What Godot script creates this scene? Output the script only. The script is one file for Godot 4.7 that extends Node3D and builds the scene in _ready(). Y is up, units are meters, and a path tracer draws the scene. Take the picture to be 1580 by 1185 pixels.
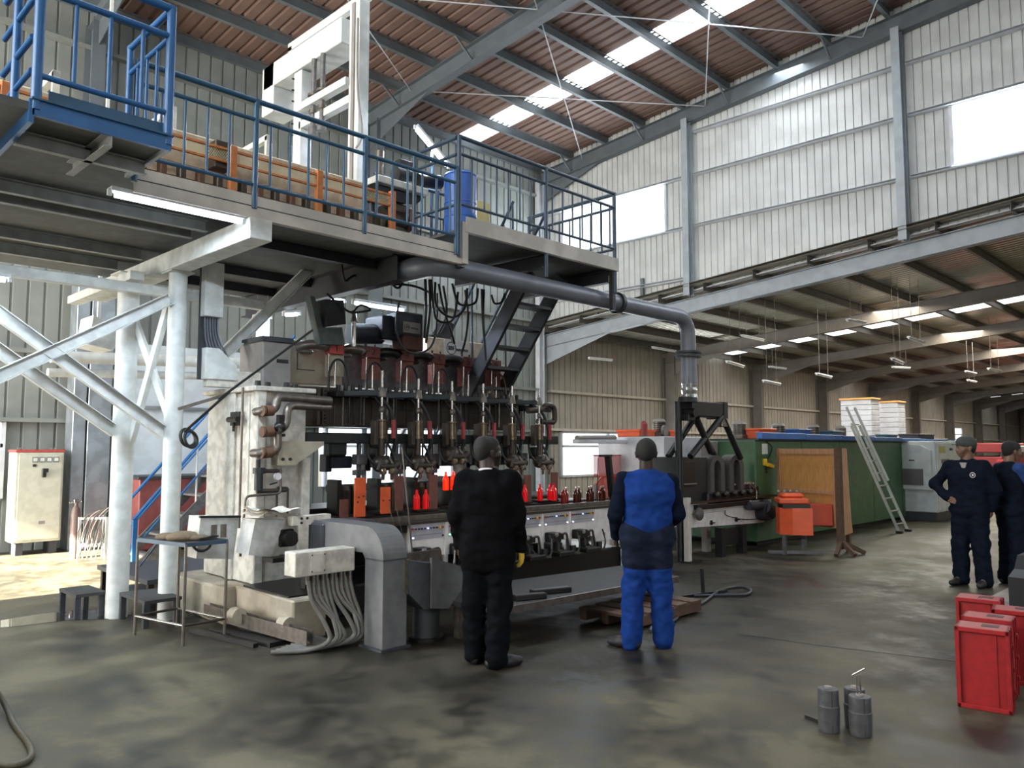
extends Node3D

# ---------------------------------------------------------------- geometry gatherer
class G:
	var v := PackedVector3Array()
	var n := PackedVector3Array()
	var uv := PackedVector2Array()
	func tri(a: Vector3, b: Vector3, c: Vector3) -> void:   # counter-clockwise seen from outside
		var m := (b - a).cross(c - a).normalized()
		v.append_array([a, c, b]); n.append_array([m, m, m])
	func quad(a: Vector3, b: Vector3, c: Vector3, d: Vector3) -> void:
		var m := (c - a).cross(d - b).normalized()
		v.append_array([a, c, b, a, d, c]); n.append_array([m, m, m, m, m, m])
	func squad(a: Vector3, b: Vector3, c: Vector3, d: Vector3, na: Vector3, nb: Vector3, nc: Vector3, nd: Vector3) -> void:
		v.append_array([a, c, b, a, d, c]); n.append_array([na, nc, nb, na, nd, nc])
	func box(c: Vector3, s: Vector3, b := Basis(), ch := 0.0) -> G:
		var h := s * 0.5
		if ch <= 0.0:
			var p := []
			for i in 8:
				p.append(c + b * Vector3(h.x if i & 1 else -h.x, h.y if i & 2 else -h.y, h.z if i & 4 else -h.z))
			quad(p[1], p[3], p[7], p[5]); quad(p[0], p[4], p[6], p[2]); quad(p[2], p[6], p[7], p[3])
			quad(p[0], p[1], p[5], p[4]); quad(p[4], p[5], p[7], p[6]); quad(p[0], p[2], p[3], p[1])
			return self
		ch = minf(ch, minf(h.x, minf(h.y, h.z)) * 0.9)
		var hh := [h.x, h.y, h.z]
		var q := func(sg: Array, full: int) -> Vector3:
			var r := [0.0, 0.0, 0.0]
			for k in 3: r[k] = sg[k] * (hh[k] - (0.0 if k == full else ch))
			return c + b * Vector3(r[0], r[1], r[2])
		for ax in 3:
			var u := (ax + 1) % 3
			var w := (ax + 2) % 3
			for s1 in [-1.0, 1.0]:
				var cs := []
				for k in [[-1.0, -1.0], [1.0, -1.0], [1.0, 1.0], [-1.0, 1.0]]:
					var sg := [0.0, 0.0, 0.0]
					sg[ax] = s1; sg[u] = k[0]; sg[w] = k[1]
					cs.append(q.call(sg, ax))
				if s1 > 0: quad(cs[0], cs[1], cs[2], cs[3])
				else: quad(cs[0], cs[3], cs[2], cs[1])
			for s1 in [-1.0, 1.0]:      # edges parallel to ax
				for s2 in [-1.0, 1.0]:
					var e := []
					for k in [-1.0, 1.0]:
						var sg := [0.0, 0.0, 0.0]
						sg[ax] = k; sg[u] = s1; sg[w] = s2
						e.append(q.call(sg, u)); e.append(q.call(sg, w))
					if s1 * s2 > 0: quad(e[0], e[2], e[3], e[1])
					else: quad(e[0], e[1], e[3], e[2])
		for i in 8:
			var sg := [1.0 if i & 1 else -1.0, 1.0 if i & 2 else -1.0, 1.0 if i & 4 else -1.0]
			if sg[0] * sg[1] * sg[2] > 0: tri(q.call(sg, 0), q.call(sg, 1), q.call(sg, 2))
			else: tri(q.call(sg, 0), q.call(sg, 2), q.call(sg, 1))
		return self
	func bx(x0: float, x1: float, y0: float, y1: float, z0: float, z1: float, ch := 0.0) -> G:
		return box(Vector3(x0 + x1, y0 + y1, z0 + z1) * 0.5, Vector3(absf(x1 - x0), absf(y1 - y0), absf(z1 - z0)), Basis(), ch)
	static func frame(d: Vector3, up := Vector3.UP) -> Basis:   # z along d
		var z := d.normalized()
		if absf(z.dot(up.normalized())) > 0.98: up = Vector3.RIGHT if absf(z.x) < 0.9 else Vector3.FORWARD
		var x := up.cross(z).normalized()
		return Basis(x, z.cross(x), z)
	func bar(a: Vector3, b: Vector3, w: float, h: float, up := Vector3.UP, ch := 0.0) -> G:
		return box((a + b) * 0.5, Vector3(w, h, a.distance_to(b)), frame(b - a, up), ch)
	func ibeam(a: Vector3, b: Vector3, w: float, h: float, t := 0.012, up := Vector3.UP) -> G:
		var f := frame(b - a, up)
		var o := f.y * (h - t) * 0.5
		bar(a + o, b + o, w, t, up); bar(a - o, b - o, w, t, up)
		return bar(a, b, t, h - 2 * t, up)
	func cbeam(a: Vector3, b: Vector3, w: float, h: float, t := 0.008, up := Vector3.UP, side := 1.0) -> G:
		var f := frame(b - a, up)
		var o := f.y * (h - t) * 0.5
		bar(a + o, b + o, w, t, up); bar(a - o, b - o, w, t, up)
		var s := f.x * (w - t) * 0.5 * side
		return bar(a + s, b + s, t, h - 2 * t, up)
	func tube(a: Vector3, b: Vector3, r: float, r2 := -1.0, seg := 12, cap := true) -> G:
		if r2 < 0: r2 = r
		var f := frame(b - a)
		var sl := (r - r2) / maxf(a.distance_to(b), 1e-5)
		for i in seg:
			var t0 := TAU * i / seg
			var t1 := TAU * (i + 1) / seg
			var d0 := f.x * cos(t0) + f.y * sin(t0)
			var d1 := f.x * cos(t1) + f.y * sin(t1)
			var n0 := (d0 + f.z * sl).normalized()
			var n1 := (d1 + f.z * sl).normalized()
			squad(a + d0 * r, a + d1 * r, b + d1 * r2, b + d0 * r2, n0, n1, n1, n0)
			if cap:
				if r > 0: tri(a, a + d1 * r, a + d0 * r)
				if r2 > 0: tri(b, b + d0 * r2, b + d1 * r2)
		return self
	func cyl(x: float, y0: float, y1: float, z: float, r: float, r2 := -1.0, seg := 14) -> G:
		return tube(Vector3(x, y0, z), Vector3(x, y1, z), r, r2, seg)
	func pipe(pts: Array, r: float, seg := 8, smooth := true, sub := 5) -> G:
		var p := []
		if smooth and pts.size() > 2:
			for i in pts.size() - 1:
				var a: Vector3 = pts[maxi(i - 1, 0)]
				var b: Vector3 = pts[i]
				var c: Vector3 = pts[i + 1]
				var d: Vector3 = pts[mini(i + 2, pts.size() - 1)]
				for k in sub: p.append(b.cubic_interpolate(c, a, d, float(k) / sub))
			p.append(pts[-1])
		else: p = pts
		var rings := []
		var f := Basis()
		for i in p.size():
			var d: Vector3 = (p[mini(i + 1, p.size() - 1)] - p[maxi(i - 1, 0)])
			if i == 0: f = frame(d)
			else:
				var z := d.normalized()
				var x := (f.x - z * f.x.dot(z))
				x = x.normalized() if x.length() > 1e-4 else frame(d).x
				f = Basis(x, z.cross(x), z)
			var ring := []
			for k in seg:
				var t := TAU * k / seg
				ring.append(f.x * cos(t) + f.y * sin(t))
			rings.append(ring)
		for i in p.size() - 1:
			for k in seg:
				var k1 := (k + 1) % seg
				var r0: Array = rings[i]
				var r1: Array = rings[i + 1]
				squad(p[i] + r0[k] * r, p[i] + r0[k1] * r, p[i + 1] + r1[k1] * r, p[i + 1] + r1[k] * r, r0[k], r0[k1], r1[k1], r1[k])
		for k in seg:
			var k1 := (k + 1) % seg
			tri(p[0], p[0] + rings[0][k1] * r, p[0] + rings[0][k] * r)
			tri(p[-1], p[-1] + rings[-1][k] * r, p[-1] + rings[-1][k1] * r)
		return self
	func elbows(pts: Array, r: float, bend: float, seg := 12) -> G:   # straight runs with rounded corners
		var o := [pts[0]]
		for i in range(1, pts.size() - 1):
			var p: Vector3 = pts[i]
			var a := (pts[i - 1] - p as Vector3).normalized()
			var b := (pts[i + 1] - p as Vector3).normalized()
			for k in 7:
				var t := k / 6.0
				o.append((p + a * bend).lerp(p, t).lerp(p.lerp(p + b * bend, t), t))
		o.append(pts[-1])
		return pipe(o, r, seg, false)
	func ring(c: Vector3, axis: Vector3, ro: float, r: float, seg := 20, sseg := 8, a0 := 0.0, a1 := TAU) -> G:
		var f := frame(axis)
		for i in seg:
			var t := [a0 + (a1 - a0) * i / seg, a0 + (a1 - a0) * (i + 1) / seg]
			for k in sseg:
				var s := [TAU * k / sseg, TAU * (k + 1) / sseg]
				var q := []
				var m := []
				for j in [[0, 0], [1, 0], [1, 1], [0, 1]]:
					var dir: Vector3 = f.x * cos(t[j[0]]) + f.y * sin(t[j[0]])
					var nn: Vector3 = dir * cos(s[j[1]]) + f.z * sin(s[j[1]])
					q.append(c + dir * ro + nn * r); m.append(nn)
				squad(q[0], q[1], q[2], q[3], m[0], m[1], m[2], m[3])
		return self
	func lathe(prof: Array, at := Vector3.ZERO, seg := 16, b := Basis()) -> G:   # prof: Vector2(r, y) going up
		for i in prof.size() - 1:
			var p: Vector2 = prof[i]
			var q: Vector2 = prof[i + 1]
			var t := q - p
			if t.length() < 1e-6: continue
			var nn := Vector2(t.y, -t.x).normalized()
			for k in seg:
				var a0 := TAU * k / seg
				var a1 := TAU * (k + 1) / seg
				var d0 := Vector3(cos(a0), 0, -sin(a0))
				var d1 := Vector3(cos(a1), 0, -sin(a1))
				var n0 := b * (d0 * nn.x + Vector3.UP * nn.y)
				var n1 := b * (d1 * nn.x + Vector3.UP * nn.y)
				squad(at + b * (d0 * p.x + Vector3.UP * p.y), at + b * (d1 * p.x + Vector3.UP * p.y), at + b * (d1 * q.x + Vector3.UP * q.y), at + b * (d0 * q.x + Vector3.UP * q.y), n0, n1, n1, n0)
		return self
	func prism(poly: Array, depth: float, b := Basis(), at := Vector3.ZERO) -> G:  # polygon in xy (counter-clockwise), extruded 0..depth along z
		var pk := PackedVector2Array(poly)
		if Geometry2D.is_polygon_clockwise(pk): pk.reverse()
		var ix := Geometry2D.triangulate_polygon(pk)
		var f := func(p: Vector2, z: float) -> Vector3: return at + b * Vector3(p.x, p.y, z)
		for i in range(0, ix.size(), 3):
			var t := [pk[ix[i]], pk[ix[i + 1]], pk[ix[i + 2]]]
			if (t[1] - t[0]).cross(t[2] - t[0]) < 0: t = [t[0], t[2], t[1]]
			tri(f.call(t[0], depth), f.call(t[1], depth), f.call(t[2], depth))
			tri(f.call(t[0], 0.0), f.call(t[2], 0.0), f.call(t[1], 0.0))
		for i in pk.size():
			var p := pk[i]
			var q := pk[(i + 1) % pk.size()]
			quad(f.call(p, 0.0), f.call(q, 0.0), f.call(q, depth), f.call(p, depth))
		return self
	func ball(c: Vector3, r: Vector3, seg := 12, rows := 8, b := Basis()) -> G:
		for i in rows:
			for k in seg:
				var q := []
				var m := []
				for j in [[0, 0], [1, 0], [1, 1], [0, 1]]:
					var a: float = TAU * (k + j[0]) / seg
					var e: float = PI * ((i + j[1]) as float / rows - 0.5)
					var d := Vector3(cos(e) * cos(a), sin(e), -cos(e) * sin(a))
					q.append(c + b * (d * r)); m.append((b * (d / r)).normalized())
				squad(q[0], q[1], q[2], q[3], m[0], m[1], m[2], m[3])
		return self
	func mesh_in(m: Mesh, x: Transform3D) -> G:
		for s in m.get_surface_count():
			var ar := m.surface_get_arrays(s)
			var vv: PackedVector3Array = ar[Mesh.ARRAY_VERTEX]
			var nn: PackedVector3Array = ar[Mesh.ARRAY_NORMAL]
			var ix: PackedInt32Array = ar[Mesh.ARRAY_INDEX] if ar[Mesh.ARRAY_INDEX] != null else PackedInt32Array(range(vv.size()))
			for i in ix:
				v.append(x * vv[i]); n.append((x.basis * nn[i]).normalized())
		return self
	func mesh(shift := Vector3.ZERO) -> ArrayMesh:
		var ar := []
		ar.resize(Mesh.ARRAY_MAX)
		if shift != Vector3.ZERO:
			for i in v.size(): v[i] -= shift
		ar[Mesh.ARRAY_VERTEX] = v
		ar[Mesh.ARRAY_NORMAL] = n
		if uv.size() == v.size():
			ar[Mesh.ARRAY_TEX_UV] = uv
			ar[Mesh.ARRAY_TEX_UV2] = uv
		var m := ArrayMesh.new()
		m.add_surface_from_arrays(Mesh.PRIMITIVE_TRIANGLES, ar)
		return m

# ---------------------------------------------------------------- naming and tagging
var used := {}
func numbered(called: String) -> String:
	if not used.has(called):
		used[called] = 0
		return called
	used[called] += 1
	return "%s_%03d" % [called, used[called]]
func tag(o: Node3D, label: String, category: String, group := "", kind := "") -> Node3D:
	if label: o.set_meta("label", label)
	if category: o.set_meta("category", category)
	if group: o.set_meta("group", group)
	if kind: o.set_meta("kind", kind)
	return o
func thing(called: String, label: String, category: String, at := Vector3.ZERO, group := "") -> Node3D:
	var o := Node3D.new()
	o.name = numbered(called)
	o.position = at
	add_child(o, true)
	return tag(o, label, category, group)
func kin(parent: Node3D, called: String) -> String:
	if not parent.has_node(NodePath(called)): return called
	var key := "_" + called
	var i: int = parent.get_meta(key, 0) + 1
	while parent.has_node(NodePath("%s_%03d" % [called, i])): i += 1
	parent.set_meta(key, i)
	return "%s_%03d" % [called, i]
func put(called: String, g: G, mat: Material, parent: Node3D = self, label := "") -> MeshInstance3D:   # g in world axes; parents are only moved, not turned
	var o := MeshInstance3D.new()
	o.name = numbered(called) if parent == self else kin(parent, called)
	var s := Vector3.ZERO
	var q: Node = parent
	while q != self and q is Node3D:
		s += q.position
		q = q.get_parent()
	o.mesh = g.mesh(s)
	o.material_override = mat
	parent.add_child(o, true)
	if label: o.set_meta("label", label)
	return o
func solo(called: String, g: G, mat: Material, at: Vector3, label: String, category: String, group := "", kind := "") -> MeshInstance3D:
	var o := MeshInstance3D.new()
	o.name = numbered(called)
	o.position = at
	o.mesh = g.mesh(at)
	o.material_override = mat
	add_child(o, true)
	tag(o, label, category, group, kind)
	return o
func inst(called: String, m: Mesh, mat: Material, parent: Node3D, x: Transform3D) -> MeshInstance3D:
	var o := MeshInstance3D.new()
	o.name = kin(parent, called)
	o.mesh = m
	o.material_override = mat
	o.transform = x
	parent.add_child(o, true)
	return o
func copy(o: Node3D, label: String, at: Vector3, turn := 0.0) -> Node3D:
	var c := o.duplicate()
	c.name = numbered(String(o.name).rstrip("0123456789").rstrip("_"))
	add_child(c, true)
	c.position = at
	c.rotation.y = turn
	if label: c.set_meta("label", label)
	return c
func V(x: float, y: float, z: float) -> Vector3: return Vector3(x, y, z)

# ---------------------------------------------------------------- materials
var tex := {}
var M := {}
func noise_tex(freq: float, lo: float, hi: float, sd: int, size := 512, oct := 5, p0 := 0.25, p1 := 0.75) -> ImageTexture:
	var f := FastNoiseLite.new()
	f.seed = sd; f.frequency = freq; f.fractal_octaves = oct; f.noise_type = FastNoiseLite.TYPE_SIMPLEX_SMOOTH
	var im := f.get_seamless_image(size, size)
	var o := Image.create(size, size, false, Image.FORMAT_RGB8)
	for y in size:
		for x in size:
			var k := lerpf(lo, hi, smoothstep(p0, p1, im.get_pixel(x, y).r))
			o.set_pixel(x, y, Color(k, k, k))
	return ImageTexture.create_from_image(o)
func mt(key: String, r: int, g: int, b: int, rough := 0.6, metal := 0.0, t := "dirt", sc := 0.8) -> StandardMaterial3D:
	var m := StandardMaterial3D.new()
	m.resource_name = key
	m.albedo_color = Color8(r, g, b)
	m.roughness = rough
	m.metallic = metal
	if t:
		m.albedo_texture = tex[t]
		m.uv1_triplanar = true
		m.uv1_world_triplanar = true
		m.uv1_scale = Vector3.ONE * sc
	M[key] = m
	return m
func glow(key: String, c: Color, e: float, base := Color.WHITE) -> StandardMaterial3D:
	var m := StandardMaterial3D.new()
	m.resource_name = key
	m.albedo_color = base
	m.emission_enabled = true
	m.emission = c
	m.emission_energy_multiplier = e
	M[key] = m
	return m
func area(at: Vector3, dir: Vector3, sx: float, sy: float, e: float, c := Color.WHITE, called := "area_light") -> void:
	var l := AreaLight3D.new()
	l.name = numbered(called)
	l.area_size = Vector2(sx, sy)
	l.area_normalize_energy = false
	l.light_color = c
	l.light_energy = e
	l.shadow_enabled = true
	l.area_range = 60.0
	l.area_attenuation = 2.0
	add_child(l, true)
	l.look_at_from_position(at, at + dir, Vector3.UP if absf(dir.normalized().y) < 0.9 else Vector3.RIGHT)
func _ready() -> void:
	var cam := Camera3D.new()
	cam.name = "camera"
	cam.position = Vector3(0, 1.7, 0)
	cam.rotation_degrees = Vector3(4.569, -45.35, 0)
	cam.fov = 2.0 * rad_to_deg(atan(592.5 / 1220.0))
	cam.near = 0.05
	cam.far = 300.0
	add_child(cam)
	cam.make_current()
	var we := WorldEnvironment.new()
	we.name = "world_environment"
	var e := Environment.new()
	e.background_mode = Environment.BG_SKY
	var sky := Sky.new()
	var sm := ProceduralSkyMaterial.new()
	sm.sky_top_color = Color(0.80, 0.86, 0.95)
	sm.sky_horizon_color = Color(0.97, 0.98, 1.0)
	sm.ground_horizon_color = Color(0.80, 0.80, 0.76)
	sm.ground_bottom_color = Color(0.55, 0.53, 0.48)
	sm.sky_energy_multiplier = 2.6
	sm.ground_energy_multiplier = 1.4
	sky.sky_material = sm
	e.sky = sky
	e.tonemap_mode = Environment.TONE_MAPPER_LINEAR
	e.tonemap_exposure = 1.0
	e.sdfgi_enabled = true
	e.ssao_enabled = true
	e.ssil_enabled = true
	we.environment = e
	add_child(we)
	daylight()
	var sun := DirectionalLight3D.new()
	sun.name = "sun"
	sun.sky_mode = DirectionalLight3D.SKY_MODE_LIGHT_ONLY
	sun.light_color = Color(1.0, 0.96, 0.88)
	sun.light_energy = 34.0
	sun.light_angular_distance = 0.6
	sun.shadow_enabled = true
	add_child(sun)
	sun.look_at_from_position(V(-20, 8, -12.2), V(-20, 8, -12.2) + V(1.0, -0.40, -0.02), Vector3.UP)
	make_materials()
	more_materials()
	build_shell()
	machine_materials()
	build_platform()
	build_machine()
	object_materials()
	more_object_materials()
	build_front_gear()
	build_bottles()
	build_transfer()
	build_upper_gear()
	build_lights()
	build_left()
	build_right()
	build_people()

const RY := 9.72      # underside of the roof sheets of the tall hall at its back wall
const RS := 0.085
const AY := 5.05      # the same of the low annex
const AS := 0.088
const XG := 16.4      # gable wall between the halls
const ZB := -15.0

func daylight() -> void:
	# skylight strips: tall hall, then annex
	var day := Color(0.95, 0.98, 1.0)
	var warm := Color(1.0, 0.985, 0.955)
	for x in [13.3, 1.3, -7.5]:
		for s in [-1.0, 1.0]:
			area(V(x, RY + RS * 7.5 - 0.32, s * 7.5), V(0, -1, 0), 0.66, 13.6, 4.5, day, "skylight_light")
	for x in [25.68, 37.68, 49.68]:
		for s in [-1.0, 1.0]:
			area(V(x, AY + AS * 7.5 - 0.28, s * 7.5), V(0, -1, 0), 1.2, 13.6, 5.5, Color(1.0, 0.97, 0.9), "annex_skylight_light")
	# windows, the side door and an added front fill
	for w in [[-12.5, 3.4], [-2.6, 3.5], [4.5, 3.5]]:
		area(V(XG - 0.1, 7.6, w[0]), V(-1, 0, 0), w[1], 1.2, 5.0, Color(0.9, 0.95, 1.0), "gable_window_light")
	area(V(19.3, 1.5, ZB + 0.14), V(0, 0, 1), 4.3, 1.2, 4.0, day, "back_window_light")
	area(V(11.2, 1.5, ZB + 0.14), V(0, 0, 1), 3.6, 1.2, 4.0, day, "back_window_light")
	area(V(-5.9, 2.2, -12.4), V(1, 0, 0), 4.2, 4.2, 8.0, warm, "side_door_light")
	area(V(-5.85, 6.6, -7.0), V(1, 0, 0), 11.0, 3.0, 4.2, warm, "high_window_light")
	area(V(-1.0, 2.4, 14.8), V(0, 0, -1), 6.0, 4.6, 1.2, warm, "front_door_light")  # added fill from behind the camera, set in an unseen front opening
func make_materials() -> void:
	tex["dirt"] = noise_tex(0.010, 0.90, 1.0, 3, 512, 6, 0.2, 0.8)
	tex["soft"] = noise_tex(0.008, 0.94, 1.0, 5)
	tex["grime"] = noise_tex(0.006, 0.88, 1.0, 8, 512, 6, 0.2, 0.75)
	tex["grime2"] = noise_tex(0.010, 0.86, 1.0, 9, 512, 6, 0.2, 0.75)
	mt("gable", 194, 197, 197, 0.45, 0.0, "soft", 0.3)
	mt("backwall", 132, 136, 132, 0.5, 0.0, "soft", 0.3)
	mt("roof", 122, 97, 87, 0.7, 0.0, "soft", 0.4)
	mt("purlin", 104, 112, 116, 0.5, 0.0, "soft", 0.5)
	mt("colsteel", 158, 166, 174, 0.45, 0.0, "soft", 0.5)
	mt("annexwall", 176, 168, 158, 0.5, 0.0, "soft", 0.3)
	mt("annexroof", 176, 172, 160, 0.3, 0.5, "soft", 0.4)
	mt("steel", 96, 104, 110, 0.5, 0.0, "soft", 0.5)
	mt("annexgirt", 206, 198, 186, 0.5, 0.0, "soft", 0.5)
	mt("annexsteel", 116, 110, 104, 0.6, 0.0, "soft", 0.5)
	mt("girt", 206, 210, 216, 0.4, 0.0, "soft", 0.5)
	glow("daysheet", Color(0.96, 0.98, 1.0), 1.6)
	floor_material()
func floor_material() -> void:
	var f := FastNoiseLite.new()
	f.seed = 11; f.frequency = 0.005; f.fractal_octaves = 7; f.fractal_gain = 0.66
	var f2 := FastNoiseLite.new()
	f2.seed = 29; f2.frequency = 0.02; f2.fractal_octaves = 5; f2.fractal_gain = 0.7
	var S := 1024
	var a := f.get_seamless_image(S, S)
	var b := f2.get_seamless_image(S, S)
	var im := Image.create(S, S, false, Image.FORMAT_RGB8)
	var ro := Image.create(S, S, false, Image.FORMAT_RGB8)
	for y in S:
		for x in S:
			var p := a.get_pixel(x, y).r
			var q := b.get_pixel(x, y).r
			var k := 0.52 + 0.75 * (p - 0.5) + 0.5 * (q - 0.5)
			var c := Color(0.275, 0.26, 0.215).lerp(Color(0.385, 0.362, 0.30), smoothstep(0.35, 0.7, k))
			c = c.lerp(Color(0.18, 0.172, 0.155), smoothstep(0.42, 0.22, k) * 0.8)
			im.set_pixel(x, y, c)
			var r := lerpf(0.42, 0.7, smoothstep(0.25, 0.7, p * 0.6 + q * 0.4))
			ro.set_pixel(x, y, Color(r, r, r))
	var m := StandardMaterial3D.new()
	m.resource_name = "concrete"
	m.metallic_specular = 0.35
	m.albedo_texture = ImageTexture.create_from_image(im)
	m.roughness = 1.0
	m.roughness_texture = ImageTexture.create_from_image(ro)
	m.uv1_triplanar = true
	m.uv1_world_triplanar = true
	m.uv1_scale = Vector3(0.14, 0.14, 0.14)
	# oily soiling, wheel marks and painted-in shade around the machine, over the whole slab: x -14..76, z -15.2..15.2
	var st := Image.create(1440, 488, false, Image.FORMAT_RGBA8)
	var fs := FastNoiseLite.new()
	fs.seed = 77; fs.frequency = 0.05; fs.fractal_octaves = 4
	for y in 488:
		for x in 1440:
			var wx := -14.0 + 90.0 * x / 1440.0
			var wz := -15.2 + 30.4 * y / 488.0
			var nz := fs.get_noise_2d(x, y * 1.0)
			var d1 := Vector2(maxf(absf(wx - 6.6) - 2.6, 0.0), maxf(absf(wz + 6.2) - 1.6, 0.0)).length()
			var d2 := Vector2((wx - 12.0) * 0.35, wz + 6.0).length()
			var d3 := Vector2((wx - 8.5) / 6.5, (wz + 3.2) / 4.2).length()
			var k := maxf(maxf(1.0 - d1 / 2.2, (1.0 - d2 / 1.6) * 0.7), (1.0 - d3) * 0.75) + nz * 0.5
			var oil_shade := smoothstep(0.02, 0.85, k) * 0.74
			st.set_pixel(x, y, Color(0.32, 0.31, 0.30, oil_shade))
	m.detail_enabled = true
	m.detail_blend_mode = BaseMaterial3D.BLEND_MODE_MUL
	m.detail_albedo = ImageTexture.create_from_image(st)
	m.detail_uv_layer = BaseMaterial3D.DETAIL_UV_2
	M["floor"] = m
func more_materials() -> void:
	mt("paint", 205, 207, 202, 0.5, 0.0, "dirt", 0.9)
	mt("cream", 200, 194, 184, 0.55, 0.0, "grime", 0.5)
	mt("blue", 38, 96, 152, 0.4, 0.0, "soft", 0.9)
	mt("railblue", 44, 88, 120, 0.4, 0.0, "soft", 0.9)
	mt("railgrey", 58, 76, 94, 0.4, 0.2, "soft", 0.9)
	mt("deckplate", 92, 94, 91, 0.7, 0.2, "dirt", 0.9)
	mt("joist", 146, 148, 146, 0.6, 0.0, "dirt", 0.9)
	mt("darksteel", 52, 52, 56, 0.55, 0.2, "dirt", 0.9)
	mt("pipegrey", 120, 124, 134, 0.4, 0.1, "soft", 0.9)
	mt("darkgrey", 62, 64, 70, 0.5, 0.2, "dirt", 0.9)
	mt("foil", 190, 190, 188, 0.28, 0.8, "soft", 1.5)
	mt("cablegrey", 84, 86, 92, 0.5, 0.0, "", 1)
func machine_materials() -> void:
	mt("machcream", 204, 198, 186, 0.5, 0.0, "grime2", 1.3)
	mt("oilcream", 168, 158, 140, 0.5, 0.0, "grime", 0.9)
	mt("oildark", 34, 32, 31, 0.42, 0.3, "dirt", 2.0)
	mt("oilbrown", 66, 56, 48, 0.45, 0.3, "dirt", 2.0)
	mt("oilsteel", 118, 110, 102, 0.36, 0.6, "grime2", 2.0)
	mt("oilmetal", 72, 64, 56, 0.38, 0.55, "grime2", 3.0)
	mt("greenblack", 36, 40, 40, 0.5, 0.1, "dirt", 2.0)
	mt("greensteel", 84, 92, 88, 0.55, 0.1, "dirt", 2.0)
	mt("greysteel", 108, 106, 106, 0.45, 0.3, "grime2", 2.0)
	mt("navysteel", 36, 40, 52, 0.45, 0.1, "dirt", 2.0)
	mt("black", 20, 20, 21, 0.5, 0.0, "", 1)
	mt("whiteplate", 206, 204, 202, 0.5, 0.0, "soft", 1.0)
	mt("greyplate", 132, 126, 122, 0.5, 0.0, "soft", 1.0)
	mt("print", 30, 30, 34, 0.6, 0.0, "", 1)
	mt("dimprint", 92, 88, 90, 0.6, 0.0, "", 1)
	mt("tan", 206, 190, 164, 0.55, 0.0, "grime2", 1.0)
	mt("rust", 104, 74, 56, 0.7, 0.1, "dirt", 3.0)
	mt("rustbrown", 96, 62, 50, 0.65, 0.1, "dirt", 3.0)
	mt("chrome", 190, 184, 178, 0.22, 0.9, "", 1)
	mt("bronze", 120, 104, 84, 0.33, 0.7, "grime2", 3.0)
	mt("plate_red", 176, 70, 62, 0.55, 0.0, "dirt", 2.0)
	mt("plate_brown", 122, 66, 58, 0.6, 0.0, "grime2", 2.0)
	mt("barred", 150, 54, 58, 0.5, 0.0, "soft", 1.0)
	mt("orange", 222, 92, 44, 0.5, 0.0, "soft", 1.2)
	mt("guardbrown", 112, 66, 56, 0.6, 0.0, "dirt", 2.0)
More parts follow.
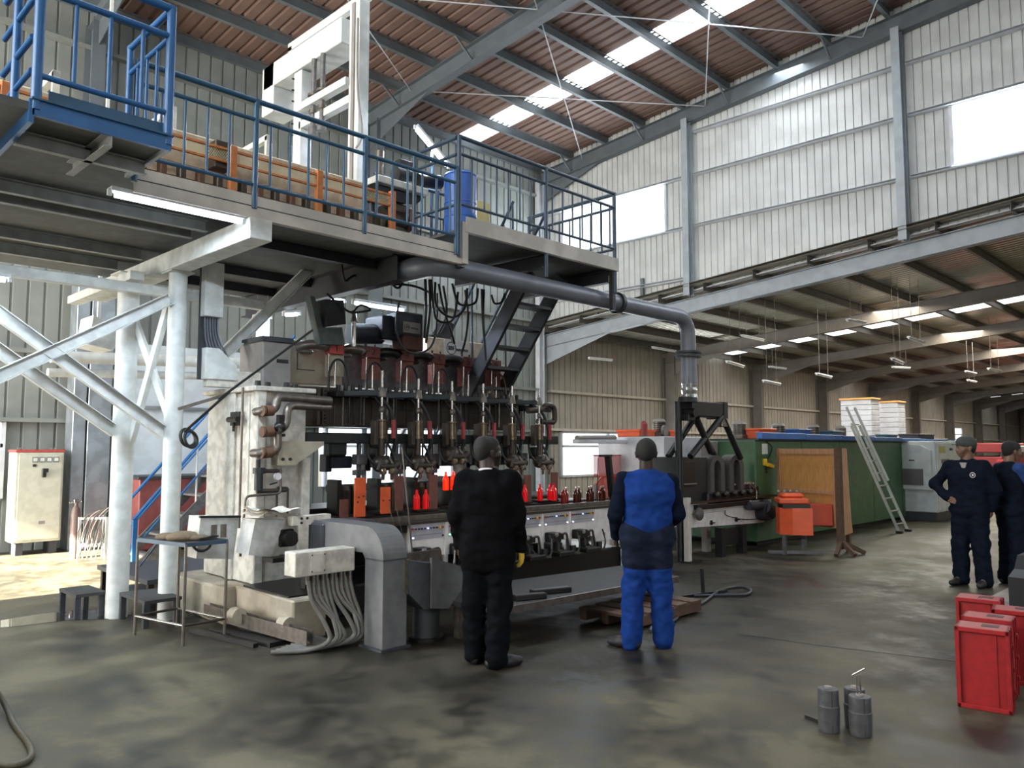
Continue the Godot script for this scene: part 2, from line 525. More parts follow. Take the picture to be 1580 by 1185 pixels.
func object_materials() -> void:
	mt("machwhite", 214, 209, 204, 0.5, 0.0, "soft", 1.2)
	mt("buttonplate", 168, 166, 172, 0.4, 0.1, "soft", 1.2)
	mt("yellow", 226, 188, 40, 0.5, 0.0, "soft", 1.0)
	mt("bluebutton", 48, 64, 170, 0.4, 0.0, "", 1.0)
	glow("pilot_white", Color(0.9, 0.95, 1.0), 1.0)
	glow("pilot_green", Color(0.35, 1.0, 0.75), 1.0)
	mt("zinc", 200, 200, 195, 0.42, 0.2, "dirt", 1.5)
	mt("cloth", 214, 208, 194, 0.9, 0.0, "dirt", 3.0)
	mt("hosegrey", 112, 110, 104, 0.5, 0.1, "dirt", 2.0)
	mt("ductgrey", 106, 106, 106, 0.5, 0.05, "dirt", 1.0)
	mt("hoppergrey", 72, 74, 77, 0.5, 0.1, "dirt", 1.4)
	mt("benchsteel", 54, 54, 54, 0.7, 0.0, "dirt", 1.2)
	mt("woodbrown", 92, 70, 54, 0.75, 0.0, "dirt", 2.0)
	mt("rag", 110, 94, 74, 0.95, 0.0, "grime2", 4.0)
	mt("blacksteel", 34, 34, 36, 0.42, 0.2, "dirt", 1.2)
	mt("yokegrey", 84, 81, 79, 0.6, 0.1, "dirt", 1.4)
	mt("green", 62, 98, 66, 0.5, 0.0, "dirt", 0.7)
	mt("greendark", 44, 70, 48, 0.5, 0.0, "soft", 0.7)
	mt("bluerail", 52, 104, 176, 0.45, 0.0, "soft", 0.7)
	mt("bluegreen", 48, 92, 116, 0.5, 0.0, "soft", 0.7)
	mt("hoodwhite", 206, 208, 214, 0.35, 0.1, "soft", 0.7)
	mt("cratewhite", 208, 210, 218, 0.5, 0.0, "soft", 0.7)
	mt("lidorange", 232, 172, 96, 0.5, 0.0, "soft", 0.7)
	mt("alu", 184, 186, 178, 0.32, 0.6, "soft", 0.7)
	mt("cabinet", 186, 194, 196, 0.45, 0.0, "soft", 0.7)
	mt("olive", 160, 158, 84, 0.5, 0.0, "", 0.7)
	mt("loaderorange", 226, 92, 46, 0.42, 0.0, "soft", 0.8)
	mt("loaderorange2", 196, 72, 42, 0.42, 0.0, "soft", 0.8)
	wood("ply", Color8(204, 152, 92), Color8(182, 130, 74))
	wood("woodpale", Color8(198, 152, 114), Color8(172, 128, 94))
	for q in [["hot", Color(1.0, 0.16, 0.03), 1.0, Color8(150, 40, 20)], ["warm", Color(0.9, 0.04, 0.06), 0.42, Color8(130, 20, 24)], ["cooling", Color(0.6, 0.05, 0.02), 0.08, Color8(110, 30, 20)]]:
		var m := glow(q[0], q[1], q[2], q[3])
		m.roughness = 0.12
	var am := mt("amber", 70, 26, 14, 0.08, 0.0, "", 1)
	am.backlight_enabled = true; am.backlight = Color(0.36, 0.12, 0.04)
	var ad := mt("amberdark", 44, 20, 16, 0.08, 0.0, "", 1)
	ad.backlight_enabled = true; ad.backlight = Color(0.2, 0.06, 0.03)
	mt("glassclear", 186, 150, 140, 0.06, 0.0, "", 1)
	var ac := StandardMaterial3D.new()
	ac.albedo_color = Color(0.85, 0.25, 0.22, 0.5)
	ac.transparency = BaseMaterial3D.TRANSPARENCY_ALPHA
	ac.roughness = 0.3
	M["acrylic"] = ac
	mt("acrylicedge", 206, 96, 84, 0.3, 0.0, "", 1)
func wood(key: String, a: Color, b: Color) -> void:
	var f := FastNoiseLite.new()
	f.seed = 40; f.frequency = 0.02; f.fractal_octaves = 4
	var im := f.get_seamless_image(256, 256)
	var o := Image.create(256, 256, false, Image.FORMAT_RGB8)
	for y in 256:
		for x in 256:
			var k := im.get_pixel((x * 6 + int(20 * im.get_pixel(x, y).r)) % 256, y / 2).r
			o.set_pixel(x, y, a.lerp(b, smoothstep(0.3, 0.7, k)))
	var m := StandardMaterial3D.new()
	m.resource_name = key
	m.albedo_texture = ImageTexture.create_from_image(o)
	m.roughness = 0.6
	m.uv1_triplanar = true; m.uv1_world_triplanar = true
	m.uv1_scale = Vector3.ONE * 0.9
	M[key] = m
func more_object_materials() -> void:
	mt("meshorange", 200, 124, 70, 0.55, 0.0, "dirt", 1.5)
	mt("meshwire", 214, 204, 168, 0.6, 0.2, "", 1)
	mt("portal", 206, 210, 208, 0.45, 0.0, "grime", 0.6)
	mt("drumblue", 56, 96, 176, 0.35, 0.0, "soft", 1)
	mt("paleyellow", 214, 196, 128, 0.6, 0.0, "soft", 1)
	mt("lampwhite", 216, 218, 220, 0.4, 0.0, "", 1)
	mt("tubeoff", 226, 228, 230, 0.3, 0.0, "", 1)
	glow("tubeglow", Color(0.9, 0.95, 1.0), 12.0)
	mt("cabinetbeige", 190, 190, 174, 0.5, 0.0, "soft", 1)
	mt("meterframe", 70, 92, 96, 0.5, 0.0, "", 1)
	mt("galv", 150, 158, 164, 0.38, 0.4, "grime", 0.8)
	mt("bottlebrown", 112, 92, 86, 0.5, 0.0, "dirt", 2)
	mt("hosepink", 190, 164, 154, 0.6, 0.0, "", 1)
	mt("tankred", 128, 66, 64, 0.55, 0.0, "dirt", 0.9)
	mt("paleblue", 196, 206, 214, 0.5, 0.0, "soft", 0.5)  # pale tone of the daylit wall put into the colour
	mt("water", 40, 40, 38, 0.03, 0.0, "", 1)
	mt("teal", 38, 76, 86, 0.45, 0.0, "dirt", 1.5)
	mt("hoseolive", 86, 80, 64, 0.6, 0.0, "dirt", 3)
	mt("cratered", 150, 26, 30, 0.45, 0.0, "dirt", 2.0)
	mt("cratedark", 60, 14, 16, 0.6, 0.0, "", 1)
	mt("graphite", 78, 78, 80, 0.5, 0.2, "grime2", 3)
# corrugated sheet: runs along local y from 0 to h, across local x from 0 to w, faces +z; grooves go back
func sheet_mesh(w: float, h: float, ribs: int, rw: float, depth: float, thick := 0.03) -> ArrayMesh:
	var g := G.new()
	var pts := [Vector2(0, 0)]
	var p := w / ribs
	for i in ribs:
		var x := p * (i + 0.5)
		pts.append(Vector2(x - rw * 0.5, 0)); pts.append(Vector2(x - rw * 0.22, -depth)); pts.append(Vector2(x + rw * 0.22, -depth)); pts.append(Vector2(x + rw * 0.5, 0))
	pts.append(Vector2(w, 0))
	for i in pts.size() - 1:
		var a: Vector2 = pts[i]
		var b: Vector2 = pts[i + 1]
		g.quad(V(a.x, 0, a.y), V(b.x, 0, b.y), V(b.x, h, b.y), V(a.x, h, a.y))
	var t := -depth - thick
	g.quad(V(w, 0, t), V(0, 0, t), V(0, h, t), V(w, h, t))
	return g.mesh()

func wall_run(parent: Node3D, mat: Material, at: Vector3, along: Vector3, facing: Vector3, length: float, y0: float, y1: float, w: float, ribs: int, rw: float, dep: float) -> void:
	var n := int(ceil(length / w - 1e-3))
	var m := sheet_mesh(w, y1 - y0, ribs, rw, dep)
	for i in n:
		inst("sheet", m, mat, parent, Transform3D(Basis(along, Vector3.UP, facing), at + along * (w * i) + V(0, y0, 0) - parent.position))

func structure(called: String, at := Vector3.ZERO) -> Node3D:
	var o := Node3D.new()
	o.name = called
	o.position = at
	add_child(o, true)
	o.set_meta("kind", "structure")
	return o

func build_shell() -> void:
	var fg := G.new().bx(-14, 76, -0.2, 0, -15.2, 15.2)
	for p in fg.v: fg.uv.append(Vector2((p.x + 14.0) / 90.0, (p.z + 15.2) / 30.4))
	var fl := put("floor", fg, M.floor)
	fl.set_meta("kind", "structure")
	# ---- roof of the tall hall
	var ce := structure("ceiling")
	var slope := atan(RS)
	for side in [-1.0, 1.0]:
		var len := 15.2 / cos(slope)
		var m := sheet_mesh(1.0, len, 4, 0.09, 0.04)
		var sky_x := [13.0, 1.0, -8.0]
		for i in 31:
			var x0 := -14.0 + i * 1.0
			if x0 > 16.1: continue
			var lit: bool = x0 in sky_x
			var dir := V(0, sin(slope), -side * cos(slope))
			var org := V(x0, RY - RS * 0.2, side * 15.2)
			var along := V(1, 0, 0) if side < 0 else V(-1, 0, 0)
			if side > 0: org.x += 1.0
			var bs := Basis(along, dir, along.cross(dir))
			if lit:
				inst("skylight_panel", skylight_mesh(0.7, len), M.daysheet, ce, Transform3D(bs, org + along * 0.15))
				continue
			inst("roof_sheet", m, M.roof, ce, Transform3D(bs, org))
	# filler strips beside the narrower skylight panels
	for x0 in [13.0, 1.0, -8.0]:
		for dx in [[0.0, 0.15], [0.85, 1.0]]:
			var g := G.new()
			for s in [-1.0, 1.0]:
				g.bar(V(x0 + (dx[0] + dx[1]) * 0.5, RY + 0.02, s * 15.2), V(x0 + (dx[0] + dx[1]) * 0.5, RY + RS * 15.2 + 0.02, 0), dx[1] - dx[0], 0.03)
			put("roof_flashing", g, M.roof, ce)
	# purlins (run along x), rafters (run along z)
	for side in [-1.0, 1.0]:
		var z := -14.95
		while z < 0.0:
			var y := RY + RS * (z + 15.0) - 0.11
			put("roof_purlin", G.new().cbeam(V(-14, y, z * -side), V(XG, y, z * -side), 0.09, 0.24, 0.008), M.purlin, ce)
			z += 1.2
		for x in [XG - 0.12, 10.4, 4.4, -1.6, -7.6, -13.6]:
			var g := G.new()
			var a := V(x, RY - 0.2 - 0.21, side * 14.9)
			var b := V(x, RY - 0.2 + RS * 15 - 0.2, 0)
			g.ibeam(a, b, 0.2, 0.38, 0.012)
			# haunch at the eave
			g.prism([Vector2(0, 0), Vector2(2.2, 0.2), Vector2(0, -0.55)], 0.014, Basis(V(0, 0, -side), Vector3.UP, V(0, 0, -side).cross(Vector3.UP)), a + V(0, -0.18, 0))
			put("roof_rafter", g, M.steel, ce)
	# fly braces from purlins down to the rafters seen in view
	var gb := G.new()
	for x in [XG - 0.12, 10.4]:
		for k in [1, 3, 5, 7]:
			var z: float = -14.95 + 1.2 * k
			var y: float = RY + RS * (z + 15.0) - 0.2
			gb.bar(V(x - 0.06, y - 0.36, z), V(x - 0.5, y - 0.02, z), 0.04, 0.04)
	put("fly_brace", gb, M.steel, ce)
	var rods := G.new()
	for q in [[4.4, 10.4], [10.4, 16.3]]:
		for zz in [[-13.4, -9.6], [-9.6, -5.9], [-5.9, -2.2]]:
			var ya: float = RY + RS * (zz[0] + 15) - 0.34
			var yb: float = RY + RS * (zz[1] + 15) - 0.34
			rods.tube(V(q[0], ya, zz[0]), V(q[1], yb, zz[1]), 0.012, -1, 6); rods.tube(V(q[1], ya, zz[0]), V(q[0], yb, zz[1]), 0.012, -1, 6)
	put("brace_rod", rods, M.girt, ce)
	# ---- gable wall between the halls (only above the annex roof)
	var gw := structure("wall_gable", V(XG, 0, 0))
	var wz := [[-14.2, -10.8], [-4.35, -0.8], [2.8, 6.3]]
	var sw := 0.85
	var sm := {}
	var z := -15.1
	while z < 15.0:
		var y0 := 5.02 + AS * 0.95 * (15.0 - absf(z + sw * 0.5))
		var y1 := RY + RS * (15.0 - absf(z + sw * 0.5)) + 0.1
		var cuts := [[y0, y1]]
		for w in wz:
			if z + sw * 0.5 > w[0] and z + sw * 0.5 < w[1]: cuts = [[y0, 7.0], [8.27, y1]]
		for c in cuts:
			var key := "%.2f" % (c[1] - c[0])
			if not sm.has(key): sm[key] = sheet_mesh(sw, c[1] - c[0], 5, 0.034, 0.028)
			inst("sheet", sm[key], M.gable, gw, Transform3D(Basis(V(0, 0, 1), Vector3.UP, V(-1, 0, 0)), V(0, c[0], z)))
		z += sw
	for yy in [7.0, 8.25, 9.31]:
		for s in [[-15, -10.1], [-9.95, -5.3], [-5.1, -0.3], [-0.1, 4.7], [4.9, 9.6], [9.8, 15]]:
			if yy == 9.31 and (s[0] < -13 or s[0] > 9): continue
			var cut: bool = yy < 9 and false
			put("girt", G.new().cbeam(V(XG - 0.08, yy, s[0]), V(XG - 0.08, yy, s[1]), 0.13, 0.055, 0.006), M.girt, gw)
	put("girt", G.new().cbeam(V(XG - 0.09, 5.74, -15), V(XG - 0.09, 5.74, -10.1), 0.16, 0.07, 0.006), M.girt, gw)
	for zc in [-14.85, -10.05, -5.2, -0.2, 4.8, 9.7, 14.85]:
		var top := RY + RS * (15 - absf(zc)) - 0.55
		var bot := 4.85 + AS * (15 - absf(zc)) if absf(zc) < 14 else 0.0
		put("wall_column", G.new().ibeam(V(XG - 0.26, bot, zc), V(XG - 0.26, top, zc), 0.16, 0.2, 0.012, V(1, 0, 0)), M.colsteel if absf(zc) < 14 else M.girt, gw)
	var fb := G.new()
	for s in [-1.0, 1.0]:
		fb.bar(V(XG - 0.05, 5.0, s * 15), V(XG - 0.05, 5.0 + AS * 0.95 * 15, 0), 0.2, 0.02)
	put("drip_flashing", fb, M.girt, gw)
	put("window_stanchion", G.new().bx(XG - 0.1, XG - 0.02, 5.35, 5.95, -11.55, -11.47).bx(XG - 0.1, XG - 0.02, 5.2, 5.8, -13.0, -12.92), M.steel, gw)
	var k := 0
	for w in wz:
		k += 1
		var wn := structure("window_%d" % k, V(XG, 7.0, w[0]))
		var g := G.new()
		for zz in [w[0], w[1]]: g.bx(XG - 0.06, XG + 0.06, 7.0, 8.27, zz - 0.03, zz + 0.03)
		for yy in [7.02, 8.25]: g.bx(XG - 0.06, XG + 0.06, yy - 0.03, yy + 0.03, w[0], w[1])
		put("window_frame", g, M.girt, wn)
		put("window_pane", G.new().bx(XG - 0.01, XG + 0.01, 7.0, 8.27, w[0], w[1]), M.daysheet, wn)
	# ---- long back wall of both halls
	var bw := structure("wall_back", V(0, 0, ZB))
	var wins := [[1.4, 3.35, 0.87, 2.13], [9.4, 13.0, 0.85, 2.13], [17.15, 21.5, 0.87, 2.13], [52.5, 55.6, 1.6, 2.9]]
	z = -14.0
	sm = {}
	while z < 75.9:
		var w := 0.75
		var top := RY + 0.1 if z < XG - 0.3 else AY + 0.1
		var cuts := [[0.0, top]]
		for q in wins:
			if z + w * 0.5 > q[0] and z + w * 0.5 < q[1]: cuts = [[0.0, q[2]], [q[3], top]]
		for c in cuts:
			var key := "%.2f" % (c[1] - c[0])
			if not sm.has(key): sm[key] = sheet_mesh(w, c[1] - c[0], 3, 0.05, 0.03)
			inst("sheet", sm[key], M.backwall if z < XG - 0.3 else M.annexwall, bw, Transform3D(Basis(V(1, 0, 0), Vector3.UP, V(0, 0, 1)), V(z, c[0], 0)))
		z += w
	for q in [[-14.0, 16.2, [2.15, 3.3, 5.2, 7.0, 8.8]], [16.6, 76.0, [2.2, 3.28]]]:
		for yy in q[2]:
			put("girt", G.new().bx(q[0], q[1], yy - 0.035, yy + 0.035, ZB, ZB + 0.14), M.backwall if q[0] < 0 else M.annexgirt, bw)
	for i in 14:
		var x := XG + 6.0 * i - 18.0
		var hi := 9.2 if x < XG + 0.1 else 4.7
		if absf(x - XG) < 0.1: continue
		put("wall_column", G.new().ibeam(V(x, 0, ZB + 0.3), V(x, hi, ZB + 0.3), 0.22, 0.42, 0.014, V(0, 0, 1)), M.annexsteel if x > XG else M.steel, bw)
	for q in wins:
		k += 1
		var wn := structure("window_%d" % k, V(q[0], q[2], ZB))
		var g := G.new()
		for xx in [q[0], (q[0] + q[1]) * 0.5, q[1]]: g.bx(xx - 0.035, xx + 0.035, q[2], q[3], ZB - 0.05, ZB + 0.07)
		for yy in [q[2], q[2] + (q[3] - q[2]) * 0.68, q[3]]: g.bx(q[0], q[1], yy - 0.03, yy + 0.03, ZB - 0.05, ZB + 0.07)
		put("window_frame", g, M.girt, wn)
		put("window_pane", G.new().bx(q[0], q[1], q[2], q[3], ZB - 0.02, ZB), M.daysheet, wn)
	# ---- annex roof
	var ca := structure("ceiling_annex")
	slope = atan(AS)
	for side in [-1.0, 1.0]:
		var len := 15.2 / cos(slope)
		var m := sheet_mesh(1.0, len, 5, 0.1, 0.035)
		for i in 60:
			var x0 := XG - 0.4 + i * 1.0
			var lit: bool = i in [9, 10, 21, 22, 33, 34, 45, 46]
			var dir := V(0, sin(slope), -side * cos(slope))
			var org := V(x0, AY - AS * 0.2, side * 15.2)
			var along := V(1, 0, 0) if side < 0 else V(-1, 0, 0)
			if side > 0: org.x += 1.0
			var bs := Basis(along, dir, along.cross(dir))
			var second: bool = i in [10, 22, 34, 46]
			if lit and not second: inst("skylight_panel", skylight_mesh(1.35, len), M.daysheet, ca, Transform3D(bs, org if side < 0 else org + V(0.35, 0, 0)))
			elif second: inst("roof_sheet", skylight_mesh(0.65, len), M.annexroof, ca, Transform3D(bs, org + V(0.35, 0, 0) if side < 0 else org))
			else: inst("roof_sheet", m, M.annexroof, ca, Transform3D(bs, org))
		z = -14.6
		while z < 0.0:
			var y := AY + AS * (z + 15.0) - 0.1
			put("roof_purlin", G.new().cbeam(V(XG - 0.3, y, z * -side), V(76, y, z * -side), 0.07, 0.2, 0.006), M.annexsteel, ca)
			z += 1.25
		for i in 10:
			var x := XG + 6.0 * i
			var g := G.new()
			var a := V(x, AY - 0.2 - 0.19, side * 14.9)
			var b := V(x, AY - 0.2 + AS * 15 - 0.17, 0)
			g.ibeam(a, b, 0.2, 0.34, 0.012)
			g.prism([Vector2(0, 0), Vector2(2.4, 0.21), Vector2(0, -0.5)], 0.014, Basis(V(0, 0, -side), Vector3.UP, V(0, 0, -side).cross(Vector3.UP)), a + V(0, -0.16, 0))
			put("roof_rafter", g, M.colsteel if i == 0 else M.annexsteel, ca)
	# ---- walls outside the view that close the rooms
	put("wall_front", G.new().bx(-14, -4, 0, 9.8, 15, 15.2).bx(2, 16.4, 0, 9.8, 15, 15.2).bx(-4, 2, 4.8, 9.8, 15, 15.2).bx(16.4, 76, 0, 5.1, 15, 15.2), M.backwall).set_meta("kind", "structure")
	put("wall_left", G.new().bx(-6.2, -6, 4.4, 9.8, -15, -10.2).bx(-6.2, -6, 0, 4.4, -15, -14.6).prism([Vector2(-10.2, 0), Vector2(15, 0), Vector2(15, 9.8), Vector2(0, 11.1), Vector2(-10.2, 10.2)], 0.2, Basis(V(0, 0, 1), V(0, 1, 0), V(-1, 0, 0)), V(-6, 0, 0)), M.backwall).set_meta("kind", "structure")
	put("high_glazing", G.new().bx(-6.0, -5.97, 5.1, 8.1, -12.5, -1.5), M.daysheet, get_node("wall_left"))
	put("wall_far", G.new().prism([Vector2(-15, 0), Vector2(15, 0), Vector2(15, 5.1), Vector2(0, 6.4), Vector2(-15, 5.1)], 0.2, Basis(V(0, 0, 1), V(0, 1, 0), V(-1, 0, 0)), V(76, 0, 0)), M.backwall).set_meta("kind", "structure")

var _sk := {}
func skylight_mesh(w: float, h: float) -> ArrayMesh:
	var key := "%.2f %.2f" % [w, h]
	if not _sk.has(key): _sk[key] = sheet_mesh(w, h, 4, 0.06, 0.025)
	return _sk[key]
# a run of guard rail from a to b (points at deck height), as a part with its own pieces
func railing(parent: Node3D, a: Vector3, b: Vector3, top: float, mid: float, low: float, posts: Array, step: float, mat: Material, drop := 0.08, r := 0.024) -> void:
	var o := Node3D.new()
	o.name = kin(parent, "guard_railing")
	o.position = a - parent.position
	parent.add_child(o, true)
	var u := V(0, 1, 0)
	var d := (b - a).normalized()
	var len := a.distance_to(b)
	put("handrail", G.new().tube(a + u * top, b + u * top, r, -1, 10), mat, o)
	put("mid_rail", G.new().tube(a + u * mid, b + u * mid, r * 0.8, -1, 8), mat, o)
	if low > 0: put("bottom_rail", G.new().tube(a + u * low, b + u * low, r * 0.7, -1, 8), mat, o)
	for t in posts:
		put("post", G.new().tube(a + d * t - u * drop, a + d * t + u * (top + r * 0.6), r * 1.05, -1, 10), mat, o)
	if step > 0:
		var t := step
		while t < len - step * 0.4:
			var skip := false
			for q in posts: skip = skip or absf(q - t) < step * 0.4
			if not skip: put("baluster", G.new().tube(a + d * t + u * (low if low > 0 else 0.0), a + d * t + u * mid, r * 0.5, -1, 6), mat, o)
			t += step

func build_platform() -> void:
	var P := thing("steel_platform", "big steel platform on white round braced columns above the forming machine", "platform", V(3.3, 0, -8.3))
	var dk := 3.84
	put("deck", G.new().bx(-3, 5.62, dk - 0.03, dk, -10.4, -6.32), M.deckplate, P)
	put("edge_channel", G.new().cbeam(V(2.2, 3.725, -6.33), V(5.66, 3.725, -6.33), 0.06, 0.1, 0.008, Vector3.UP, -1.0), M.cream, P)
	put("toe_plate", G.new().bx(2.2, 5.6, 3.785, 3.875, -6.315, -6.3), M.cream, P)
	put("edge_seam", G.new().bx(2.2, 5.6, 3.774, 3.785, -6.33, -6.302), M.black, P)
	put("edge_channel", G.new().cbeam(V(5.62, 3.72, -6.3), V(5.62, 3.72, -10.4), 0.06, 0.16, 0.008), M.darksteel, P)
	put("main_beam", G.new().bx(3.15, 3.36, 3.49, 3.675, -10.4, -6.27, 0.006), M.paint, P)
	put("main_beam", G.new().bx(0.35, 0.55, 3.49, 3.81, -10.4, -6.4, 0.006), M.paint, P)
	put("main_beam", G.new().ibeam(V(5.2, 3.66, -10.4), V(5.2, 3.66, -6.9), 0.14, 0.3, 0.012), M.darksteel, P)
	for z in [-7.12, -7.45, -8.69, -9.4]: put("joist", G.new().cbeam(V(-3, 3.755, z), V(3.15, 3.755, z), 0.06, 0.11, 0.008), M.joist, P)
	for z in [-7.3, -8.7, -9.6]: put("joist", G.new().cbeam(V(3.36, 3.755, z), V(5.6, 3.755, z), 0.06, 0.11, 0.008), M.darksteel, P)
	put("column", G.new().cyl(3.29, 0, 3.49, -8.07, 0.09, -1, 24), M.paint, P)
	put("column", G.new().cyl(2.97, 0, 3.49, -8.52, 0.105, -1, 24), M.paint, P)
	put("column", G.new().cyl(0.45, 0, 3.49, -8.07, 0.09, -1, 20), M.paint, P)
	put("column", G.new().cyl(0.45, 0, 3.49, -9.6, 0.115, -1, 20), M.paint, P)
	put("column", G.new().cyl(5.2, 0, 3.5, -9.9, 0.09, -1, 20), M.paint, P)
	put("column_cap", G.new().bx(3.17, 3.41, 3.475, 3.49, -8.2, -7.94), M.paint, P)
	put("column_cap", G.new().bx(2.83, 3.11, 3.475, 3.49, -8.66, -8.38), M.paint, P)
	put("tie_beam", G.new().bx(-0.5, 4.35, 3.26, 3.36, -8.36, -8.26, 0.006), M.paint, P)
	put("cross_beam", G.new().bx(2.9, 3.04, 3.4, 3.49, -10.3, -8.3), M.paint, P)
	for q in [[V(3.2, 1.845, -8.07), V(0.87, 3.48, -8.07)], [V(3.2, 3.2, -8.02), V(0.5, 1.56, -8.02)], [V(2.88, 1.86, -8.5), V(0.57, 3.49, -8.5)]]:
		put("cross_brace", G.new().cbeam(q[0], q[1], 0.07, 0.12, 0.009, V(0, 0, 1).cross(q[1] - q[0])), M.paint, P)
	put("column_strut", G.new().bar(V(3.0, 3.1, -8.5), V(3.27, 2.0, -8.13), 0.06, 0.06), M.paint, P)
	put("column_strut", G.new().bar(V(3.22, 3.2, -8.1), V(3.02, 1.75, -8.45), 0.07, 0.05), M.paint, P)
	put("knee_brace", G.new().cbeam(V(3.8, 2.6, -8.3), V(4.95, 3.83, -8.3), 0.06, 0.13, 0.009, V(-1, 1, 0)), M.paint, P)
	var n := V(2.2, dk, -6.3)
	railing(P, n, V(5.54, dk, -6.3), 0.88, 0.71, 0.13, [0.0, 1.0, 2.14, 3.32], 0.19, M.railblue)
	# raised landing on the right
	put("landing_deck", G.new().bx(5.64, 8.34, 4.06, 4.09, -8.0, -6.3), M.deckplate, P)
	put("landing_channel", G.new().cbeam(V(5.64, 4.08, -6.3), V(8.36, 4.08, -6.3), 0.06, 0.1, 0.008, Vector3.UP, -1.0), M.cream, P)
	put("landing_toe_plate", G.new().bx(5.64, 8.36, 4.13, 4.2, -6.28, -6.27), M.cream, P)
	put("landing_channel", G.new().cbeam(V(8.34, 4.05, -6.3), V(8.34, 4.05, -8.0), 0.06, 0.12, 0.008), M.darksteel, P)
	put("landing_post", G.new().bx(5.6, 5.68, 3.68, 4.14, -6.36, -6.28), M.cream, P)
	for x in [7.0, 8.26]: put("landing_beam", G.new().ibeam(V(x, 3.95, -6.36), V(x, 3.95, -8.0), 0.1, 0.16, 0.01), M.darksteel, P)
	put("pipe_hanger", G.new().bx(8.27, 8.33, 3.5, 4.05, -6.36, -6.3), M.darksteel, P)
	var dl := 4.14
	railing(P, V(5.56, dl, -6.3), V(8.34, dl, -6.3), 0.94, 0.75, 0.19, [0.0, 1.4, 2.76], 0.19, M.railgrey, 0.4)
	railing(P, V(8.34, dl, -6.34), V(8.34, dl, -7.9), 0.94, 0.75, 0.19, [1.54], 0.19, M.railgrey)
	railing(P, V(5.56, dl, -6.34), V(5.56, dl, -7.1), 0.94, 0.75, 0.19, [0.74], 0.0, M.railgrey)
	railing(P, V(5.6, dl, -7.95), V(7.35, dl, -7.95), 0.94, 0.6, 0.19, [0.0, 1.7], 0.19, M.railgrey)
	# bright blue access landing at the left
	put("access_deck", G.new().bx(-1.5, 2.14, 3.8, 3.85, -6.3, -5.5), M.deckplate, P)
	put("access_fascia", G.new().bx(1.3, 2.16, 3.77, 3.87, -5.52, -5.49).bx(1.28, 1.31, 3.72, 3.87, -6.32, -5.49), M.blue, P)
	put("access_fascia", G.new().bx(2.13, 2.16, 3.77, 3.87, -6.3, -5.52), M.joist, P)
	put("access_joist", G.new().cbeam(V(1.3, 3.74, -5.9), V(2.14, 3.74, -5.9), 0.05, 0.1).cbeam(V(1.75, 3.74, -6.3), V(1.75, 3.74, -5.5), 0.05, 0.1), M.joist, P)
	put("access_toe_plate", G.new().bx(1.4, 2.12, 3.885, 3.975, -5.56, -5.55), M.railblue, P)
	put("fascia_lip", G.new().bx(1.29, 2.17, 3.868, 3.88, -5.53, -5.47), M.railblue, P)
	railing(P, V(1.32, 3.86, -5.51), V(2.14, 3.86, -5.51), 0.945, 0.74, 0.18, [0.0, 0.82], 0.21, M.blue, 0.05, 0.03)
	railing(P, V(2.14, 3.86, -5.56), V(2.14, 3.86, -6.32), 0.945, 0.74, 0.0, [0.74], 0.19, M.blue, 0.05, 0.024)
	railing(P, V(1.3, 3.86, -5.56), V(1.3, 3.86, -6.3), 0.97, 0.7, 0.22, [0.4], 0.0, M.blue, 0.05, 0.026)
	put("mid_rail", G.new().tube(V(1.3, 4.3, -5.56), V(1.3, 4.3, -6.3), 0.02), M.blue, P)
	# stair from the landing down behind the machine
	var S := thing("steel_stair", "dark steel stair with open treads dropping behind the machine from the right landing", "stairs", V(7.75, 0, -9.0))
	for x in [7.42, 8.08]:
		put("stringer", G.new().bar(V(x, 4.02, -7.02), V(x, 0.0, -10.1), 0.05, 0.22), M.darksteel, S)
		put("handrail", G.new().tube(V(x, 5.0, -7.3), V(x, 1.0, -10.37), 0.02), M.railgrey, S)
		for k in 4: put("rail_post", G.new().tube(V(x, 3.7 - k * 1.05, -7.3 - k * 0.805), V(x, 4.95 - k * 1.05, -7.32 - k * 0.805), 0.016), M.railgrey, S)
	for k in 15:
		var t := (k + 0.5) / 15.0
		put("tread", G.new().bx(7.44, 8.06, 4.0 - 4.0 * t - 0.02, 4.0 - 4.0 * t + 0.02, -7.0 - 3.07 * t - 0.11, -7.0 - 3.07 * t + 0.11), M.darksteel, S)
	# grey air pipe
	var g := G.new().elbows([V(5.35, 3.67, -9.8), V(5.35, 3.67, -6.5), V(10.4, 3.67, -6.5), V(10.4, 2.62, -6.5)], 0.115, 0.32, 18)
	var A := thing("air_pipe", "long grey air pipe running under the platform and bending down to the black frame", "pipe", V(10.4, 2.5, -6.5))
	put("pipe", g, M.pipegrey, A)
	put("flange", G.new().cyl(10.4, 3.06, 3.09, -6.5, 0.2, -1, 18), M.darkgrey, A)
	put("flange", G.new().cyl(10.4, 3.12, 3.15, -6.5, 0.2, -1, 18), M.darkgrey, A)
	put("flange", G.new().tube(V(8.6, 3.67, -6.5), V(8.66, 3.67, -6.5), 0.15, -1, 16), M.darkgrey, A)
	put("foil_sleeve", G.new().lathe([Vector2(0.1, 2.42), Vector2(0.13, 2.45), Vector2(0.11, 2.5), Vector2(0.125, 2.56), Vector2(0.11, 2.6), Vector2(0.12, 2.66)], V(10.4, 0, -6.5), 16), M.foil, A)
	# square cable trunk beside the front column
	var C := thing("cable_duct", "square white cable duct with open bundle of grey cables beside the front column", "cable duct", V(3.6, 2.4, -7.95))
	put("trunk_cover", G.new().bx(3.5, 3.7, 3.05, 3.62, -8.0, -7.9, 0.004), M.paint, C)
	put("trunk_back", G.new().bx(3.5, 3.7, 2.4, 3.62, -8.04, -8.01), M.darkgrey, C)
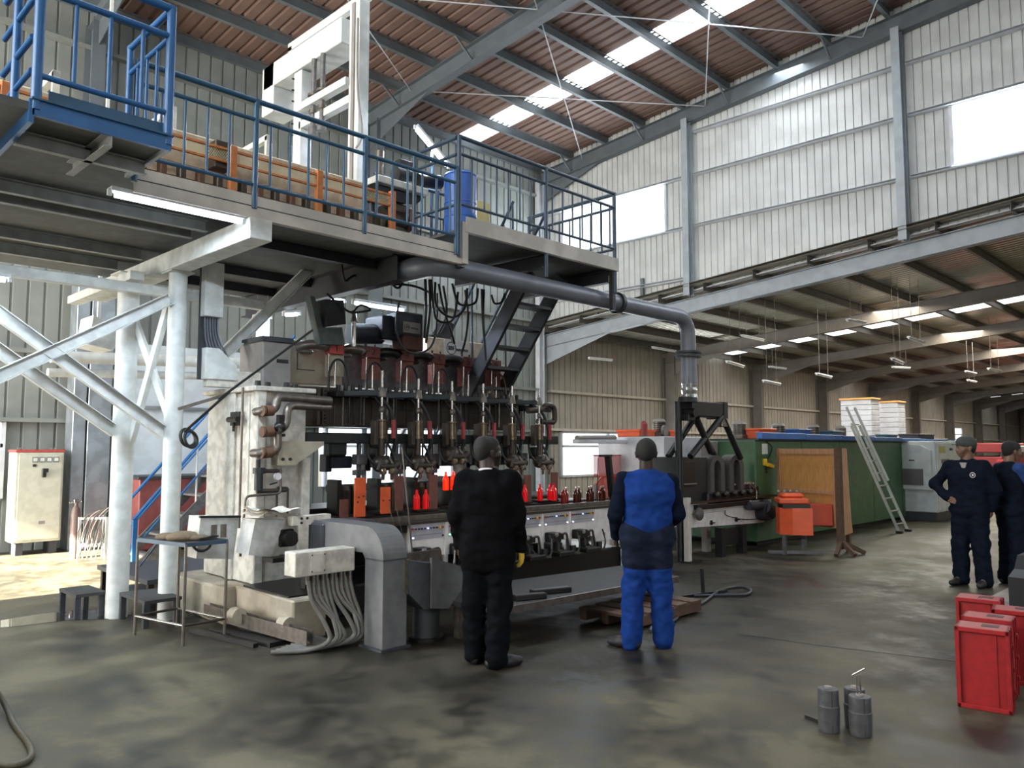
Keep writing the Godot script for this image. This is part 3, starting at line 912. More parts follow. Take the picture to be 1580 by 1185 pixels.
	for k in 6:
		var x := 3.53 + k * 0.028
		put("cable", G.new().pipe([V(x, 3.08, -7.96), V(x + 0.01, 2.85, -7.95), V(x + 0.05 + k * 0.012, 2.62, -7.93), V(x + 0.07 + k * 0.02, 2.42, -7.92)], 0.011, 6), M.cablegrey, C)
	put("trunk_shoe", G.new().prism([Vector2(3.52, 2.4), Vector2(3.86, 2.4), Vector2(3.86, 2.55), Vector2(3.66, 2.72), Vector2(3.52, 2.72)], 0.1, Basis(), V(0, 0, -7.98)), M.paint, C)
func text_mesh(s: String, size: float, depth := 0.004, font := "Droid Sans", bold := false) -> TextMesh:
	var t := TextMesh.new()
	t.text = s
	var f := SystemFont.new()
	f.font_names = PackedStringArray([font])
	if bold: f.font_weight = 700
	t.font = f
	t.font_size = 64
	t.pixel_size = size / 64.0
	t.depth = depth
	return t
func letters(called: String, s: String, size: float, at: Vector3, mat: Material, parent: Node3D, sx := 1.0, bold := false) -> void:   # faces +z, centred on at
	var g := G.new()
	g.mesh_in(text_mesh(s, size, 0.006, "Droid Sans", bold), Transform3D(Basis().scaled(V(sx, 1, 1)), at))
	put(called, g, mat, parent)

func build_machine() -> void:
	var F := thing("forming_machine", "tall bottle forming machine with a cream end frame and six numbered dark oily sections", "machine", V(4.1, 0, -7.9))
	# bed and end frame
	put("bed", G.new().bx(4.5, 9.2, 0.0, 0.3, -8.7, -6.9, 0.02), M.oildark, F)
	put("bed_block", G.new().bx(3.55, 4.5, 0.0, 0.35, -8.7, -7.38, 0.02), M.oilcream, F)
	put("bed_step", G.new().bx(3.66, 4.0, 0.0, 0.36, -7.4, -6.3, 0.015), M.oilcream, F)
	put("bed_pan", G.new().bx(3.7, 4.45, 0.36, 0.375, -7.3, -6.45), M.oildark, F)
	for q in [V(3.62, 0.16, -6.28), V(3.47, 0.17, -6.9)]:
		put("levelling_foot", G.new().tube(q, q + V(0, 0, -0.12), 0.07, -1, 14), M.oilcream, F)
	var col := G.new()
	col.bx(3.81, 4.38, 0.36, 2.26, -8.43, -7.36, 0.01)
	put("end_column", col, M.machcream, F)
	put("column_rib", G.new().bx(3.80, 3.90, 0.36, 2.28, -7.37, -7.30, 0.01), M.machcream, F)
	put("column_rib", G.new().bx(4.30, 4.40, 0.36, 1.6, -7.37, -7.28, 0.01), M.machcream, F)
	put("column_rib", G.new().bx(3.78, 3.82, 0.36, 2.28, -7.9, -7.75, 0.008), M.machcream, F)
	put("column_cap", G.new().bx(3.76, 4.45, 2.26, 2.31, -8.48, -7.28, 0.008), M.machcream, F)
	for k in 4: put("cap_bolt", G.new().cyl(3.86 + k * 0.16, 2.31, 2.37, -7.42 - 0.1 * (k % 2), 0.035, 0.03, 10), M.oildark, F)
	put("label_sheet", G.new().bx(3.915, 3.985, 1.66, 1.9, -7.362, -7.357), M.whiteplate, F)
	put("column_door", G.new().bx(3.93, 4.28, 1.0, 1.9, -7.37, -7.352, 0.006), M.machcream, F)
	put("upper_box", G.new().bx(4.14, 4.48, 2.33, 2.87, -8.4, -7.86, 0.012), M.greyplate, F)
	put("box_lid", G.new().bx(4.12, 4.50, 2.84, 2.90, -8.42, -7.84, 0.01), M.darkgrey, F)
	put("box_slot", G.new().bx(4.30, 4.44, 2.62, 2.66, -7.87, -7.855), M.black, F)
	put("left_arm", G.new().bx(3.55, 4.2, 2.32, 2.5, -8.0, -7.9, 0.006), M.machcream, F)
	put("top_beam", G.new().bx(4.5, 5.5, 2.45, 2.98, -8.8, -8.4, 0.015), M.oilcream, F)
	put("top_beam_run", G.new().bx(5.5, 8.0, 2.45, 2.93, -8.8, -8.42, 0.015), M.greysteel, F)
	put("top_beam_end", G.new().bx(7.98, 8.34, 2.36, 2.92, -8.5, -8.3, 0.015), M.oilcream, F)
	put("panel_seam", G.new().bx(4.86, 4.87, 2.62, 2.95, -8.402, -8.396).bx(4.86, 5.1, 2.62, 2.63, -8.402, -8.396), M.oildark, F)
	for i in 7:
		put("valve_panel", G.new().bx(4.6 + i * 0.533, 5.125 + i * 0.533, 1.94, 2.4, -8.3, -8.0, 0.008), M.oilbrown, F)
		put("panel_joint", G.new().bx(4.62 + i * 0.533, 5.1 + i * 0.533, 2.16, 2.168, -8.0, -7.995).bx(4.62 + i * 0.533, 5.1 + i * 0.533, 2.28, 2.287, -8.0, -7.995), M.black, F)
	put("pipe_comb", G.new().bx(4.86, 4.90, 1.96, 2.38, -8.0, -7.93).bx(4.93, 4.97, 1.96, 2.38, -8.0, -7.93), M.oilbrown, F)
	for k in 10: put("nipple", G.new().tube(V(4.96, 1.99 + k * 0.04, -7.96), V(4.96, 1.99 + k * 0.04, -7.90), 0.012, -1, 6), M.oildark, F)
	put("mechanism_beam", G.new().bx(4.5, 8.6, 1.74, 1.86, -7.78, -7.55, 0.01), M.greenblack, F)
	put("mechanism_shaft", G.new().tube(V(4.38, 1.8, -7.66), V(4.55, 1.8, -7.66), 0.06, -1, 14), M.oilbrown, F)
	put("blank_bed", G.new().bx(4.5, 9.0, 0.34, 1.02, -8.55, -7.75, 0.02), M.oildark, F)
	put("blank_table", G.new().bx(4.45, 9.0, 0.9, 0.955, -7.8, -7.32, 0.008), M.oildark, F)
	# gusset bracket on the end frame
	put("gusset", G.new().prism([Vector2(3.99, 1.52), Vector2(4.17, 1.52), Vector2(4.5, 1.72), Vector2(4.5, 1.76), Vector2(3.98, 1.76)], 0.2, Basis(), V(0, 0, -7.4)), M.oilcream, F)
	for q in [Vector2(4.03, 1.82), Vector2(4.03, 1.58), Vector2(4.11, 1.58)]:
		put("bolt", G.new().tube(V(q.x, q.y, -7.3), V(q.x, q.y, -7.18), 0.016, -1, 8), M.black, F)
	# bent pipes on the end frame
	put("bent_pipe", G.new().elbows([V(3.80, 2.05, -7.34), V(3.82, 2.06, -7.2), V(3.95, 2.07, -7.2), V(3.95, 2.2, -7.2), V(4.6, 2.19, -7.25)], 0.042, 0.07, 14), M.oilsteel, F)
	put("bent_pipe", G.new().elbows([V(4.62, 2.12, -7.3), V(4.06, 2.12, -7.18), V(4.04, 1.89, -7.16), V(3.94, 1.87, -7.16)], 0.042, 0.09, 14), M.oilsteel, F)
	put("bent_pipe", G.new().elbows([V(3.78, 1.64, -7.34), V(3.80, 1.645, -7.2), V(3.97, 1.66, -7.2), V(3.97, 1.88, -7.2)], 0.042, 0.07, 14), M.oilsteel, F)
	for q in [V(3.83, 2.055, -7.2), V(3.83, 1.85, -7.2), V(3.83, 1.645, -7.2)]:
		put("pipe_union", G.new().tube(q, q + V(0.08, 0.006, 0), 0.054, -1, 14).tube(q - V(0.03, 0, 0), q - V(0.012, 0, 0), 0.055, -1, 14), M.rust, F)
	put("ball_valve", G.new().ball(V(3.98, 1.9, -7.17), V(0.062, 0.062, 0.062)).bx(3.95, 4.01, 1.9, 2.02, -7.2, -7.14), M.oildark, F)
	put("thin_pipe", G.new().tube(V(3.74, 2.3, -7.5), V(3.74, 0.9, -7.5), 0.014, -1, 8), M.oilsteel, F)
	put("thin_pipe", G.new().elbows([V(4.02, 1.5, -7.22), V(4.03, 1.24, -7.22), V(3.66, 1.23, -7.22), V(3.62, 0.66, -7.22)], 0.013, 0.05, 8), M.oilsteel, F)
	put("thin_pipe", G.new().elbows([V(4.0, 1.02, -7.24), V(4.0, 1.3, -7.24), V(4.12, 1.29, -7.24), V(4.12, 1.02, -7.24)], 0.012, 0.02, 8), M.oilbrown, F)
	put("oil_filter", G.new().cyl(3.80, 1.28, 1.44, -7.24, 0.042, -1, 14).cyl(3.80, 1.44, 1.5, -7.24, 0.06, -1, 14).cyl(3.79, 1.5, 1.58, -7.24, 0.022, -1, 10), M.greenblack, F)
	put("filter_pipe", G.new().tube(V(3.76, 1.47, -7.24), V(4.04, 1.46, -7.24), 0.02, -1, 8).tube(V(3.78, 1.27, -7.24), V(4.1, 1.27, -7.24), 0.02, -1, 8), M.oilbrown, F)
	put("gauge", G.new().tube(V(3.99, 1.41, -7.24), V(3.99, 1.41, -7.2), 0.035, -1, 16), M.whiteplate, F)
	put("valve_handle", G.new().bar(V(3.92, 1.33, -7.24), V(4.0, 1.35, -7.24), 0.012, 0.012), M.oildark, F)
	put("air_fitting", G.new().bx(3.76, 3.80, 1.92, 2.06, -7.8, -7.6).tube(V(3.72, 1.98, -7.75), V(3.72, 1.98, -7.55), 0.03, -1, 10).tube(V(3.75, 1.86, -7.7), V(3.75, 1.95, -7.7), 0.014, -1, 8), M.oildark, F)
	# bottom trough
	put("trough", G.new().cbeam(V(3.46, 0.14, -7.55), V(3.62, 0.11, -5.95), 0.12, 0.07, 0.006, Vector3.RIGHT), M.oilsteel, F)
	put("floor_strip", G.new().bar(V(3.22, 0.02, -7.35), V(3.36, 0.02, -6.38), 0.05, 0.035), M.oildark, F)
	put("rubber_mat", G.new().bar(V(3.4, 0.02, -7.2), V(3.52, 0.02, -6.3), 0.16, 0.04), M.black, F)
	# the six sections
	var rng := RandomNumberGenerator.new()
	rng.seed = 5
	for i in 6: section(F, i, rng)
	# delivery gear over the machine
	put("drive_motor", G.new().tube(V(5.5, 3.1, -8.25), V(5.95, 3.14, -8.25), 0.13, -1, 18).bx(5.85, 6.4, 3.05, 3.36, -8.45, -8.05, 0.02), M.navysteel, F)
	put("drive_box", G.new().bx(6.0, 6.42, 3.1, 3.42, -8.2, -7.95, 0.02), M.navysteel, F)
	put("drive_base", G.new().bx(6.1, 6.42, 2.94, 3.12, -8.2, -7.95, 0.01), M.rustbrown, F)
	var sp := Node3D.new()
	sp.name = "drive_plate"
	sp.position = V(6.2, 3.2, -7.94)
	F.add_child(sp, true)
	put("plate", G.new().bx(6.08, 6.36, 3.15, 3.29, -7.95, -7.94), M.greyplate, sp)
	put("emblem_ring", G.new().ring(V(6.14, 3.22, -7.938), V(0, 0, 1), 0.04, 0.004, 24, 6), M.dimprint, sp)
	letters("lettering", "BDF", 0.04, V(6.15, 3.22, -7.938), M.dimprint, sp, 0.9)
	letters("lettering", "INDUSTRIES", 0.028, V(6.26, 3.212, -7.938), M.dimprint, sp, 0.75)
	put("gob_funnel", G.new().prism([Vector2(4.98, 3.1), Vector2(5.24, 3.16), Vector2(5.2, 3.44), Vector2(4.95, 3.42)], 0.25, Basis(), V(0, 0, -8.2)), M.black, F)
	put("gob_shield", G.new().prism([Vector2(4.95, 2.9), Vector2(5.28, 2.92), Vector2(5.24, 3.13), Vector2(4.98, 3.1), Vector2(4.86, 3.45), Vector2(4.80, 3.45)], 0.12, Basis(), V(0, 0, -8.15)), M.greensteel, F)
	put("chrome_post", G.new().cyl(5.35, 2.9, 3.22, -7.95, 0.026, -1, 12).cyl(5.35, 3.2, 3.32, -7.95, 0.045, 0.02, 12), M.chrome, F)
	put("oil_line", G.new().pipe([V(5.0, 3.5, -8.0), V(5.25, 3.3, -7.9), V(5.4, 3.4, -7.9), V(5.55, 3.36, -7.9), V(5.3, 3.3, -7.95)], 0.014, 6), M.black, F)
	put("big_hose", G.new().pipe([V(5.98, 3.5, -7.9), V(5.9, 3.2, -7.85), V(6.0, 2.95, -7.85), V(6.2, 2.88, -7.85), V(6.45, 2.98, -7.85), V(6.55, 3.25, -7.85), V(6.56, 3.7, -7.85)], 0.014, 8), M.darkgrey, F)
	put("cream_box", G.new().bx(6.76, 7.8, 2.92, 3.2, -8.62, -8.3, 0.012), M.tan, F)
	var sg := Node3D.new()
	sg.name = "name_plate"
	sg.position = V(7.28, 3.06, -8.29)
	F.add_child(sg, true)
	put("plate", G.new().bx(7.06, 7.53, 2.945, 3.195, -8.3, -8.292), M.whiteplate, sg)
	put("emblem_ring", G.new().ring(V(7.19, 3.075, -8.29), V(0, 0, 1), 0.085, 0.006, 32, 6), M.print, sg)
	letters("lettering", "BDF", 0.085, V(7.19, 3.075, -8.288), M.print, sg, 0.75, true)
	letters("lettering", "INDUSTRIES", 0.05, V(7.385, 3.06, -8.288), M.print, sg, 0.85, true)
	put("black_funnel", G.new().prism([Vector2(6.85, 3.22), Vector2(7.3, 3.22), Vector2(7.33, 3.44), Vector2(7.22, 3.48), Vector2(7.1, 3.3)], 0.2, Basis(), V(0, 0, -8.6)), M.black, F)
	put("end_pipe", G.new().elbows([V(7.9, 2.2, -7.5), V(8.2, 2.22, -7.5), V(8.26, 2.3, -7.5), V(8.45, 2.28, -7.5), V(8.46, 2.05, -7.5), V(8.1, 2.06, -7.5)], 0.04, 0.07, 10), M.oilbrown, F)
	put("end_bar", G.new().bx(7.95, 8.5, 2.2, 2.28, -7.7, -7.6), M.oildark, F)
	# cables and hoses hanging from the platform
	var cs := [[V(6.25, 3.8, -7.6), V(6.3, 3.4, -7.6), V(6.4, 3.28, -7.6), V(6.62, 3.34, -7.6), V(6.7, 3.7, -7.6)], [V(6.4, 3.8, -7.7), V(6.42, 3.5, -7.7), V(6.68, 3.38, -7.7), V(6.9, 3.52, -7.7), V(6.95, 3.8, -7.7)], [V(6.5, 3.8, -7.75), V(6.58, 3.5, -7.75), V(6.9, 3.1, -7.9), V(7.1, 3.2, -8.2)],
		[V(6.62, 3.8, -7.8), V(6.68, 3.5, -7.8), V(6.9, 3.4, -8.1), V(6.95, 3.25, -8.3)], [V(7.0, 3.8, -7.8), V(7.1, 3.5, -7.85), V(7.2, 3.2, -8.0), V(7.3, 3.0, -8.2)], [V(6.2, 3.8, -7.65), V(6.21, 3.4, -7.65), V(6.23, 3.06, -7.7)], [V(6.24, 3.8, -7.62), V(6.25, 3.4, -7.62), V(6.24, 3.0, -7.68)], [V(7.12, 3.8, -7.6), V(7.14, 3.4, -7.6), V(7.2, 2.85, -7.6)], [V(7.16, 3.8, -7.6), V(7.17, 3.4, -7.62), V(7.22, 2.85, -7.62)],
		[V(5.0, 3.8, -7.7), V(5.05, 3.62, -7.7), V(5.2, 3.7, -7.7), V(5.5, 3.65, -7.7), V(6.0, 3.7, -7.7), V(6.4, 3.66, -7.75)], [V(5.6, 3.8, -7.6), V(5.65, 3.66, -7.6), V(5.75, 3.62, -7.6), V(5.85, 3.78, -7.6)], [V(7.3, 3.75, -7.6), V(7.36, 3.64, -7.6), V(7.5, 3.68, -7.6), V(7.55, 3.8, -7.6)], [V(6.6, 3.8, -7.6), V(6.72, 3.55, -7.6), V(7.0, 3.6, -7.6), V(7.05, 3.8, -7.6)]]
	for c in cs: put("hose", G.new().pipe(c, 0.016, 6), M.black, F)
	put("support_bar", G.new().bar(V(3.35, 2.15, -7.2), V(4.4, 2.93, -7.3), 0.02, 0.02), M.oildark, F)
	put("support_bar", G.new().bar(V(3.12, 1.84, -7.4), V(3.55, 2.24, -7.4), 0.022, 0.022), M.oildark, F)
	put("support_bar", G.new().bar(V(3.1, 2.06, -7.5), V(3.5, 2.2, -7.45), 0.04, 0.03), M.oilsteel, F)
	put("hose_coil", G.new().ring(V(3.2, 1.79, -7.5), V(0.3, 0.3, 1), 0.085, 0.017, 20, 6).ring(V(3.215, 1.775, -7.47), V(0.45, 0.25, 1), 0.08, 0.016, 20, 6), M.black, F)

func section(F: Node3D, i: int, rng: RandomNumberGenerator) -> void:
	var x := 5.41 + 0.533 * i
	var s := Node3D.new()
	s.name = kin(F, "machine_section")
	s.position = V(x, 1.0, -7.6) - F.position
	F.add_child(s, true)
	var px := x - 0.2
	put("number_plate", G.new().bx(px - 0.1, px + 0.11, 2.81, 2.95, -8.2, -8.1, 0.006), M.plate_red if i == 0 else M.plate_brown, s)
	letters("number", str(i + 1), 0.11, V(px, 2.88, -8.095), M.print, s)
	put("plate_drop", G.new().bx(px - 0.03, px + 0.14, 2.55, 2.81, -8.3, -8.15), M.plate_brown if i > 0 else M.oilcream, s)
	put("delivery_scoop", G.new().pipe([V(px - 0.42, 2.86, -8.3), V(px - 0.3, 2.91, -8.2), V(px - 0.14, 2.9, -8.15), V(px - 0.1, 2.86, -8.12)], 0.055, 10).ball(V(px - 0.34, 2.82, -8.22), V(0.1, 0.035, 0.06)), M.oilsteel if i < 2 else M.oildark, s)
	put("plate_bolt", G.new().cyl(px - 0.08, 2.95, 2.99, -8.15, 0.014, -1, 8).cyl(px + 0.06, 2.95, 2.985, -8.15, 0.012, -1, 8), M.oildark, s)
	var hp := []
	for k in 11:
		var a := PI * k / 10.0
		hp.append(V(px - 0.02 - 0.13 * cos(a), 2.5 + 0.24 * sin(a), -8.02))
	hp.push_front(V(px - 0.155, 2.34, -8.0)); hp.append(V(px + 0.115, 2.34, -8.0))
	put("arch_hose", G.new().pipe(hp, 0.014, 8, false), M.black if i != 5 else M.rustbrown, s)
	put("guide_rod", G.new().tube(V(px - 0.14, 2.35, -8.05), V(px - 0.14, 2.8, -8.05), 0.012, -1, 8).tube(V(px - 0.04, 2.4, -8.06), V(px - 0.04, 2.74, -8.06), 0.014, -1, 8), M.chrome, s)
	put("white_fitting", G.new().bx(px - 0.05, px + 0.01, 2.36, 2.42, -7.98, -7.9), M.whiteplate if i < 3 else M.greyplate, s)
	put("white_fitting", G.new().bx(px + 0.06, px + 0.12, 2.36, 2.42, -7.98, -7.9), M.whiteplate if i < 3 else M.greyplate, s)
	put("valve_bank", G.new().bx(px - 0.18, px + 0.26, 2.28, 2.35, -8.02, -7.8, 0.008), M.oildark, s)
	for k in 4: put("valve", G.new().cyl(px - 0.12 + k * 0.1, 2.35, 2.42 + 0.02 * (k % 2), -7.86, 0.026, -1, 10), M.oildark, s)
	put("bracket_arm", G.new().bar(V(px - 0.1, 2.32, -7.9), V(x, 2.32, -7.45), 0.07, 0.06, Vector3.UP, 0.006), M.greenblack, s)
	put("rod_collar", G.new().lathe([Vector2(0.0, 2.28), Vector2(0.05, 2.28), Vector2(0.045, 2.33), Vector2(0.024, 2.39), Vector2(0.0, 2.39)], V(x, 0, -7.45), 14), M.oilsteel, s)
	put("main_rod", G.new().cyl(x, 1.98, 2.52 if i > 0 else 2.58, -7.45, 0.017, -1, 12), M.chrome, s)
	put("rod_knuckle", G.new().lathe([Vector2(0.018, 2.1), Vector2(0.03, 2.12), Vector2(0.03, 2.15), Vector2(0.018, 2.17)], V(x, 0, -7.45), 12), M.oilsteel, s)
	put("cylinder", G.new().lathe([Vector2(0, 1.80), Vector2(0.058, 1.80), Vector2(0.058, 1.83), Vector2(0.05, 1.835), Vector2(0.05, 1.99), Vector2(0.058, 1.995), Vector2(0.058, 2.015), Vector2(0.0, 2.02)], V(x, 0, -7.45), 18), M.bronze, s)
	put("cylinder_body", G.new().bx(x - 0.11, x - 0.055, 1.72, 2.0, -7.52, -7.42, 0.01).bx(x + 0.05, x + 0.1, 1.75, 1.98, -7.55, -7.45, 0.01), M.oilbrown, s)
	put("lower_rod", G.new().cyl(x, 1.5, 1.8, -7.45, 0.035, -1, 12).cyl(x + 0.09, 1.55, 1.85, -7.47, 0.012, -1, 8), M.oilbrown, s)
	# take-out head with two tong pairs
	var hy := 1.46 if i != 2 else 1.56
	put("take_out_head", G.new().ball(V(x - 0.02, hy + 0.05, -7.42), V(0.12, 0.1, 0.09), 12, 8).tube(V(x - 0.1, hy + 0.02, -7.38), V(x + 0.13, hy + 0.02, -7.34), 0.045, -1, 12).ball(V(x + 0.14, hy + 0.04, -7.34), V(0.045, 0.055, 0.045)), M.oilmetal, s)
	for t in [-0.055, 0.065]:
		put("tong", G.new().lathe([Vector2(0.0, -0.13), Vector2(0.018, -0.13), Vector2(0.022, -0.07), Vector2(0.04, -0.06), Vector2(0.042, -0.03), Vector2(0.03, 0.0), Vector2(0.0, 0.0)], V(x + t, hy, -7.33), 12), M.bronze, s)
	put("head_lever", G.new().bar(V(x + 0.05, hy + 0.12, -7.36), V(x + 0.12, hy - 0.03, -7.3), 0.03, 0.02), M.oilsteel, s)
	put("head_lever", G.new().bar(V(x - 0.06, hy + 0.1, -7.36), V(x - 0.14, hy - 0.02, -7.32), 0.03, 0.02), M.oilsteel, s)
	put("loop_hose", G.new().pipe([V(x - 0.16, 1.74, -7.5), V(x - 0.2, 1.62, -7.44), V(x - 0.14, 1.52, -7.4), V(x - 0.08, hy + 0.06, -7.36)], 0.016, 7), M.black, s)
	put("loop_hose", G.new().pipe([V(x + 0.16, 1.76, -7.56), V(x + 0.2, 1.6, -7.48), V(x + 0.17, 1.5, -7.42), V(x + 0.12, hy + 0.06, -7.36)], 0.014, 7), M.black, s)
	put("slide_block", G.new().bx(x - 0.06, x + 0.06, 1.54, 1.7, -7.6, -7.46, 0.012), M.oildark, s)
	put("red_bar", G.new().bx(x + 0.045, x + 0.085, 1.8, 2.01, -7.33, -7.29, 0.004), M.barred, s)
	# long drive hose
	put("drive_hose", G.new().pipe([V(x - 0.02, 2.3, -7.6), V(x + 0.1, 2.2, -7.5), V(x + 0.2, 2.0, -7.48), V(x + 0.24, 1.78, -7.5), V(x + 0.22, 1.6, -7.55)], 0.022, 8), M.greenblack, s)
	put("thin_hose", G.new().pipe([V(x - 0.05, 2.3, -7.55), V(x + 0.06, 2.1, -7.46), V(x + 0.1, 1.9, -7.46)], 0.01, 6), M.black, s)
	for k in 5:
		var a := x - 0.3 + rng.randf() * 0.4
		put("tie_rod", G.new().cyl(a, 1.9 + rng.randf() * 0.08, 2.3, -7.7 - rng.randf() * 0.2, 0.008 + rng.randf() * 0.008, -1, 6), M.oilsteel if k % 2 else M.oildark, s)
	# mould side: blow arm, mould halves
	var bx := x - 0.32
	put("blow_arm", G.new().bx(bx - 0.14, bx + 0.12, 1.46, 1.6, -7.9, -7.72, 0.015).bx(bx - 0.18, bx - 0.1, 1.42, 1.62, -7.95, -7.8, 0.01), M.navysteel, s)
	put("arm_post", G.new().cyl(bx + 0.16, 1.0, 1.85, -7.66, 0.028, -1, 12).bx(bx + 0.09, bx + 0.23, 1.5, 1.62, -7.7, -7.58, 0.008).bx(bx + 0.1, bx + 0.22, 1.38, 1.44, -7.7, -7.6), M.greysteel, s)
	put("counterweight", G.new().bx(bx - 0.26, bx - 0.03, 1.6, 1.76, -7.75, -7.6, 0.02), M.greenblack, s)
	put("mould_half", G.new().lathe([Vector2(0, 0.955), Vector2(0.085, 0.955), Vector2(0.085, 1.22), Vector2(0.07, 1.27), Vector2(0.0, 1.27)], V(bx - 0.06, 0, -7.62), 16), M.oilmetal, s)
	put("mould_half", G.new().lathe([Vector2(0, 0.955), Vector2(0.085, 0.955), Vector2(0.085, 1.22), Vector2(0.07, 1.27), Vector2(0.0, 1.27)], V(bx + 0.1, 0, -7.62), 16), M.oilmetal, s)
	put("mould_arm", G.new().bx(bx - 0.2, bx + 0.22, 1.2, 1.28, -7.78, -7.66, 0.01).bx(bx - 0.22, bx - 0.16, 0.955, 1.34, -7.72, -7.5, 0.008), M.oildark, s)
	put("dead_plate", G.new().bx(x - 0.16, x + 0.2, 0.955, 0.985, -7.5, -7.26, 0.004), M.oilmetal, s)
	if i < 6:
		var g0: float = [-0.52, -0.77, -0.77, -0.8, -0.78, -0.76][i] + 0.53
		var tall: float = [1.375, 1.38, 1.385, 1.3, 1.34, 1.36][i]
		if i == 0:
			put("guard_plate", G.new().bx(4.83, 4.965, 0.96, 1.375, -7.13, -7.1, 0.004), M.orange, s)
			for q in [V(4.87, 1.17, -7.098), V(4.93, 1.18, -7.098), V(4.86, 1.12, -7.098)]: put("guard_bolt", G.new().tube(q, q + V(0, 0, 0.008), 0.009, -1, 8), M.black, s)
			put("guard_plate", G.new().bx(4.70, 4.80, 0.95, 1.15, -7.2, -7.18), M.guardbrown, s)
			put("guard_plate", G.new().bx(5.17, 5.295, 0.975, 1.265, -7.13, -7.1, 0.004), M.orange, s)
			for q in [V(5.19, 1.12, -7.098), V(5.275, 1.12, -7.098)]: put("guard_bolt", G.new().tube(q, q + V(0, 0, 0.008), 0.009, -1, 8), M.black, s)
			put("guard_plate", G.new().bx(5.37, 5.49, 1.0, 1.38, -7.16, -7.13, 0.004), M.guardbrown, s)
		else:
			put("guard_plate", G.new().bx(x - 0.04, x + 0.08, 0.985, tall, -7.2, -7.17, 0.004), M.guardbrown, s)
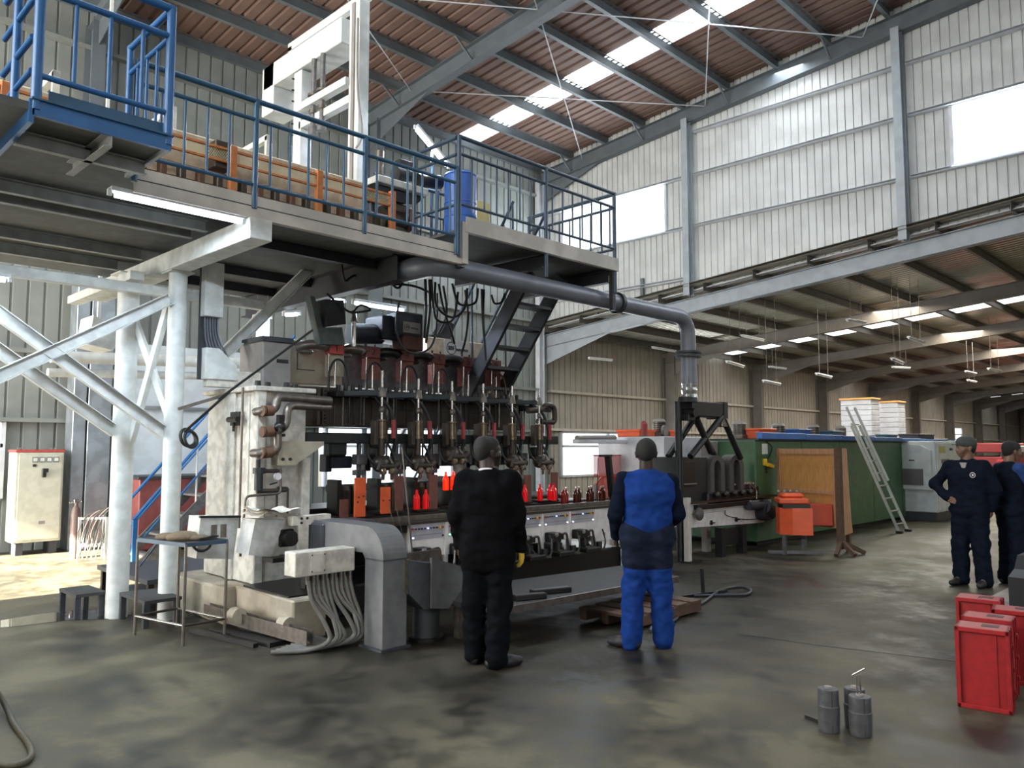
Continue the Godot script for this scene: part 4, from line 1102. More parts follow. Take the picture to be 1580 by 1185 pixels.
func build_front_gear() -> void:
	# conveyor with its row of white control panels
	var C := thing("bottle_conveyor", "long dark belt conveyor over white button panels, carrying bottles out of the machine", "conveyor", V(7.2, 0, -7.0))
	put("belt", G.new().bx(4.2, 10.6, 0.915, 0.93, -7.26, -6.92), M.oilmetal, C)
	put("belt_edge", G.new().bx(4.2, 10.6, 0.9, 0.955, -6.92, -6.88, 0.004), M.oilsteel, C)
	put("belt_edge", G.new().bx(4.2, 10.6, 0.9, 0.95, -7.3, -7.26, 0.004), M.oildark, C)
	put("front_rail", G.new().bx(4.2, 10.0, 0.865, 0.9, -6.88, -6.82, 0.006), M.oilbrown, C)
	put("bed_frame", G.new().bx(4.3, 10.5, 0.78, 0.9, -7.28, -6.88), M.oildark, C)
	put("end_housing", G.new().bx(8.98, 10.2, 0.55, 0.86, -7.2, -6.84, 0.01), M.darkgrey, C)
	put("guide_arm", G.new().bar(V(9.06, 1.0, -6.95), V(8.97, 1.58, -6.95), 0.09, 0.05).bar(V(8.8, 1.58, -6.95), V(9.05, 1.58, -6.95), 0.05, 0.03), M.black, C)
	put("guide_rod", G.new().tube(V(8.72, 0.95, -6.95), V(8.75, 1.55, -6.95), 0.006, -1, 6), M.black, C)
	for x in [9.3, 9.62]: put("support_leg", G.new().bar(V(x, 0.0, -6.85), V(x - 0.12, 0.6, -6.85), 0.09, 0.09), M.black, C)
	var rng := RandomNumberGenerator.new()
	rng.seed = 21
	for i in 7:
		var x := 5.35 + i * 0.533
		var p := Node3D.new()
		p.name = kin(C, "control_panel")
		p.position = V(x + 0.25, 0.7, -6.85) - C.position
		C.add_child(p, true)
		put("panel_body", G.new().bx(x, x + 0.515, 0.5 if i < 6 else 0.42, 0.865, -7.0, -6.85, 0.004), M.machwhite, p)
		put("panel_post", G.new().bx(x + 0.5, x + 0.548, 0.36, 0.86, -6.9, -6.835, 0.003), M.machwhite, p)
		if i < 6:
			put("button_plate", G.new().bx(x + 0.03, x + 0.48, 0.70, 0.85, -6.85, -6.842), M.buttonplate, p)
			put("plate_groove", G.new().bx(x + 0.05, x + 0.46, 0.742, 0.746, -6.842, -6.84), M.dimprint, p)
			for k in 11:
				var bm: Material = M.black
				if k == 0: bm = M.plate_red
				elif k == 9: bm = M.yellow
				elif k == 10: bm = M.plate_red
				elif k in [4, 6]: bm = M.bluebutton
				if k == 5: bm = M.pilot_white
				var q := V(x + 0.045 + k * 0.042, 0.812, -6.842)
				put("button", G.new().tube(q, q + V(0, 0, 0.016), 0.014 if k in [0, 9, 10] else 0.009, -1, 10), bm, p)
			var pl := V(x + (0.05 if i != 1 else 0.04), 0.72, -6.842)
			put("pilot_lamp", G.new().tube(pl, pl + V(0, 0, 0.014), 0.011, -1, 10), M.pilot_green if i == 1 else M.pilot_white, p)
			put("pilot_lamp", G.new().tube(V(x + 0.47, 0.72, -6.842), V(x + 0.47, 0.72, -6.828), 0.011, -1, 10), M.pilot_white if i > 1 else M.black, p)
			put("valve_block", G.new().bx(x + 0.04, x + 0.2, 0.50, 0.62, -6.85, -6.7, 0.01).bx(x + 0.2, x + 0.27, 0.53, 0.6, -6.84, -6.72, 0.006), M.oildark, p)
			put("valve_pipe", G.new().elbows([V(x + 0.22, 0.58, -6.76), V(x + 0.34, 0.60, -6.74), V(x + 0.36, 0.42, -6.72), V(x + 0.34, 0.3, -6.7)], 0.016, 0.03, 8), M.oilbrown, p)
			put("valve_knob", G.new().ball(V(x + 0.08, 0.6, -6.68), V(0.028, 0.03, 0.028), 10, 6), M.greyplate, p)
			put("plunger_gear", G.new().cyl(x + 0.12, 0.34, 0.5, -6.7, 0.06, -1, 12).bx(x + 0.0, x + 0.28, 0.34, 0.4, -6.8, -6.55, 0.01).cyl(x + 0.3, 0.34, 0.46, -6.6, 0.04, -1, 10), M.oildark, p)
			put("lever", G.new().bar(V(x + 0.42, 0.36, -6.6), V(x + 0.5, 0.56, -6.66), 0.012, 0.012).bar(V(x + 0.02, 0.42, -6.6), V(x + 0.36, 0.36, -6.55), 0.02, 0.02), M.oilsteel, p)
			put("air_hose", G.new().pipe([V(x + 0.1, 0.52, -6.7), V(x + 0.16, 0.4, -6.6), V(x + 0.3, 0.36, -6.56), V(x + 0.46, 0.44, -6.62), V(x + 0.5, 0.6, -6.7)], 0.011, 6), M.black, p)
	# cream shelf frame, chutes, cable box with hoses
	var S := thing("cream_shelf", "cream steel bracket shelf bolted in front of the end frame", "bracket", V(4.0, 0.36, -6.6))
	put("shelf_bar", G.new().bx(3.81, 4.22, 0.975, 1.065, -6.7, -6.6, 0.005), M.machcream, S)
	put("shelf_leg", G.new().prism([Vector2(3.87, 0.98), Vector2(3.98, 0.98), Vector2(3.98, 0.74), Vector2(4.05, 0.66), Vector2(4.05, 0.58), Vector2(3.93, 0.58), Vector2(3.9, 0.66)], 0.02, Basis(), V(0, 0, -6.62)), M.machcream, S)
	put("shelf_post", G.new().bx(4.0, 4.06, 0.36, 0.98, -6.75, -6.68), M.oildark, S)
	for q in [Vector2(3.9, 1.04), Vector2(3.96, 1.04), Vector2(3.9, 1.0)]: put("bolt", G.new().tube(V(q.x, q.y, -6.6), V(q.x, q.y, -6.588), 0.012, -1, 8), M.black, S)
	var ch := thing("bin", "white sheet metal bin with two slots hung beyond the tubular table", "bin", V(3.34, 0.66, -7.15))
	put("bin_body", G.new().prism([Vector2(3.14, 0.7), Vector2(3.49, 0.66), Vector2(3.54, 1.05), Vector2(3.17, 1.07)], 0.25, Basis(), V(0, 0, -7.35)), M.zinc, ch)
	for x in [3.27, 3.36]: put("slot", G.new().bx(x, x + 0.055, 0.87, 0.99, -7.1, -7.094), M.oilsteel, ch)
	put("bin_rim", G.new().bar(V(3.16, 1.07, -7.1), V(3.55, 1.05, -7.1), 0.03, 0.02), M.oildark, ch)
	var c2 := thing("chute", "white tapering chute with a cloth on top and a small dark motor at its side", "chute", V(3.62, 0.7, -6.75))
	put("chute_body", G.new().prism([Vector2(3.44, 0.74), Vector2(3.66, 0.7), Vector2(3.80, 1.03), Vector2(3.5, 1.05)], 0.24, Basis(), V(0, 0, -6.95)), M.zinc, c2)
	put("chute_side", G.new().prism([Vector2(3.67, 0.7), Vector2(3.76, 0.7), Vector2(3.84, 1.02), Vector2(3.79, 1.03)], 0.22, Basis(), V(0, 0, -6.96)), M.machcream, c2)
	put("chute_motor", G.new().tube(V(3.82, 0.86, -6.74), V(3.82, 0.86, -6.62), 0.07, -1, 16).bx(3.75, 3.89, 0.78, 0.94, -6.78, -6.7, 0.01), M.oildark, c2)
	put("motor_foot", G.new().bx(3.62, 3.95, 0.66, 0.7, -6.8, -6.6), M.oildark, c2)
	var cl := G.new()
	var N := 12
	for layer in 3:
		for i in N:
			for j in 5:
				var f := func(a: float, b: float) -> Vector3:
					var u := a / N
					var w := b / 5.0
					return V(3.47 + 0.42 * u, 1.10 + layer * 0.022 + 0.035 * sin(u * 5.0 + layer) * (1.0 - 0.4 * w) - 0.05 * absf(u - 0.4) + 0.012 * sin(w * 6 + u * 9), -6.94 + 0.34 * w + 0.02 * sin(u * 7))
				cl.quad(f.call(i, j), f.call(i, j + 1), f.call(i + 1, j + 1), f.call(i + 1, j))
	solo("folded_cloth", cl, M.cloth, V(3.65, 1.06, -6.85), "folded off-white cloth lying over the top of the white chute", "cloth")
	var K := thing("cable_box", "long white cable box with grey hoses dropping from its underside", "cable box", V(3.75, 0, -5.95))
	put("box_body", G.new().bx(3.44, 4.02, 0.63, 0.83, -6.08, -5.9, 0.006), M.machcream, K)
	put("box_lid", G.new().bx(3.58, 3.72, 0.655, 0.81, -5.9, -5.892, 0.002), M.machcream, K)
	for q in [Vector2(3.59, 0.8), Vector2(3.71, 0.8), Vector2(3.59, 0.665), Vector2(3.71, 0.665)]: put("lid_screw", G.new().tube(V(q.x, q.y, -5.893), V(q.x, q.y, -5.886), 0.006, -1, 6), M.oildark, K)
	for k in 10:
		var x := 3.6 + k * 0.045
		put("gland", G.new().cyl(x, 0.55, 0.63, -5.97 + 0.02 * (k % 2), 0.02, -1, 10), M.oilsteel, K)
		var sw := 0.07 * sin(k * 1.3)
		put("hose", G.new().pipe([V(x, 0.58, -5.96), V(x + 0.02, 0.42, -5.93), V(x + 0.1 + sw, 0.22, -5.84), V(x + 0.12 + sw * 1.4, 0.09, -5.82), V(x - 0.04 + sw, 0.028, -5.9), V(x - 0.28, 0.03 + 0.006 * k, -6.05)], 0.019, 8), M.hosegrey, K)
	# grey exhaust duct that bends down to the floor
	var D := thing("exhaust_duct", "grey sheet metal duct curving over and down to the floor beside the hopper", "duct", V(4.15, 0, -5.63))
	var prof := [Vector2(-6.7, 1.02)]
	for k in 11:
		var a := PI / 2 - PI / 2 * k / 10.0
		prof.append(Vector2(-5.76 + 0.26 * cos(a), 0.76 + 0.26 * sin(a)))
	prof.append_array([Vector2(-5.5, 0.0), Vector2(-5.76, 0.0), Vector2(-5.76, 0.74), Vector2(-5.80, 0.79), Vector2(-6.7, 0.79)])
	put("duct_body", G.new().prism(prof, 0.25, Basis(V(0, 0, 1), V(0, 1, 0), V(-1, 0, 0)), V(4.28, 0, 0)), M.ductgrey, D)
	put("duct_seam", G.new().bx(4.025, 4.285, 0.742, 0.752, -5.765, -5.495), M.darkgrey, D)
	put("duct_foot", G.new().bx(4.0, 4.31, 0, 0.02, -5.8, -5.47), M.darkgrey, D)
	put("duct_feed", G.new().bx(4.0, 4.6, 0.74, 1.0, -6.8, -6.4, 0.02), M.darkgrey, D)
	var H := thing("hopper", "dark grey scrap hopper on a round leg between the duct and the man in black", "hopper", V(4.6, 0, -5.55))
	put("hopper_body", G.new().prism([Vector2(4.27, 0.73), Vector2(4.27, 0.45), Vector2(4.43, 0.3), Vector2(4.7, 0.27), Vector2(4.98, 0.56), Vector2(4.95, 0.6)], 0.4, Basis(), V(0, 0, -5.85)), M.hoppergrey, H)
	put("hopper_side", G.new().prism([Vector2(4.5, 0.735), Vector2(4.5, 0.3), Vector2(4.7, 0.27), Vector2(5.0, 0.575)], 0.03, Basis(), V(0, 0, -5.46)), M.ductgrey, H)
	put("hopper_wall", G.new().bx(4.27, 4.93, 0.58, 0.735, -5.86, -5.83).bx(4.26, 4.29, 0.45, 0.74, -5.85, -5.46), M.oilsteel, H)
	put("hopper_leg", G.new().cyl(4.58, 0.0, 0.3, -5.6, 0.12, -1, 20), M.hoppergrey, H)
	put("leg_flange", G.new().cyl(4.58, 0.0, 0.03, -5.6, 0.16, -1, 20), M.oildark, H)
	var W := thing("water_line", "thin upright metal rod with two hooked wires by the orange guards", "rod", V(5.15, 0.3, -6.45))
	put("rod", G.new().tube(V(4.98, 1.7, -6.5), V(5.1, 0.25, -6.4), 0.009, -1, 8), M.oilsteel, W)
	put("hooked_wire", G.new().pipe([V(4.78, 1.15, -6.45), V(4.82, 0.9, -6.4), V(4.84, 0.76, -6.38), V(4.82, 0.72, -6.38)], 0.004, 5).pipe([V(4.86, 1.15, -6.45), V(4.9, 0.9, -6.4), V(4.93, 0.76, -6.38), V(4.91, 0.72, -6.38)], 0.004, 5), M.oilsteel, W)
	# low steel work bench on the floor with bars on it
	var B := thing("low_bench", "low dark steel bench plate on angle legs between the two men", "bench", V(5.9, 0, -5.3))
	put("bench_top", G.new().prism([Vector2(4.75, 4.92), Vector2(7.3, 4.75), Vector2(7.7, 5.6), Vector2(4.75, 5.95)], 0.05, Basis(V(1, 0, 0), V(0, 0, -1), V(0, 1, 0)), V(0, 0.285, 0)), M.benchsteel, B)
	put("bench_edge", G.new().bar(V(4.75, 0.305, -4.9), V(7.3, 0.305, -4.74), 0.03, 0.06), M.oilsteel, B)
	for q in [V(4.92, 0, -4.95), V(4.82, 0, -5.4), V(7.1, 0, -4.85), V(7.45, 0, -5.5)]: put("leg", G.new().bx(q.x - 0.035, q.x + 0.035, 0, 0.29, q.z - 0.008, q.z + 0.008).bx(q.x - 0.035, q.x - 0.02, 0, 0.29, q.z - 0.06, q.z), M.oilsteel, B)
	var mould := G.new().bar(V(5.12, 0.36, -5.03), V(5.42, 0.36, -4.93), 0.09, 0.05, Vector3.UP, 0.008)
	solo("steel_bar", mould, M.oildark, V(5.27, 0.335, -4.98), "shorter dark steel bar lying on the low bench nearest its front edge", "bar", "steel bars on the low bench")
	solo("steel_bar", G.new().bar(V(5.42, 0.36, -5.1), V(5.82, 0.36, -4.98), 0.09, 0.05, Vector3.UP, 0.008), M.oildark, V(5.6, 0.335, -5.04), "longer dark steel bar lying on the low bench behind the shorter bar", "bar", "steel bars on the low bench")
	var Pl := thing("pallet", "worn brown pallet lying under the right end of the low bench", "pallet", V(6.8, 0, -4.75))
	for k in 5: put("slat", G.new().bx(6.1 + k * 0.25, 6.28 + k * 0.25, 0.11, 0.135, -5.1, -4.45), M.woodbrown, Pl)
	for z in [-5.05, -4.78, -4.5]: put("bearer", G.new().bx(6.1, 7.3, 0.02, 0.11, z - 0.04, z + 0.04), M.woodbrown, Pl)
	solo("floor_hose", G.new().pipe([V(6.15, 0.02, -4.3), V(6.4, 0.02, -4.42), V(6.7, 0.02, -4.4), V(7.0, 0.02, -4.52), V(7.69, 0.02, -4.67), V(8.44, 0.02, -4.91), V(8.83, 0.02, -4.88), V(8.77, 0.02, -4.69), V(8.43, 0.02, -4.57), V(8.2, 0.02, -4.75), V(7.95, 0.02, -4.95)], 0.016, 8), M.darkgrey, V(7.6, 0.004, -4.6), "dark hose looping over the floor behind the man in blue", "hose")
	var T := thing("floor_stand", "small dark steel stand with one upright bar on the floor behind the man in blue", "stand", V(8.16, 0, -4.96))
	put("upright", G.new().bar(V(8.16, 0.02, -4.96), V(8.14, 0.3, -4.96), 0.03, 0.03), M.black, T)
	put("foot", G.new().bar(V(7.75, 0.015, -5.05), V(8.5, 0.015, -4.86), 0.05, 0.03), M.black, T)
	# tall tubular table at the left with rags and tools
	var Tb := thing("tubular_table", "tall thin tubular table with a metal tray top standing before the front column", "table", V(3.08, 0, -7.25))
	var cs := [V(2.81, 0, -7.59), V(2.95, 0, -6.88), V(3.33, 0, -6.9), V(3.22, 0, -7.66)]
	for q in cs: put("leg", G.new().tube(q, q + V(0, 0.86, 0), 0.013, -1, 10), M.oilsteel, Tb)
	for i in 4: put("edge_angle", G.new().bar(cs[i] + V(0, 0.855, 0), cs[(i + 1) % 4] + V(0, 0.855, 0), 0.02, 0.035), M.railgrey, Tb)
	for i in [0, 1, 2, 3]: put("lower_rail", G.new().tube(cs[i] + V(0, 0.17, 0), cs[(i + 1) % 4] + V(0, 0.17, 0), 0.012, -1, 8), M.chrome if i in [0, 2] else M.oilbrown, Tb)
	put("tray", G.new().prism([Vector2(2.81, 7.59), Vector2(2.95, 6.88), Vector2(3.33, 6.9), Vector2(3.22, 7.66)], 0.01, Basis(V(1, 0, 0), V(0, 0, -1), V(0, 1, 0)), V(0, 0.86, 0)), M.oildark, Tb)
	put("corner_brace", G.new().tube(V(2.82, 0.62, -7.55), V(2.87, 0.84, -7.3), 0.008, -1, 6), M.railgrey, Tb)
	var rag := G.new()
	rag.ball(V(3.06, 0.89, -7.2), V(0.15, 0.055, 0.14), 16, 8).ball(V(2.98, 0.885, -7.36), V(0.1, 0.04, 0.12), 12, 6).ball(V(3.2, 0.89, -7.3), V(0.08, 0.05, 0.1), 12, 6).ball(V(3.15, 0.885, -7.08), V(0.1, 0.03, 0.08), 12, 6)
	solo("rag_heap", rag, M.rag, V(3.06, 0.87, -7.2), "brown dirty rags heaped on the tubular table", "rags")
	solo("tongs", G.new().bar(V(3.1, 0.885, -6.98), V(3.3, 0.895, -7.02), 0.02, 0.015).bar(V(3.12, 0.885, -7.02), V(3.3, 0.89, -7.1), 0.02, 0.015), M.oildark, V(3.2, 0.87, -7.0), "dark steel tongs lying by the rags on the tubular table", "tongs")
	solo("hanging_hook", G.new().pipe([V(3.02, 0.84, -6.9), V(3.06, 0.8, -6.9), V(3.12, 0.79, -6.9), V(3.17, 0.82, -6.9), V(3.18, 0.86, -6.91)], 0.012, 8), M.black, V(3.1, 0.79, -6.9), "black curved strap hanging under the front edge of the tubular table", "strap")

func bottle_mesh() -> G:
	return G.new().lathe([Vector2(0.0, 0.0), Vector2(0.033, 0.0), Vector2(0.037, 0.006), Vector2(0.037, 0.126), Vector2(0.033, 0.148), Vector2(0.0175, 0.174), Vector2(0.0135, 0.204), Vector2(0.015, 0.206), Vector2(0.015, 0.218), Vector2(0.011, 0.22), Vector2(0.0, 0.22)], Vector3.ZERO, 16)
func bottle(at: Vector3, mat: Material, neck: Material, label: String, group: String) -> void:
	var o := MeshInstance3D.new()
	o.name = numbered("bottle")
	o.position = at
	o.mesh = _bm
	o.material_override = mat
	add_child(o, true)
	tag(o, label, "bottle", group)
	if neck:
		var k := MeshInstance3D.new()
		k.name = "finish"
		k.mesh = _nm
		k.material_override = neck
		o.add_child(k, true)
var _bm: ArrayMesh
var _nm: ArrayMesh

func build_bottles() -> void:
	_bm = bottle_mesh().mesh()
	_nm = G.new().lathe([Vector2(0.0148, 0.190), Vector2(0.0158, 0.206), Vector2(0.0158, 0.219), Vector2(0.012, 0.222), Vector2(0.0, 0.222)], Vector3.ZERO, 14).mesh()
	var grp := "glowing bottles just formed"
	bottle(V(6.17, 1.19, -7.2), M.hot, null, "glowing orange hot bottle hanging in tongs, the left one of the pair", grp)
	bottle(V(6.29, 1.19, -7.2), M.hot, null, "glowing orange hot bottle hanging in tongs, the right one of the pair", grp)
	bottle(V(5.64, 1.0, -7.08), M.warm, null, "red hot bottle on the plate left of the hanging pair, left of two", grp)
	bottle(V(5.77, 1.0, -7.08), M.warm, null, "red hot bottle on the plate left of the hanging pair, right of two", grp)
	bottle(V(7.29, 1.0, -7.12), M.warm, null, "red hot bottle by the shoulder of the man in black, left of two", grp)
	bottle(V(7.44, 1.0, -7.12), M.warm, null, "red hot bottle by the shoulder of the man in black, right of two", grp)
	bottle(V(7.82, 0.99, -7.2), M.warm, null, "red hot bottle of the last three under the end pipe, left one", grp)
	bottle(V(7.94, 0.99, -7.06), M.warm, null, "red hot bottle of the last three under the end pipe, front one", grp)
	bottle(V(8.02, 0.99, -7.2), M.warm, null, "red hot bottle of the last three under the end pipe, right one", grp)
	var g2 := "brown bottles riding on the belt"
	var xs := []
	for p in [867, 875, 886, 895, 906, 914, 925, 932, 941, 950, 957, 965, 973, 981, 989]: xs.append(7.09 * tan(deg_to_rad(45.35) + atan((p - 790.0) / 1220.0)))
	var nth := ["first", "second", "third", "fourth", "fifth", "sixth", "seventh", "eighth", "ninth", "tenth", "eleventh", "twelfth", "thirteenth", "fourteenth", "fifteenth"]
	for i in xs.size():
		bottle(V(xs[i], 0.93, -7.07 - 0.05 * (i % 2)), M.cooling if i < 2 else M.amber, M.glassclear, "%s brown bottle on the belt counted from the red hot bottles" % nth[i], g2)
	for r in 3:
		for k in 10:
			bottle(V(11.72 + k * 0.105 + r * 0.03, 0.88, -6.62 - r * 0.11), M.amberdark, M.glassclear, "%s dark bottle in the %s row left of the orange loader" % [nth[k], ["front", "middle", "back"][r]], "brown bottles waiting before the orange loader")

func build_transfer() -> void:
	var A := thing("blower_frame", "black steel blower frame with crossed legs and a box beam over the conveyor end", "frame", V(10.9, 0, -6.7))
	put("tall_post", G.new().cyl(10.28, 0.0, 2.39, -6.62, 0.055, -1, 18), M.blacksteel, A)
	put("box_beam", G.new().bx(10.42, 11.36, 2.17, 2.4, -6.75, -6.45, 0.012), M.blacksteel, A)
	put("beam_cap", G.new().bx(11.33, 11.44, 2.15, 2.42, -6.77, -6.43, 0.01), M.blacksteel, A)
	put("inlet_collar", G.new().cyl(10.4, 2.38, 2.46, -6.52, 0.16, 0.14, 18), M.blacksteel, A)
	put("knuckle", G.new().tube(V(10.42, 2.22, -6.62), V(10.42, 2.22, -6.4), 0.07, -1, 14).bx(10.3, 10.5, 2.1, 2.2, -6.6, -6.45, 0.01), M.oildark, A)
	for q in [[V(11.3, 2.18, -6.47), V(10.36, 1.56, -6.47)], [V(11.34, 2.16, -6.47), V(11.87, 1.52, -6.47)], [V(10.55, 2.14, -6.47), V(10.95, 1.62, -6.47)], [V(10.95, 2.17, -6.75), V(10.2, 1.56, -6.75)], [V(10.95, 2.17, -6.75), V(11.55, 1.54, -6.75)]]:
		put("leg", G.new().tube(q[0], q[1], 0.05, -1, 14), M.blacksteel, A)
	put("hinge_block", G.new().bx(11.24, 11.42, 2.02, 2.17, -6.55, -6.43, 0.01), M.oilsteel, A)
	put("main_box", G.new().bx(10.2, 11.05, 0.86, 1.55, -7.1, -6.6, 0.01), M.greenblack, A)
	put("box_hatch", G.new().bx(10.33, 10.66, 1.1, 1.48, -6.6, -6.585, 0.004), M.oildark, A)
	put("hatch_lip", G.new().bx(10.33, 10.68, 1.135, 1.15, -6.6, -6.56), M.greyplate, A)
	for x in [[11.06, 11.5], [11.66, 12.12]]:
		var pr := [Vector2(x[0], 0.8)]
		var cx: float = (x[0] + x[1]) * 0.5
		var rr: float = (x[1] - x[0]) * 0.5
		pr.append(Vector2(x[1], 0.8))
		for k in 13:
			var a := PI * k / 12.0
			pr.append(Vector2(cx + rr * cos(a), 1.36 + rr * 0.9 * sin(a)))
		put("yoke_plate", yoke(cx, rr, 0.8, 1.36, 0.2, V(0, 0, -6.65)), M.yokegrey, A)
		put("yoke_core", G.new().bx(x[0] + 0.05, x[1] - 0.05, 0.8, 1.4, -6.9, -6.66), M.black, A)
	put("lower_block", G.new().bx(10.9, 12.3, 0.82, 1.0, -6.95, -6.5, 0.02), M.oildark, A)
	for k in 5: put("clamp", G.new().ball(V(11.1 + k * 0.27, 0.96, -6.46), V(0.06, 0.05, 0.05), 10, 6), M.oilmetal, A)
	put("wire", G.new().pipe([V(12.25, 1.12, -6.5), V(12.36, 0.98, -6.46), V(12.34, 0.84, -6.45)], 0.01, 6), M.chrome, A)
	var B := thing("cross_conveyor", "white bodied cross conveyor with a dark rail and motor under the black frame", "conveyor", V(11.6, 0, -6.6))
	put("body", G.new().prism([Vector2(10.3, 0.5), Vector2(10.3, 0.86), Vector2(13.0, 0.80), Vector2(13.0, 0.62), Vector2(12.7, 0.42)], 0.5, Basis(), V(0, 0, -7.02)), M.machwhite, B)
	put("top_plate", G.new().bx(10.3, 13.1, 0.85, 0.88, -7.1, -6.45), M.oilmetal, B)
	put("front_rail", G.new().bx(10.5, 12.1, 0.755, 0.83, -6.52, -6.44, 0.01), M.oildark, B)
	put("gear_tube", G.new().tube(V(12.0, 0.74, -6.42), V(12.5, 0.72, -6.42), 0.07, -1, 16), M.darkgrey, B)
	put("motor", G.new().tube(V(12.55, 0.62, -6.62), V(12.55, 0.62, -6.34), 0.15, -1, 20).tube(V(12.5, 0.7, -6.42), V(12.72, 0.6, -6.4), 0.14, -1, 16), M.darkgrey, B)
	put("hand_wheel", G.new().ball(V(10.5, 0.7, -6.42), V(0.085, 0.1, 0.06), 14, 8), M.yokegrey, B)
	put("panel_line", G.new().bx(10.32, 11.4, 0.69, 0.694, -6.52, -6.516), M.black, B)
	for x in [10.95, 11.72]: put("latch", G.new().bx(x, x + 0.12, 0.52, 0.535, -6.52, -6.49).bx(x + 0.02, x + 0.045, 0.5, 0.57, -6.52, -6.49), M.black, B)
	put("cord", G.new().pipe([V(11.4, 0.7, -6.5), V(11.42, 0.62, -6.49), V(11.9, 0.53, -6.49), V(12.4, 0.5, -6.49)], 0.007, 6), M.black, B)
	for x in [11.16, 11.82]: put("leg", G.new().bx(x - 0.06, x + 0.06, 0, 0.45, -6.52, -6.4), M.blacksteel, B)
	put("leg_plate", G.new().bx(11.22, 11.76, 0.16, 0.42, -6.48, -6.45), M.black, B)
	put("white_post", G.new().bx(10.22, 10.32, 0, 0.95, -6.52, -6.45), M.cream, B)
	put("post_foot", G.new().bx(10.18, 10.5, 0, 0.02, -6.55, -6.4), M.black, B)
	put("rear_leg", G.new().bx(11.5, 11.62, 0, 0.45, -7.0, -6.9).bx(12.7, 12.8, 0, 0.45, -7.0, -6.9), M.cream, B)
	# clear red guard and the white hood behind
	var g := thing("acrylic_guard", "translucent red acrylic guard standing behind the belt of bottles", "guard", V(11.0, 0.9, -8.4))
	put("pane", G.new().bx(10.45, 11.8, 1.2, 1.56, -8.4, -8.392), M.acrylic, g)
	put("pane", G.new().prism([Vector2(10.1, 0.85), Vector2(11.8, 0.85), Vector2(11.8, 1.22), Vector2(10.3, 1.22), Vector2(10.12, 1.1)], 0.01, Basis(), V(0, 0, -8.1)), M.acrylic, g)
	put("pane_edge", G.new().bar(V(10.3, 1.22, -8.1), V(11.8, 1.22, -8.1), 0.02, 0.02).bar(V(10.45, 1.56, -8.4), V(11.8, 1.56, -8.4), 0.02, 0.02).bar(V(10.12, 1.1, -8.1), V(10.3, 1.22, -8.1), 0.02, 0.02), M.acrylicedge, g)
	put("guard_post", G.new().bx(11.78, 11.82, 0.0, 1.58, -8.42, -8.1), M.greyplate, g)
	put("guard_post", G.new().bx(10.1, 10.14, 0.0, 1.1, -8.12, -8.08), M.greyplate, g)
	var L := thing("annealing_oven", "long green annealing oven with a blue top rail running away to the right", "oven", V(18.5, 0, -7.6))
	put("oven_wall", G.new().bx(12.62, 25.6, 0.08, 1.82, -9.1, -6.6, 0.02), M.green, L)
	put("oven_foot", G.new().bx(12.9, 24.3, 0, 0.1, -8.7, -6.75), M.black, L)
	for i in 6: put("wall_seam", G.new().bx(14.4 + i * 1.75, 14.42 + i * 1.75, 0.1, 1.8, -6.602, -6.594), M.greendark, L)
	for i in 7: put("top_rail", G.new().bx(12.7 + i * 1.7, 14.39 + i * 1.7, 1.84, 1.955 - 0.012 * i, -6.62, -6.5, 0.008), M.bluerail, L)
	put("top_plate", G.new().bx(12.65, 25.6, 1.82, 1.85, -9.1, -6.55), M.darkgrey, L)
	put("paper_sheet", G.new().bx(12.86, 13.06, 1.58, 1.76, -6.6, -6.594), M.whiteplate, L)
	put("yellow_switch", G.new().bx(12.86, 12.98, 1.38, 1.5, -6.6, -6.56, 0.01).bar(V(12.95, 1.4, -6.55), V(13.16, 1.36, -6.55), 0.05, 0.06), M.yellow, L)
	put("switch_cord", G.new().pipe([V(13.0, 1.8, -6.58), V(13.2, 1.7, -6.58), V(13.1, 1.55, -6.58), V(12.96, 1.45, -6.57), V(12.98, 1.25, -6.58)], 0.01, 6), M.black, L)
	var H := thing("entry_hood", "white sheet metal hood at the near end of the green oven", "hood", V(12.3, 0, -8.2))
	put("hood_box", G.new().bx(11.2, 12.6, 1.22, 1.88, -8.9, -7.5, 0.01), M.hoodwhite, H)
	put("hood_rail", G.new().bx(9.9, 11.2, 1.76, 1.83, -8.4, -8.25, 0.01), M.hoodwhite, H)
	put("hood_tube", G.new().tube(V(9.9, 1.84, -8.3), V(10.9, 1.86, -8.3), 0.05, -1, 12), M.greyplate, H)
	put("hood_side", G.new().bx(12.36, 12.6, 1.3, 1.8, -7.5, -7.3, 0.01), M.greyplate, H)
	put("hood_band", G.new().bx(11.2, 12.6, 1.2, 1.32, -7.5, -7.38), M.black, H)
	for x in [11.25, 12.4]: put("hood_leg", G.new().bx(x, x + 0.1, 0, 1.25, -8.7, -8.6), M.greyplate, H)
	# motors and boxes standing on the oven
	var mo := [[12.98, 0.42, "on the orange box at the near end of the green oven"], [14.52, 0.5, "beside the first blue box on the green oven"], [16.1, 0.55, "beside the second blue box on the green oven"], [17.5, 0.45, "behind the ladder head on the green oven"], [11.9, 0.3, "on the white hood behind the tall black post"]]
	var first: Node3D
